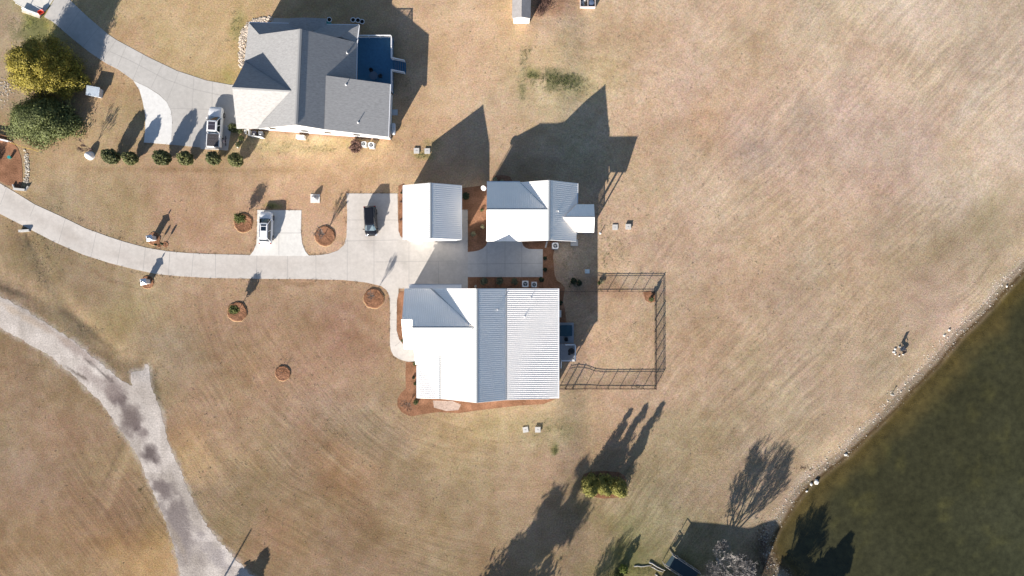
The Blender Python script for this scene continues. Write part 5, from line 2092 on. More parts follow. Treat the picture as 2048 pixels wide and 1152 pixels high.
conifer(0, 0, 8.0, 3.75, 11, "big golden green evergreen near the upper left corner", L_GOLD, n=52000, leaf=.13, world=tuple(G(113, 152)), power=.62, wob=.5, core=.6, trunk_r=.25, skirt=.06)
conifer(0, 0, 4.7, 4.2, 12, "darker sage green evergreen just below the big golden one", L_GREEN, n=46000, leaf=.125, world=tuple(G(97, 246)), power=.6, wob=.5, core=.58, trunk_r=.22, skirt=.05, ell=.6)
for k, (x, lb) in enumerate(((1180, "leftmost of the three tall yellow-green conifers in one mulch bed"), (1207, "middle one of the three tall yellow-green conifers in one mulch bed"), (1235, "rightmost of the three tall yellow-green conifers in one mulch bed"))):
    conifer(x + (k - 1) * 1.0, 966 + (k != 1) * 2.5, 4.9 + .15 * k, .98, 30 + k, lb, L_ARB, n=7000, leaf=.105, power=.75, wob=.25, group="three tall conifers in the oval mulch bed", trunk_r=.08, skirt=.02, per_clump=110, csc=.21)

# six round evergreen shrubs by the neighbour's drive
L_SHRUB2 = leafmat("olive_green_leaves", (.12, .125, .045))
names6 = ["leftmost round shrub in the row, darker at its top", "second round shrub from the left, touching the first one's side", "third round shrub from the left, below the bright white concrete strip",
          "fourth round shrub from the left, below the grey driveway", "fifth round shrub from the left, just below the white pickup", "rightmost round shrub in the row, below the house corner"]
for k, (x, y) in enumerate(((222.5, 313), (260, 316.5), (325, 316), (371.5, 316.5), (426.5, 316.5), (471, 319.5))):
    shrub(x, y, (3.3, 3.0, 3.4, 3.3, 3.1, 2.9)[k], (1.14, 1.02, 1.2, 1.1, 1.0, 1.06)[k], 50 + k, names6[k], (L_SHRUB, L_SHRUB2, L_SHRUB, L_SHRUB2, L_SHRUB, L_SHRUB2)[k], n=4600, leaf=.12, group="row of round shrubs below the grey driveway", read_h=1.6, name="evergreen_shrub")

# young trees in mulch rings
def young_tree(px, py, crx, cry, r, h, seed, label):
    g = G(px, py)
    rs = np.random.RandomState(seed)
    t = thing("young_tree", tuple(g), label, "tree", "leafy young trees in mulch rings")
    mb = MB()
    mb.tube((g.x, g.y, g.z - .1), (g.x - .06, g.y + .03, g.z + h * .85), .045, .02, n=7)
    mb.build("trunk", M_BARK, t)
    z0 = h * .36
    k = 60
    d = rs.normal(size=(k, 3))
    d /= np.linalg.norm(d, axis=1)[:, None]
    C = d * rs.uniform(.5, 1, k)[:, None] * np.array([r * .8, r * .8, (h - z0) * .5]) + np.array([g.x - .04, g.y + .02, g.z + (h + z0) / 2])
    cs = np.repeat(C, 34, 0)
    P = cs + rs.normal(size=cs.shape) * r * .16
    fo = Foliage(seed)
    fo.leaves(P, .085, up=.5, aspect=.5)
    fo.build("crown", leafmat("glossy_magnolia_leaves", (.10, .115, .03)), t)
    mb = MB()
    rng = random.Random(seed)
    for kk in range(9):
        c = C[kk * 5]
        mb.tube((g.x - .04, g.y + .02, g.z + h * rng.uniform(.3, .6)), tuple(c), .014, .006, n=4)
    mb.build("branches", M_BARK, t)
    return t


young_tree(489, 438.5, 477, 441, .86, 2.35, 71, "leafy young tree in the mulch ring left of the white car")
young_tree(478.5, 619, 467, 625, .72, 2.5, 72, "leafy young tree in the mulch ring low on the left lawn")
bare_tree(650, 468.5, 2.6, 81, "bare branching young tree in the mulch ring between the two parked cars", .06, .34, 1.0, 4, 3, tfrac=.16, m=M_BARKPALE, minr=.008, zoff=.1)
bare_tree(748.5, 591, 2.5, 82, "bare young tree in the mulch ring beside the front walkway", .045, .32, .9, 4, 3, tfrac=.3, m=M_BARKPALE, minr=.006, zoff=.1)
bare_tree(566, 745, 1.1, 83, "tiny leafless twig in the smallest mulch ring", .018, .5, 1, 2, 2, tfrac=.3, minr=.004, group=None, zoff=.1)
bare_tree(186, 299, 2.7, 84, "purplish bare sapling just above the white domed well cover", .035, .45, 1.1, 4, 3, tfrac=.25, group=None, m=mat("purple_brown_twigs", (.20, .12, .13), rough=.9))
bare_tree(819, 806, 2.4, 85, "spindly bare shrub at the main house's lower left mulch corner", .04, .5, 1.1, 4, 3, tfrac=.15, group=None, zoff=.02)
bare_tree(1434, 1118, 7.4, 86, "large bare grey tree at the bottom edge beside the square shadow", .2, .62, 1.35, 6, 3, tfrac=.14, group=None, m=M_BARKPALE, minr=.014, up=.1)
bare_tree(0, 0, 5.6, 87, "bare tree below the bottom edge throwing a fan-shaped branch shadow onto the lawn", .09, .6, 1.2, 5, 3, tfrac=.15, group=None, world=tuple(G(1150, 1258)), minr=.011, up=.2)
bare_tree(0, 0, 6.0, 88, "bare tree below the bottom edge throwing a streaky shadow across the pond", .2, .5, 1.1, 6, 3, tfrac=.2, group=None, world=(V(1530, 1255, -1.5)), minr=.012, up=.2)
# trees standing outside the lower edge whose shadows reach the picture
def pine(world, h, r, seed, label, n=16000, z0=.3, tr=.2):
    g = Vector(world)
    rs = np.random.RandomState(seed)
    t = thing("pine_tree", tuple(g), label, "tree")
    mb = MB()
    mb.tube((g.x, g.y, g.z - .2), (g.x, g.y, g.z + h * .96), tr, tr * .2, n=8)
    mb.build("trunk", M_BARK, t)
    nb_ = 34
    zc = np.sort(rs.uniform(z0, 1, nb_))
    ang = rs.uniform(0, 6.28, nb_)
    ln = r * (np.clip((1 - zc) * 1.9, .12, 1)) * rs.uniform(.5, 1.15, nb_)
    mb = MB()
    fo = Foliage(seed)
    for z_, a_, l_ in zip(zc, ang, ln):
        b0 = Vector((g.x, g.y, g.z + h * z_ * .97))
        e = b0 + Vector((math.cos(a_) * l_, math.sin(a_) * l_, l_ * .3))
        mb.tube(b0, e, .05, .02, n=4)
        m_ = n // nb_
        tt = rs.uniform(.45, 1.1, m_)
        P = np.array(b0)[None] + tt[:, None] * np.array(e - b0)[None] + rs.normal(size=(m_, 3)) * (l_ * .11 + .12) * np.array([1, 1, .8])
        fo.leaves(P, .3, aspect=.45)
    mb.build("branches", M_BARK, t)
    fo.build("crown", L_PINE, t)
    return t


pine(tuple(G(915, 1392)), 15.2, 5.4, 91, "tall pine below the bottom edge casting the long ragged shadow on the lawn", n=26000, z0=.28, tr=.28)
pine(tuple(G(455, 1243)), 4.9, 1.5, 92, "small evergreen below the bottom edge casting a ragged shadow near the gravel road", n=9000, z0=.1, tr=.1)
pine(tuple(V(1595, 1270, -2.2)), 5.9, 2.3, 93, "evergreen below the bottom edge darkening the pond with its shadow", n=16000, z0=.2)
pine(tuple(V(1525, 1265, -1.8)), 5.4, 1.8, 94, "slim evergreen below the bottom edge shading the pond bank", n=12000, z0=.3)

# garden shrubs in the beds
L_GREY = leafmat("grey_green_leaves", (.13, .135, .08))
for (x, y, h, r, m, lb) in (
        (967.5, 562.5, .75, .6, L_GREY, "left one of three clipped grey-green shrubs in the shaded bed above the main house"),
        (999, 562, .8, .64, L_GREY, "middle one of three clipped grey-green shrubs in the shaded bed above the main house"),
        (1029.5, 563, .7, .55, L_GREY, "right one of three clipped grey-green shrubs, nearest the two air conditioners"),
        (947, 468, .6, .42, L_PALE, "larger pale clipped shrub in the bed between garage and smaller house"),
        (965.5, 454.5, .55, .34, L_PALE, "smaller pale clipped shrub close to the smaller house's left wall"),
        (964, 420.5, .4, .25, L_WEED, "little green plant in the sunlit wedge of mulch beside the smaller house"),
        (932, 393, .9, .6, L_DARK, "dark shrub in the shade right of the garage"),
        (990, 361, 1.5, .4, L_PALE, "left one of two upright yellowish shrubs above the smaller house"),
        (1004, 364, 1.25, .34, L_PALE, "right one of two upright yellowish shrubs above the smaller house"),
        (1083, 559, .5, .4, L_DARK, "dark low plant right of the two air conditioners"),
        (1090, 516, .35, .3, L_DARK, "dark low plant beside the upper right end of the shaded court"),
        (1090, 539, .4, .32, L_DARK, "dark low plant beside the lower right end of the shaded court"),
        (830, 727, .5, .3, L_WEED, "green plant at the top of the broad mulch bed by the walkway's end"),
        (827, 755, .35, .22, L_DARK, "tiny dark plant halfway down the main house's left mulch bed"),
        (832, 767, .5, .3, L_SHRUB, "green plant against the main house's left wall"),
        (832, 804, .5, .4, L_SHRUB, "green shrub at the main house's lower left corner"),
        (805, 681, .35, .2, L_WEED, "tiny plant at the lower end of the narrow strip by the garage wing"),
        (803, 386, .3, .16, L_DARK, "tiny dark plant at the top of the garage's mulch strip"),
        (803, 404, .5, .2, L_RUST, "reddish plant in the upper part of the garage's mulch strip"),
        (803, 440, .5, .2, L_RUST, "reddish plant in the lower part of the garage's mulch strip"),
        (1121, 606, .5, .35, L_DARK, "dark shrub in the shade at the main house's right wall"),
        (1203, 563, .5, .42, L_PALE, "straw-coloured grass clump just inside the fence's upper left end"),
        (1198, 566, .45, .3, L_WEED, "green clump beside the straw-coloured one at the fence"),
        (1147, 562, .55, .5, L_DARK, "left dark green weedy clump in the shade right of the main house"),
        (1158, 566, .5, .45, L_DARK, "right dark green weedy clump in the shade right of the main house"),
        (713.5, 293.5, 1.15, 1.15, L_RUST, "large rust-brown shrub beside the neighbouring house's air conditioners"),
        (469, 257, 1.0, .75, L_SHRUB, "grey-green shrub at the neighbouring house's lower left corner"),
        (479, 263, .8, .6, L_SHRUB, "green shrub squeezed between house corner and white rocks"),
        (484, 277, .6, .45, L_WEED, "bright yellow-green little shrub right of the bicycle"),
        (477, 290, .45, .4, L_SHRUB, "low shrub just above the rightmost round shrub"),
        (1245, 1133, 2.0, .75, leafmat("lime_green_leaves", (.13, .16, .03)), "lime green upright shrub at the bottom edge with a finger-like shadow"),
        (1236, 1153, 1.0, .9, L_WEED, "low green shrub at the bottom edge left of the lime green one"),
        (1300.5, 598, 1.3, .4, L_WEED, "bright young shrub in the fence's inner upper right corner")):
    shrub(x, y, h, r, int(x * 7 + y), lb, m, n=int(500 + 1300 * r), leaf=.05 + .035 * r)
# brown brush by the top shed
for k, (x, y, r, lb) in enumerate(((1092, 5, 1.3, "brown leafless brush pile right of the small shed"), (1080, 22, .8, "small tangle of grey brush below the brown brush pile"))):
    g = G(x, y)
    t = thing("brush", tuple(g), lb, "brush")
    rng = random.Random(k)
    mb = MB()
    for i in range(70):
        a_ = rng.random() * 6.28
        s_ = Vector((rng.gauss(0, r * .4), rng.gauss(0, r * .4), 0))
        p = Vector((g.x, g.y, g.z)) + s_
        q = p + Vector((math.cos(a_) * rng.uniform(.3, 1), math.sin(a_) * rng.uniform(.3, 1), rng.uniform(.1, .9)))
        mb.tube(p, q, .018, .006, n=4, caps=False)
    mb.build("twigs", mat("reddish_brown_twigs", (.17, .10, .08), rough=.9), t)
    fo = Foliage(k)
    P = np.array([g.x, g.y, g.z + .2]) + np.random.RandomState(k).normal(size=(700, 3)) * np.array([r * .5, r * .45, .18])
    P[:, 2] = np.maximum(P[:, 2], g.z)
    fo.leaves(P, .06)
    fo.build("dry_leaves", L_RUST, t)

# topiary pair at the mailbox
for (x, y, h, lb) in ((318.5, 490, 1.42, "left thin-stemmed dark topiary beside the upper stone mailbox pillar"), (331, 488.5, 1.38, "right thin-stemmed dark topiary, farther from the mailbox pillar")):
    g = G(x, y)
    t = thing("topiary", tuple(g), lb, "shrub", "pair of stem topiaries")
    mb = MB()
    mb.tube((g.x, g.y, g.z - .05), (g.x, g.y, g.z + h * .75), .03, .02, n=6)
    mb.build("stem", M_BARK, t)
    rs = np.random.RandomState(int(x))
    d = rs.normal(size=(700, 3))
    d /= np.linalg.norm(d, axis=1)[:, None]
    P = d * rs.uniform(.5, 1, 700)[:, None] * np.array([.17, .17, .36]) + np.array([g.x, g.y, g.z + h - .36])
    fo = Foliage(int(x))
    fo.leaves(P, .06)
    fo.build("crown", L_DARK, t)

# ================================================================== FENCE (black metal, pickets and rails, with gates)
FH = 1.27


def fence_run(t, pts, posts, gate=None, name="fence_panel"):
    """pts: two photograph positions; rails and pickets between, posts as children"""
    a, b = G(*pts[0]), G(*pts[1])
    d = Vector((b.x - a.x, b.y - a.y))
    L_ = d.length
    an = math.atan2(d.y, d.x)
    n = posts
    for k in range(n + 1):
        x, y = a.x + d.x * k / n, a.y + d.y * k / n
        z = gz(x, y)
        mb = MB()
        mb.box((x, y, z + FH / 2 - .1), (.065, .065, FH + .2), an)
        mb.box((x, y, z + FH + .01), (.09, .09, .03), an)
        mb.build("post", M_BLACKMETAL, t)
    for k in range(n):
        x0, y0 = a.x + d.x * k / n, a.y + d.y * k / n
        x1, y1 = a.x + d.x * (k + 1) / n, a.y + d.y * (k + 1) / n
        z0, z1 = gz(x0, y0), gz(x1, y1)
        mb = MB()
        for hh, rr_ in ((FH - .04, .032), (FH - .19, .026), (.17, .03)):
            mb.tube((x0, y0, z0 + hh), (x1, y1, z1 + hh), rr_, n=4, caps=False)
        m = int((L_ / n) / .10)
        for j in range(1, m):
            q = j / m
            x, y, z = x0 + (x1 - x0) * q, y0 + (y1 - y0) * q, z0 + (z1 - z0) * q
            mb.tube((x, y, z + .06), (x, y, z + FH - .04), .0115, n=3, caps=False)
        mb.build(name, M_BLACKMETAL, t)


fe = thing("fence", tuple(G(1309, 680)), "black metal picket fence enclosing the bare yard right of the main house", "fence")
fence_run(fe, [(1120, 583.5), (1308.5, 583.2)], 8)
fence_run(fe, [(1309.3, 583.2), (1309.3, 640)], 2)
fence_run(fe, [(1309.3, 663), (1309.3, 775.5)], 5)
fence_run(fe, [(1308.8, 776), (1146, 776)], 7)
gt = thing("gate", tuple(G(1309.3, 651)), "narrow black metal gate in the right side of the yard fence", "gate")
fence_run(gt, [(1309.5, 641.2), (1309.5, 661.8)], 1, name="gate_leaf")
gt = thing("gate", tuple(G(1138, 776)), "narrow black metal gate where the yard fence meets the main house's lower right corner", "gate")
fence_run(gt, [(1144.4, 776.2), (1131.5, 776.2)], 1, name="gate_leaf")
fe2 = thing("fence_section", tuple(G(1124, 776)), "short stub of black metal fence between the lower gate and the main house", "fence")
fence_run(fe2, [(1130, 776), (1117.5, 776)], 1)


# ================================================================== SEPTIC LIDS, UTILITIES
def lid(px, py, label, s=.78, rz=0.0, h=.16, riser=False, group="pairs of square concrete tank lids"):
    g = G(px, py, h)
    z = gz(g.x, g.y)
    t = thing("tank_lid", (g.x, g.y, z), label, "tank lid", group)
    mb = MB()
    mb.box((g.x, g.y, z + h / 2 - .04), (s * .92, s * .92, h), rad(rz))
    mb.build("riser", M_CONCLID, t)
    mb = MB()
    mb.box((g.x, g.y, z + h - .01), (s, s, .07), rad(rz))
    lo_ = mb.build("lid", M_CONCLID, t)
    mb = MB()
    mb.tube((g.x - .1, g.y, z + h + .04), (g.x + .1, g.y, z + h + .04), .015, n=5)
    for sx in (-.1, .1):
        mb.tube((g.x + sx, g.y, z + h), (g.x + sx, g.y, z + h + .045), .014, n=5)
    mb.build("handle", M_TRIMGREY, lo_)
    return t


lid(833, 301.5, "left one of two square lids on the lawn below the neighbouring house's corner")
lid(854.5, 302, "right one of two square lids, at the edge of the garage's shadow")
lid(1230, 454.5, "left one of two square lids on the lawn right of the smaller house's porch", h=.1)
lid(1256.5, 453.5, "right, raised one of two square lids right of the smaller house's porch", h=.26)
lid(1051, 859.5, "left slightly tilted one of two square lids below the main house", rz=8, h=.1)
lid(1075.5, 859.5, "right one of two square lids below the main house, raised with a dark edge", h=.26)


def ac(px, py, s, label, rz=0, h=.85, dark=True):
    g = G(px, py, h)
    z = gz(g.x, g.y)
    t = thing("air_conditioner", (g.x, g.y, z), label, "air conditioner", "outdoor air conditioner units by the houses", rad(rz), local=True)
    mb = MB()
    mb.box((0, 0, .03), (s + .15, s + .15, .12))
    mb.build("pad", M_CONCLID, t)
    mb = MB()
    mb.box((0, 0, .09 + (h - .12) / 2), (s * .94, s * .94, h - .12))
    bd = mb.build("body", M_HVAC, t)
    mb = MB()
    mb.prism([(math.cos(rad(45 + k * 90 + o_)) * s * .68, math.sin(rad(45 + k * 90 + o_)) * s * .68) for k in range(4) for o_ in (-12, 12)], h, h - .035)
    mb.build("top_frame", M_TRIM, t)
    mb = MB()
    mb.lathe((0, 0, h + .001), [(s * .40, 0), (s * .39, .012)], 24)
    mb.build("fan_opening", M_DARK, t)
    for k in range(3):
        mb = MB()
        a0_, a1_ = rad(k * 120 + 10), rad(k * 120 + 52)
        mb.add([(s * .07 * math.cos(a0_), s * .07 * math.sin(a0_), h + .018), (s * .37 * math.cos(a0_), s * .37 * math.sin(a0_), h + .016), (s * .37 * math.cos(a1_), s * .37 * math.sin(a1_), h + .026), (s * .07 * math.cos(a1_), s * .07 * math.sin(a1_), h + .022)], [(0, 1, 2, 3)])
        mb.build("fan_blade", M_TRIMGREY, t)
    mb = MB()
    mb.lathe((0, 0, h + .02), [(s * .1, 0), (s * .09, .03)], 12)
    mb.build("hub", M_HVAC, t)
    mb = MB()
    for k in range(3):
        a_ = rad(k * 120 + 80)
        mb.tube((0, 0, h + .045), (s * .44 * math.cos(a_), s * .44 * math.sin(a_), h + .03), .012, n=4)
    for r_ in (.2, .3, .42):
        wheel_ring(mb, Vector((0, 0, h + .035)), s * r_, Vector((0, 0, 1)), .007, 20, 3)
    mb.build("guard", M_TRIMGREY, t)
    return t


ac(1110.7, 491.4, .78, "air conditioner with a dark three-bladed fan below the smaller house", 0)
ac(1050.7, 567.7, .78, "larger left one of two air conditioners in the bed above the main house", 0)
ac(1068.4, 569, .66, "smaller right one of two air conditioners in the bed above the main house", 0)
ac(727.3, 287.9, .62, "left one of two air conditioners below the neighbouring house", -3)
ac(742.3, 290, .7, "right one of two air conditioners below the neighbouring house", -3)


def boxthing(name, px, py, d, label, cat, m, h, rz=0, lidm=None, z0=0.0, read=None, lid_name="lid"):
    g = G(px, py, h if read is None else read)
    z = gz(g.x, g.y) + z0
    t = thing(name, (g.x, g.y, z), label, cat, None, rad(rz), local=True)
    mb = MB()
    mb.box((0, 0, h / 2 - .03), (d[0], d[1], h))
    ob = mb.build("body", m, t)
    bv = ob.modifiers.new("edge", 'BEVEL')
    bv.width = .02
    mb = MB()
    mb.add([(-d[0] / 2 - .03, -d[1] / 2 - .03, h - .03), (d[0] / 2 + .03, -d[1] / 2 - .03, h - .03), (d[0] / 2 + .03, d[1] / 2 + .03, h - .03), (-d[0] / 2 - .03, d[1] / 2 + .03, h - .03),
            (-d[0] / 2 + .04, -d[1] / 2 + .04, h + .05), (d[0] / 2 - .04, -d[1] / 2 + .04, h + .05), (d[0] / 2 - .04, d[1] / 2 - .04, h + .07), (-d[0] / 2 + .04, d[1] / 2 - .04, h + .07)],
           [(3, 2, 1, 0), (4, 5, 6, 7), (0, 1, 5, 4), (1, 2, 6, 5), (2, 3, 7, 6), (3, 0, 4, 7)])
    mb.build(lid_name, lidm or m, t)
    return t


boxthing("utility_box", 1174.6, 542.6, (.62, .55), "small pale blue-grey utility box on the shaded ground above the yard fence", "utility box", mat("pale_blue_grey_paint", (.5, .58, .62), rough=.5), .45)
boxthing("wall_unit", 1120, 627.5, (.3, .95), "slim grey air handler standing against the main house's right wall", "air conditioner", M_HVAC, .8)
boxthing("storage_box", 600.3, 273.5, (1.15, .5), "white box with a pipe standing against the neighbouring house's lower wall", "storage box", M_WHITE, .9, rz=-3)
boxthing("meter_pad", 789.6, 224.5, (.75, .8), "pale flat pad in the shade right of the neighbouring house", "utility pad", mat("grey_pad", (.42, .45, .47), rough=.8), .12)
# white screen and two bins
g0, g1 = G(500.5, 262.5), G(529, 277.5)
sc_ = thing("bin_screen", (g0.x, g0.y, 0), "low white screen round two wheeled bins below the grey roof's lower left corner", "screen fence")
def panel(t, p, q, h, nm, m=M_TRIM, th=.05):
    mb = MB()
    d = Vector((q[0] - p[0], q[1] - p[1]))
    mb.box(((p[0] + q[0]) / 2, (p[1] + q[1]) / 2, h / 2 - .05), (d.length, th, h + .1), math.atan2(d.y, d.x))
    return mb.build(nm, m, t)
A1, A2, A3 = pm(503, 262), pm(504, 274), pm(530, 277.5)
panel(sc_, A1, A2, 1.15, "panel")
panel(sc_, (A2[0] + .04, A2[1]), A3, 1.15, "panel")
A0 = pm(493, 268)
panel(sc_, A0, (A2[0] - .05, A2[1] + .02), .55, "panel")


def bin_(px, py, label, m, rz=0):
    g = G(px, py, 1.0)
    t = thing("wheeled_bin", (g.x, g.y, 0), label, "bin", "wheeled bins behind the white screen", rad(rz), local=True)
    mb = MB()
    mb.add([(-.22, -.25, .06), (.22, -.25, .06), (.22, .22, .06), (-.22, .22, .06), (-.29, -.34, .95), (.29, -.34, .95), (.29, .34, .95), (-.29, .34, .95)],
           [(3, 2, 1, 0), (4, 5, 6, 7), (0, 1, 5, 4), (1, 2, 6, 5), (2, 3, 7, 6), (3, 0, 4, 7)])
    b_ = mb.build("body", m, t)
    mb = MB()
    mb.prism([(-.31, -.36), (.31, -.36), (.31, .38), (-.31, .38)], lambda x, y: 1.0 + .04 * (1 - abs(x) * 3), .955)
    mb.build("lid", m, t)
    mb = MB()
    mb.box((0, -.1, 1.045), (.2, .14, .012))
    mb.build("label_plate", M_TRIM, t)
    mb = MB()
    mb.tube((-.27, .27, .13), (.27, .27, .13), .13, n=12)
    mb.build("wheel", M_TYRE, t)
    return t


bin_(507.9, 267, "darker left wheeled bin behind the white screen", mat("charcoal_bin", (.03, .03, .045), rough=.5), -4)
bin_(520.8, 267.8, "greyer right wheeled bin behind the white screen", mat("grey_bin", (.12, .13, .15), rough=.5), -4)
g = G(787, 258, .5)
t = thing("propane_tank", (g.x, g.y, 0), "pale blue-grey horizontal propane tank against the neighbouring house's right wall", "gas tank")
mb = MB()
n = 16
prof = [(-.86, .02), (-.83, .16), (-.74, .27), (-.6, .32), (.6, .32), (.74, .27), (.83, .16), (.86, .02)]
vs = []
for y_, r_ in prof:
    for i in range(n):
        a_ = 2 * math.pi * i / n
        vs.append((g.x + r_ * math.cos(a_), g.y + y_, .5 + r_ * math.sin(a_)))
fs = []
for k in range(len(prof) - 1):
    for i in range(n):
        j = (i + 1) % n
        fs.append((k * n + j, k * n + i, (k + 1) * n + i, (k + 1) * n + j))
mb.add(vs, fs)
mb.build("vessel", mat("tank_grey_paint", (.52, .56, .60), rough=.35), t, smooth=True)
mb = MB()
mb.lathe((g.x, g.y, .8), [(.1, 0), (.1, .1), (.06, .13)], 12)
mb.build("valve_cap", M_HVAC, t)
for y_ in (-.45, .45):
    mb = MB()
    mb.box((g.x, g.y + y_, .13), (.4, .1, .28))
    mb.build("foot", M_HVAC, t)
# white rings (planters) above the house
for k, (x, y, lb) in enumerate(((658.5, 39, "single white-rimmed round planter beside the teal tarp above the grey roof"), (706, 39.6, "left one of three white-rimmed round planters above the grey roof"),
                                (715.5, 40.4, "middle one of three white-rimmed round planters above the grey roof"), (724, 43, "right one of three white-rimmed round planters above the grey roof"))):
    g = G(x, y, .35)
    t = thing("planter", (g.x, g.y, 0), lb, "planter", "white-rimmed round planters")
    mb = MB()
    n, P = 20, [(.27, -.03), (.33, .34), (.36, .35), (.36, .38), (.29, .38), (.27, .3)]
    vs, fs = [], []
    for r_, z_ in P:
        for i in range(n):
            a_ = 2 * math.pi * i / n
            vs.append((g.x + r_ * math.cos(a_), g.y + r_ * math.sin(a_), z_))
    for q in range(len(P) - 1):
        for i in range(n):
            j = (i + 1) % n
            fs.append((q * n + i, q * n + j, (q + 1) * n + j, (q + 1) * n + i))
    mb.add(vs, fs)
    mb.build("pot", M_TRIM, t)
    mb = MB()
    mb.lathe((g.x, g.y, 0), [(.265, .2), (.268, .29)], 16)
    mb.build("soil", mat("dark_soil", (.02, .016, .012), rough=1), t)
g = G(654, 45.5)
mb = MB()
rng = random.Random(4)
ring_ = [(g.x + .75 * math.cos(a_) * rng.uniform(.7, 1.2), g.y + .28 * math.sin(a_) * rng.uniform(.7, 1.2)) for a_ in [k * .5236 for k in range(12)]]
mb.add([(x, y, -.01) for x, y in ring_] + [((x - g.x) * .7 + g.x, (y - g.y) * .7 + g.y, .1 + rng.uniform(0, .09)) for x, y in ring_] + [(g.x, g.y, .12)],
       [(i, (i + 1) % 12, (i + 1) % 12 + 12, i + 12) for i in range(12)] + [(i + 12, (i + 1) % 12 + 12, 24) for i in range(12)])
tag(mb.build("tarp", mat("teal_tarp", (.05, .30, .30), rough=.6)), "crumpled teal tarp against the neighbouring house's upper wall", "tarp")
g = G(561, 44)
drape("walkway", [(533, 60), (548, 36), (582, 37), (582, 62)], .03, M_CONC, 1.2, colour=conc_colour((206, 198, 186), 640, 6), label="pale concrete walk at the neighbouring house's upper entrance", cat="walkway")

# river stones beside the neighbour's house
mb = MB()
rng = random.Random(21)
SB = [(533, 33), (508, 36), (492, 46), (482, 62), (477, 85), (477, 110), (479, 135)]
for i in range(len(SB) - 1):
    for _ in range(120):
        t_ = rng.random()
        x, y = SB[i][0] + (SB[i + 1][0] - SB[i][0]) * t_, SB[i][1] + (SB[i + 1][1] - SB[i][1]) * t_
        x += rng.uniform(0, 15)
        y += rng.uniform(0, 10) if i < 3 else 0
        g = G(x, y)
        r_ = rng.uniform(.07, .17)
        mb.rock((g.x, g.y, g.z + r_ * .2), r_, rng)
tag(mb.build("river_stones", mat("buff_river_stone", (.50, .42, .34), rough=.9, isl=.4)), "curved bed of buff river stones wrapping the neighbouring house's upper left corner", "stones", kind="stuff")
mb = MB()
for _ in range(170):
    t_ = rng.random()
    x, y = 51.5 + 3 * math.sin(t_ * 3) + rng.uniform(-4.5, 4.5), 300 + 66 * t_
    g = G(x, y)
    r_ = rng.uniform(.05, .15)
    mb.rock((g.x, g.y, g.z + r_ * .2), r_, rng)
for _ in range(90):
    g = G(8 + rng.gauss(0, 8), 180 + rng.gauss(0, 16))
    r_ = rng.uniform(.05, .12)
    mb.rock((g.x, g.y, g.z + r_ * .2), r_, rng)
tag(mb.build("drain_stones", M_STONE), "strips of pale drain stones at the left edge beside the mulch bed", "stones", kind="stuff")
for k, (x, y, r_, lb) in enumerate(((491, 262.5, .3, "larger white rock at the neighbouring house's lower left corner"), (496, 258.5, .2, "smaller white rock close under the grey roof's lower left edge"), (474.5, 289, .25, "pale flat rock between small shrubs right of the bicycle"), (476, 294.5, .2, "small pale rock above the rightmost round shrub"))):
    g = G(x, y)
    mb = MB()
    mb.rock((g.x, g.y, g.z + r_ * .3), r_, rng)
    tag(mb.build("rock", M_STONEW), lb, "rock")

# ================================================================== FRONT-LAWN OBJECTS
# concrete culvert headwalls
def headwall(px, py, L, rz, label, wings=True):
    g = G(px, py, .3)
    z = gz(g.x, g.y)
    t = thing("headwall", (g.x, g.y, z), label, "headwall", None, rad(rz), local=True)
    mb = MB()
    mb.box((0, 0, .12), (L, .28, .6))
    mb.box((0, 0, .435), (L + .08, .34, .035))
    mb.build("wall", M_CONCLID, t)
    if wings:
        for s_ in (-1, 1):
            mb = MB()
            mb.box((s_ * (L / 2 + .15), .28, .06), (.14, .75, .5), -s_ * .5)
            mb.build("wing", M_CONCLID, t)
    mb = MB()
    mb.tube((0, .146, .02), (0, .3, .02), .2, n=16)
    mb.build("pipe", mat("corrugated_pipe", (.06, .06, .06), rough=.7), t)
    return t


headwall(39, 379, 1.55, -6, "pale stone headwall above the driveway at the left edge, dark on its upper side")
headwall(48.5, 461.5, 1.4, 4, "narrow pale headwall just below the driveway at the left", wings=False)


def pillar(px, py, rz, label):
    g = G(px, py)
    t = thing("mailbox_pillar", (g.x, g.y, g.z + .08), label, "pillar", "pair of stone mailbox pillars", rad(rz), local=True)
    mb = MB()
    mb.box((0, 0, .6), (.62, .62, 1.38))
    mb.build("column", mat("pillar_white_stone", (.62, .61, .60), rough=.8, var=.15, vscale=7), t)
    mb = MB()
    mb.add([(-.42, -.42, 1.28), (.42, -.42, 1.28), (.42, .42, 1.28), (-.42, .42, 1.28), (-.42, -.42, 1.36), (.42, -.42, 1.36), (.42, .42, 1.36), (-.42, .42, 1.36), (0, 0, 1.62)],
           [(3, 2, 1, 0), (0, 1, 5, 4), (1, 2, 6, 5), (2, 3, 7, 6), (3, 0, 4, 7), (4, 5, 8), (5, 6, 8), (6, 7, 8), (7, 4, 8)])
    mb.build("cap", mat("pillar_cap_metal", (.7, .73, .78), rough=.35, metal=.4), t)
    mb = MB()
    mb.lathe((0, 0, 1.56), [(.05, 0), (.05, .08), (.10, .12), (.085, .30), (.03, .38), (.012, .46)], 8)
    mb.build("lantern", M_BLACKMETAL, t)
    mb = MB()
    mb.box((-.42, -.1, 1.0), (.42, .2, .22))
    mb.build("mailbox", M_DARK, t)
    return t


pillar(309, 477.5, 12, "upper pillar with a pale blue pyramid cap, above the driveway on the left lawn")
pillar(297, 563.5, 8, "lower pillar with a pale blue pyramid cap, below the driveway on the left lawn")

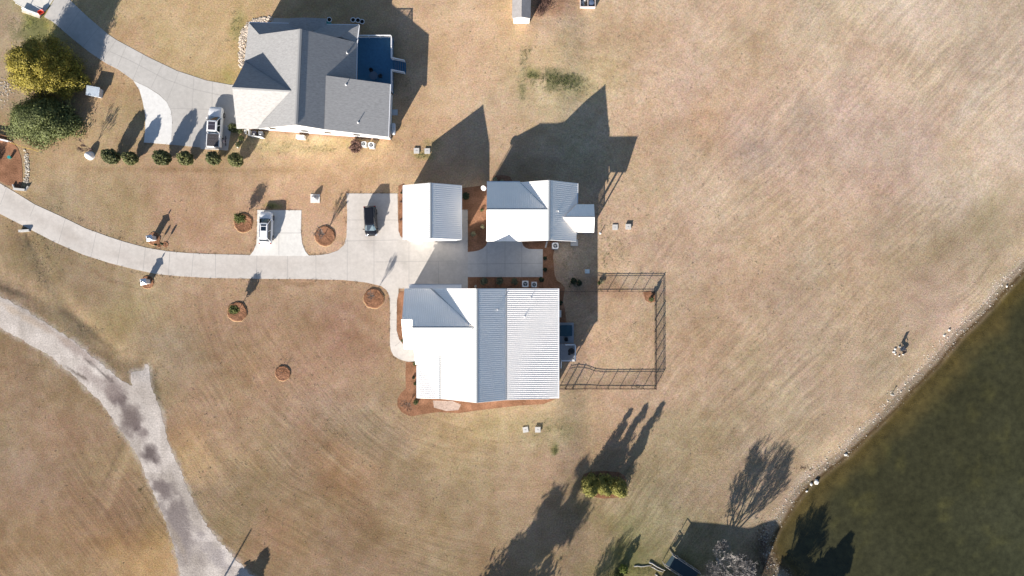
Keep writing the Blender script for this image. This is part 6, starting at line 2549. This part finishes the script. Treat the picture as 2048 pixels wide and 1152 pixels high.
# domed well head on its slab, round white well cover, little roofed pump house
g = G(630.5, 397)
t = thing("mock_rock_cover", (g.x, g.y, g.z), "grey rock-like cover on a square white slab above the bare tree's mulch ring", "well cover")
mb = MB()
mb.prism([(g.x - .66, g.y - .62), (g.x + .66, g.y - .62), (g.x + .66, g.y + .62), (g.x - .66, g.y + .62)], g.z + .09, g.z - .2)
mb.build("slab", mat("white_slab", (.66, .65, .63), rough=.85), t)
mb = MB()
rng = random.Random(3)
n = 12
vs, fs = [], []
for r_, z_ in ((.52, .085), (.46, .35), (.34, .6), (.16, .8)):
    for i in range(n):
        a_ = 2 * math.pi * i / n
        q = r_ * rng.uniform(.85, 1.1)
        vs.append((g.x + q * math.cos(a_), g.y + .08 + q * .9 * math.sin(a_), g.z + z_ * rng.uniform(.97, 1.03) if z_ > .1 else g.z + z_))
vs.append((g.x, g.y + .08, g.z + .86))
for k in range(3):
    for i in range(n):
        fs.append((k * n + i, k * n + (i + 1) % n, (k + 1) * n + (i + 1) % n, (k + 1) * n + i))
for i in range(n):
    fs.append((3 * n + i, 3 * n + (i + 1) % n, 4 * n))
mb.add(vs, fs)
mb.build("cover", mat("grey_mock_rock", (.40, .40, .41), rough=.85, var=.2, vscale=5), t)
g = G(181, 311.5)
t = thing("well_cover", (g.x, g.y, g.z), "glaring white domed well cover left of the row of round shrubs", "well cover")
mb = MB()
mb.lathe((g.x, g.y, g.z), [(.56, -.1), (.56, .12), (.54, .45), (.44, .72), (.28, .88), (.1, .95), (.02, .96)], 22)
mb.build("dome", mat("white_fibreglass", (.8, .8, .8), rough=.5), t, smooth=True)
mb = MB()
mb.lathe((g.x, g.y, g.z), [(.66, -.05), (.66, .04), (.57, .045)], 22)
mb.build("base_ring", M_CONCLID, t)
g = G(187, 183, .9)
t = thing("pump_house", (g.x, g.y, g.z), "little hut with a pale corrugated roof right of the big golden evergreen", "hut", None, rad(-10), local=True)
mb = MB()
mb.box((0, 0, .42), (1.6, 1.15, 1.0))
mb.build("wall", mat("weathered_white_board", (.55, .56, .58), rough=.7), t)
mb = MB()
mb.add([(-.95, -.68, .98), (.95, -.68, .98), (.95, .68, 1.16), (-.95, .68, 1.16), (-.95, -.68, .93), (.95, -.68, .93), (.95, .68, 1.11), (-.95, .68, 1.11)],
       [(0, 1, 2, 3), (7, 6, 5, 4), (0, 4, 5, 1), (1, 5, 6, 2), (2, 6, 7, 3), (3, 7, 4, 0)])
for k in range(9):
    y = -.6 + k * .15
    mb.tube((-.95, y, .995 + (y + .68) * .132), (.95, y, .995 + (y + .68) * .132), .022, n=5)
mb.build("roof", mat("galvanised_sheet", (.62, .68, .74), rough=.35, metal=.4), t)
g = G(169, 166)
mb = MB()
mb.tube((g.x, g.y, g.z - .05), (g.x, g.y, g.z + .75), .05, n=8)
mb.tube((g.x, g.y, g.z + .7), (g.x + .35, g.y - .22, g.z + .72), .045, n=8)
mb.tube((g.x - .02, g.y, g.z + .55), (g.x - .06, g.y - .42, g.z + .5), .045, n=8)
tag(mb.build("standpipe", M_PIPE), "small white standpipe just above the corrugated-roofed hut", "pipe")

# left-edge things: white board fence piece, teal pot, rope barrier
g = G(4, 279)
t = thing("board_fence", (g.x, g.y, g.z), "short white board fence section at the left edge on the mulch bed", "fence")
p, q = pm(-40, 269.5), pm(24, 285)
d = Vector((q[0] - p[0], q[1] - p[1]))
an = math.atan2(d.y, d.x)
for hh in (.2, .45, .7):
    mb = MB()
    mb.box(((p[0] + q[0]) / 2, (p[1] + q[1]) / 2, hh), (d.length, .05, .17), an)
    mb.build("rail", M_TRIM, t)
mb = MB()
mb.box(((p[0] + q[0]) / 2, (p[1] + q[1]) / 2, .82), (d.length + .1, .22, .04), an)
mb.build("cap_rail", M_TRIM, t)
for k in range(3):
    x, y = p[0] + d.x * k / 2, p[1] + d.y * k / 2
    mb = MB()
    mb.box((x - .0, y + .075, .4), (.1, .1, .9), an)
    mb.build("post", M_TRIM, t)
g = G(22.5, 315.5)
t = thing("flower_pot", (g.x, g.y, .02), "teal glazed pot on the mulch bed at the left edge", "pot")
mb = MB()
mb.lathe((g.x, g.y, .02), [(.13, 0), (.2, .2), (.22, .42), (.24, .44), (.24, .48), (.19, .48)], 18)
mb.build("pot", M_TEAL, t)
mb = MB()
mb.lathe((g.x, g.y, .47), [(.18, 0), (.17, .02)], 16)
mb.build("soil", mat("dark_soil"), t)
shrub(-20, 338, 1.9, .9, 777, "dark shrub just outside the left edge shading the mulch bed", L_DARK, n=1500, leaf=.09)
g = G(56, 298)
t = thing("rope_barrier", (g.x, g.y, g.z), "sagging yellow rope between thin stakes below the dark evergreen", "rope")
pp = [G(26, 286), G(50, 295.5), G(70, 300), G(84, 305.5)]
for k, p in enumerate(pp):
    mb = MB()
    mb.tube((p.x, p.y, p.z - .1), (p.x, p.y, p.z + .75), .014, n=5)
    mb.build("stake", M_WOOD, t)
for k in range(3):
    a, b = pp[k], pp[k + 1]
    mb = MB()
    prev = None
    for j in range(7):
        q = a + (b - a) * (j / 6)
        q = Vector((q.x, q.y, q.z + .66 - .16 * math.sin(math.pi * j / 6)))
        if prev is not None:
            mb.tube(prev, q, .03, n=5, caps=False)
        prev = q
    mb.build("rope", M_YELLOW, t)

# top left: low white wall with red cart, two slim poles
g = G(66, 26)
t = thing("low_wall", (g.x, g.y, g.z), "low whitewashed wall with an old stone footing closing the white pad's lower end", "wall")
p, q = Vector(pm(47, 18.5)), Vector(pm(83, 31.5))
d = q - p
an = math.atan2(d.y, d.x)
mb = MB()
mb.box(((p.x + q.x) / 2, (p.y + q.y) / 2, .2), (d.length, .2, .5), an)
mb.build("wall", M_WHITE, t)
nn_ = Vector((d.y, -d.x)).normalized() * .28
mb = MB()
rng = random.Random(8)
for k in range(9):
    c = p + d * ((k + .5) / 9) + nn_
    mb.box((c.x, c.y, .08 + rng.uniform(-.02, .02)), (d.length / 9 - .02, .32, .3), an + rng.uniform(-.05, .05))
mb.build("stone_footing", mat("buff_block", (.55, .50, .42), rough=.9, isl=.15), t)
for (x, y, h, lb) in ((55.5, 19.5, 2.3, "slim white pole at the left end of the low white wall"), (88, 22, 2.2, "slim white pole right of the red cart at the top left")):
    g = G(x, y)
    mb = MB()
    mb.tube((g.x, g.y, -.05), (g.x, g.y, h), .055, n=8)
    mb.lathe((g.x, g.y, h), [(.08, 0), (.08, .04), (.02, .1)], 8)
    tag(mb.build("pole", M_TRIM), lb, "pole", "slim white poles on the white pad")
g = G(82.5, 27.5, .4)
t = thing("hand_cart", (g.x, g.y + .25, .03), "small bright red cart tucked into the corner of the low white wall", "cart", None, rad(-60), local=True)
mb = MB()
mb.add([(-.22, -.34, .25), (.22, -.34, .25), (.22, .3, .25), (-.22, .3, .25), (-.3, -.42, .5), (.3, -.42, .5), (.3, .4, .5), (-.3, .4, .5), (-.26, -.38, .5), (.26, -.38, .5), (.26, .36, .5), (-.26, .36, .5), (-.2, -.3, .28), (.2, -.3, .28), (.2, .27, .28), (-.2, .27, .28)],
       [(3, 2, 1, 0), (0, 1, 5, 4), (1, 2, 6, 5), (2, 3, 7, 6), (3, 0, 4, 7), (4, 5, 9, 8), (5, 6, 10, 9), (6, 7, 11, 10), (7, 4, 8, 11), (8, 9, 13, 12), (9, 10, 14, 13), (10, 11, 15, 14), (11, 8, 12, 15), (12, 13, 14, 15)])
mb.build("tray", M_RED, t)
for s_ in (-1, 1):
    mb = MB()
    mb.tube((s_ * .25, -.2, .16), (s_ * .32, -.2, .16), .16, n=14)
    mb.build("wheel", M_TYRE, t)
    mb = MB()
    mb.tube((s_ * .2, .25, .3), (s_ * .26, .8, .55), .018, n=6)
    mb.build("handle", M_DARK, t)

# compost bay at the top edge
g = G(1176, 3)
t = thing("compost_bay", (g.x, g.y, g.z), "two-bay timber bin cut off by the top edge, right of the brush pile", "bin")
xs_ = [pm(1161, 0)[0], pm(1176, 0)[0], pm(1190.5, 0)[0]]
yb_, yt_ = pm(0, 13)[1], pm(0, -22)[1]
for x in xs_:
    mb = MB()
    mb.box((x, (yb_ + yt_) / 2, g.z + .35), (.09, yt_ - yb_ - .1, .8))
    mb.build("side_board", mat("sun_bleached_board", (.5, .44, .42), rough=.85), t)
mb = MB()
mb.box(((xs_[0] + xs_[2]) / 2, yb_, g.z + .35), (xs_[2] - xs_[0] + .1, .08, .8))
mb.build("front_board", mat("sun_bleached_board"), t)
rng = random.Random(12)
SKL = ["lowest", "second", "third", "topmost"]
for k in range(4):
    mb = MB()
    c = (xs_[0] + .45 + rng.uniform(-.1, .25), yb_ + .45 + k * .3, g.z + .2)
    mb.rock(c, .3, rng, flat=.6)
    tag(mb.build("sack", M_STONEW), "%s white crumpled sack, counting upward, in the left bay of the timber bin" % SKL[k], "sack", "white sacks in the timber bin")
mb = MB()
mb.lathe((xs_[1] + .5, yb_ + .62, g.z), [(.38, -.02), (.42, .12), (.42, .5), (.38, .62), (.12, .66)], 18)
tag(mb.build("drum", mat("slate_blue_plastic", (.10, .14, .22), rough=.5)), "slate blue drum in the right bay of the timber bin", "drum")

# satellite dish on the smaller house's left wall
q = V(967.5, 376.5, 3.3)
t = thing("satellite_dish", (q.x, q.y, 3.0), "white satellite dish fixed to the upper left corner of the smaller house", "dish")
mb = MB()
dirn = Vector((-.35, -.45, .82)).normalized()
a = dirn.orthogonal().normalized()
b = dirn.cross(a)
n = 20
vs, fs = [], []
for r_, o_ in ((.02, 0), (.18, .015), (.36, .07), (.37, .08)):
    for i in range(n):
        t_ = 2 * math.pi * i / n
        vs.append(Vector((q.x, q.y, 3.45)) + a * r_ * math.cos(t_) + b * r_ * math.sin(t_) + dirn * o_)
for k in range(3):
    for i in range(n):
        fs.append((k * n + i, k * n + (i + 1) % n, (k + 1) * n + (i + 1) % n, (k + 1) * n + i))
mb.add(vs, fs)
mb.build("reflector", M_TRIM, t)
mb = MB()
mb.tube((q.x, q.y, 3.44), (q.x + .12, q.y, 3.05), .025, n=6)
mb.tube((q.x + .12, q.y, 3.05), (hx0 + .02, q.y, 3.0), .025, n=6)
mb.build("mast", M_TRIMGREY, t)
mb = MB()
mb.tube((q.x, q.y - .3, 3.4), Vector((q.x, q.y, 3.45)) + dirn * .4, .015, n=5)
mb.build("feed_arm", M_TRIMGREY, t)
g = G(1092.5, 489)
mb = MB()
mb.box((g.x, g.y, .07), (.2, .95, .09), rad(-15))
mb.box((g.x + .1, g.y + .02, .12), (.04, .95, .05), rad(-15))
tag(mb.build("splash_block", M_CONCLID), "narrow pale splash block on the mulch below the smaller house", "splash block")
g = G(951, 572.5)
mb = MB()
mb.rock((g.x, g.y, .1), .22, rng)
tag(mb.build("rock", M_STONE), "small pale rock at the left end of the shaded bed above the main house", "rock")

# cleanout pipe, shore post, fire pit
g = G(1201, 465.5)
t = thing("cleanout_pipe", (g.x, g.y, g.z), "thin white-footed pipe stub on the lawn below the smaller house's porch", "pipe")
mb = MB()
mb.tube((g.x, g.y, g.z - .1), (g.x, g.y, g.z + .55), .055, n=10)
mb.build("pipe", M_DARK, t)
mb = MB()
mb.lathe((g.x - .05, g.y - .08, g.z), [(.18, -.02), (.17, .05), (.08, .06)], 12)
mb.build("collar", M_TRIM, t)
g = G(1782.5, 789)
t = thing("post", (g.x, g.y, g.z), "short dark post with a knob near the pond bank", "post")
mb = MB()
mb.tube((g.x, g.y, g.z - .2), (g.x, g.y, g.z + .62), .05, n=8)
mb.build("shaft", M_WOOD, t)
mb = MB()
mb.lathe((g.x, g.y, g.z + .58), [(.06, 0), (.11, .05), (.11, .13), (.04, .17)], 10)
mb.build("knob", M_WOOD, t)
mb = MB()
mb.box((g.x + .1, g.y - .05, g.z + .02), (.5, .2, .06), -.3)
mb.build("base_plate", M_STONEW, t)
rng = random.Random(31)
cx_, cy_ = 1798, 703
FPL = ["right", "upper right", "top", "upper left", "left", "lower left", "bottom", "lower right"]
for k in range(8):
    a_ = -k * math.pi / 4
    px_, py_ = cx_ + 10.5 * math.cos(a_) + rng.uniform(-1, 1), cy_ + 8.5 * math.sin(a_) + rng.uniform(-1, 1)
    g = G(px_, py_)
    r_ = rng.uniform(.14, .24)
    mb = MB()
    mb.rock((g.x, g.y, g.z + r_ * .3), r_, rng)
    tag(mb.build("fire_pit_stone", M_STONEW), "white stone at the %s of the ring round the fire pit near the pond" % FPL[k], "stone", "white stones round the fire pit")


def folding_chair(px, py, rz, label):
    g = G(px, py)
    t = thing("garden_chair", (g.x, g.y, g.z), label, "chair", None, rad(rz), local=True)
    m = mat("slate_chair", (.05, .06, .08), rough=.6)
    mb = MB()
    mb.box((0, 0, .42), (.52, .5, .04))
    mb.build("seat", m, t)
    mb = MB()
    mb.box((0, -.3, .72), (.52, .04, .62), rx=.25)
    mb.build("backrest", m, t)
    for sx in (-1, 1):
        for sy in (-1, 1):
            mb = MB()
            mb.box((sx * .23, sy * .22, .2), (.05, .05, .42))
            mb.build("leg", m, t)
        mb = MB()
        mb.box((sx * .3, 0, .62), (.08, .55, .03))
        mb.box((sx * .3, .22, .52), (.04, .04, .2))
        mb.build("armrest", m, t)
    return t


folding_chair(1801, 697, 200, "dark slatted chair behind the ring of white stones near the pond")
g = G(1806, 701)
t = thing("fire_bowl", (g.x, g.y, g.z), "small dark fire bowl inside the ring of white stones", "fire bowl")
mb = MB()
mb.lathe((g.x, g.y, g.z), [(.18, -.02), (.12, .15), (.3, .3), (.36, .42), (.31, .42), (.2, .33)], 18)
mb.build("bowl", mat("rusty_iron", (.06, .045, .04), rough=.8), t)
mb = MB()
mb.tube((g.x - .2, g.y, g.z + .37), (g.x + .22, g.y + .08, g.z + .41), .05, n=7)
mb.build("log", M_BARK, t)

# stair, logs and fence rails at the bottom edge
def bz(px, py):
    return gz(*pm(px, py))


P0, P1 = V(1341, 1124, .6), V(1382, 1151, -.2)
ax = Vector((P1.x - P0.x, P1.y - P0.y)).normalized()
ay = Vector((-ax.y, ax.x))
g = G(1360, 1138)
t = thing("timber_stair", (g.x, g.y, g.z), "timber stair with shade-darkened tread colour and pale rails at the bottom edge, inside the square shadow", "stairs")
Ltot = 5.0
n = 9
for k in range(n):
    c = Vector((P0.x, P0.y)) + ax * (Ltot * (k + .5) / n)
    z = g.z + 1.15 - 1.0 * (k / n)
    mb = MB()
    mb.box((c.x, c.y, z), (Ltot / n - .05, 1.75, .05), math.atan2(ax.y, ax.x))
    mb.build("tread", mat("shade_darkened_timber", (.025, .05, .065), rough=.7), t)  # tread colour darkened to carry the shade of the square shadow
for s_ in (-1, 1):
    a = Vector((P0.x, P0.y)) + ay * .95 * s_ - ax * .2
    b = a + ax * (Ltot + .2)
    mb = MB()
    mb.tube((a.x, a.y, g.z + 2.1), (b.x, b.y, g.z + 1.1), .05, n=6)
    for k in range(5):
        c = a + (b - a) * (k / 4)
        mb.box((c.x, c.y, g.z + 2.1 - k / 4 - .95), (.08, .08, 1.9))
    mb.build("handrail", M_WOOD, t)
    mb = MB()
    mb.tube((a.x, a.y, g.z + 1.05), (b.x, b.y, g.z + .02), .08, n=4)
    mb.build("stringer", M_WOOD, t)
for (x0, y0, x1, y1, r_, lb) in ((1268, 1132, 1302, 1131, .1, "long thin pale log lying level near the bottom edge"), (1298, 1124, 1330, 1140, .13, "slanting pale log left of the timber stair"),
                                 (1303, 1133, 1326, 1144, .09, "thin grey log just under the slanting pale one"), (1310, 1148, 1322, 1158, .1, "short white log cut off by the bottom edge")):
    a, b = G(x0, y0), G(x1, y1)
    mb = MB()
    prev = None
    for j in range(6):
        q = a + (b - a) * (j / 5) + Vector((0, rng.uniform(-.08, .08), r_ * .8))
        q.z = gz(q.x, q.y) + r_ * .7
        if prev is not None:
            mb.tube(prev, q, r_ * (1 - j * .08), r_ * (1 - (j + 1) * .08), n=7)
        prev = q
    tag(mb.build("log", mat("bleached_log", (.42, .40, .37), rough=.9, var=.2, vscale=6)), lb, "log")

# utility pole below the frame
g = G(371, 1291)
t = thing("utility_pole", (g.x, g.y, g.z), "utility pole below the bottom edge casting the long thin shadow over the gravel road", "pole")
mb = MB()
mb.tube((g.x, g.y, g.z - .3), (g.x, g.y, g.z + 7.9), .15, .1, n=10)
mb.build("shaft", M_BARK, t)

# ================================================================== LOW GROWTH
PAVED = [[Vector(p_) for p_ in PG_] for PG_ in (UP, PAD, COURT2, OLD, STRIP, WP, ROAD)]


def tufts(name, spots, m, label, cat, seed, leaf=.06, hgt=.12):
    rs = np.random.RandomState(seed)
    P = []
    for (x, y, rx, ry, k) in spots:
        a = rs.normal(size=(k, 2)) * np.array([rx, ry]) * .6 + np.array([x, y])
        for (u, v) in a:
            if any(Roof.inside(PG, u, v) for PG in PAVED):
                continue
            X, Y = pm(u, v)
            nn2 = rs.randint(4, 12)
            c = rs.normal(size=(nn2, 2)) * .09
            P.append(np.stack([X + c[:, 0], Y + c[:, 1], np.zeros(nn2)], 1))
    P = np.concatenate(P)
    P[:, 2] = terrain(P[:, 0], P[:, 1]) + rs.uniform(.01, hgt, len(P))
    fo = Foliage(seed)
    fo.leaves(P, leaf, up=.6, aspect=.5)
    return tag(fo.build(name, m), label, cat, kind="stuff")


tufts("weeds", [(1110, 158, 45, 12, 260), (1135, 172, 30, 12, 130), (1065, 152, 12, 6, 40), (1048, 150, 8, 50, 50), (1055, 100, 10, 20, 18), (1222, 505, 45, 35, 60), (1140, 515, 30, 30, 30), (1150, 568, 22, 10, 60), (1090, 862, 45, 22, 60),
                (1110, 902, 6, 9, 26), (1200, 430, 14, 20, 14), (640, 296, 150, 12, 80), (60, 50, 30, 22, 120), (470, 60, 10, 40, 40), (815, 180, 10, 60, 50), (845, 311, 12, 6, 24), (540, 413, 12, 4, 30), (1278, 777, 8, 3, 14), (505, 290, 20, 10, 20),
                (1340, 1140, 30, 12, 60), (1265, 1145, 60, 10, 90), (1530, 1120, 20, 25, 60), (390, 990, 8, 6, 12), (532, 1022, 3, 3, 4), (281, 981, 4, 5, 14)],
      L_WEED, "scattered low green weeds in the dormant lawn", "weeds", 5, leaf=.045)
tufts("dry_grass", [(1000, 300, 1000, 500, 1600), (600, 850, 500, 240, 900), (1500, 500, 400, 400, 700), (310, 800, 6, 40, 60), (170, 660, 40, 10, 50), (90, 520, 30, 60, 70)],
      mat("dry_straw", (.28, .215, .14), rough=.9, isl=.4), "dry grass tufts all over the tan lawn", "grass", 6, leaf=.05, hgt=.09)
EDGE = []
for PL in (UP, PAD, OLD[:12], STRIP):
    for (a_, b_) in zip(PL[:-1], PL[1:]):
        d_ = math.hypot(b_[0] - a_[0], b_[1] - a_[1])
        if d_ > 1:
            EDGE.append(((a_[0] + b_[0]) / 2, (a_[1] + b_[1]) / 2, abs(b_[0] - a_[0]) * .5 + 1.5, abs(b_[1] - a_[1]) * .5 + 1.5, int(d_ * .35)))
tufts("edge_grass", EDGE, mat("edge_straw", (.17, .13, .085), rough=.9, isl=.4), "straggly grass creeping along the concrete driveway edges", "grass", 16, leaf=.05, hgt=.08)
tufts("leaf_litter", [(1540, 1110, 14, 40, 260), (1560, 1140, 20, 14, 120), (1520, 1148, 40, 12, 120), (1640, 945, 60, 5, 40)], mat("brown_litter", (.12, .075, .05), rough=.9, isl=.4),
      "brown leaf litter along the pond's lower left bank", "leaf litter", 9, leaf=.06, hgt=.06)

for ob in bpy.data.objects:
    if '_o' in ob:
        del ob['_o']
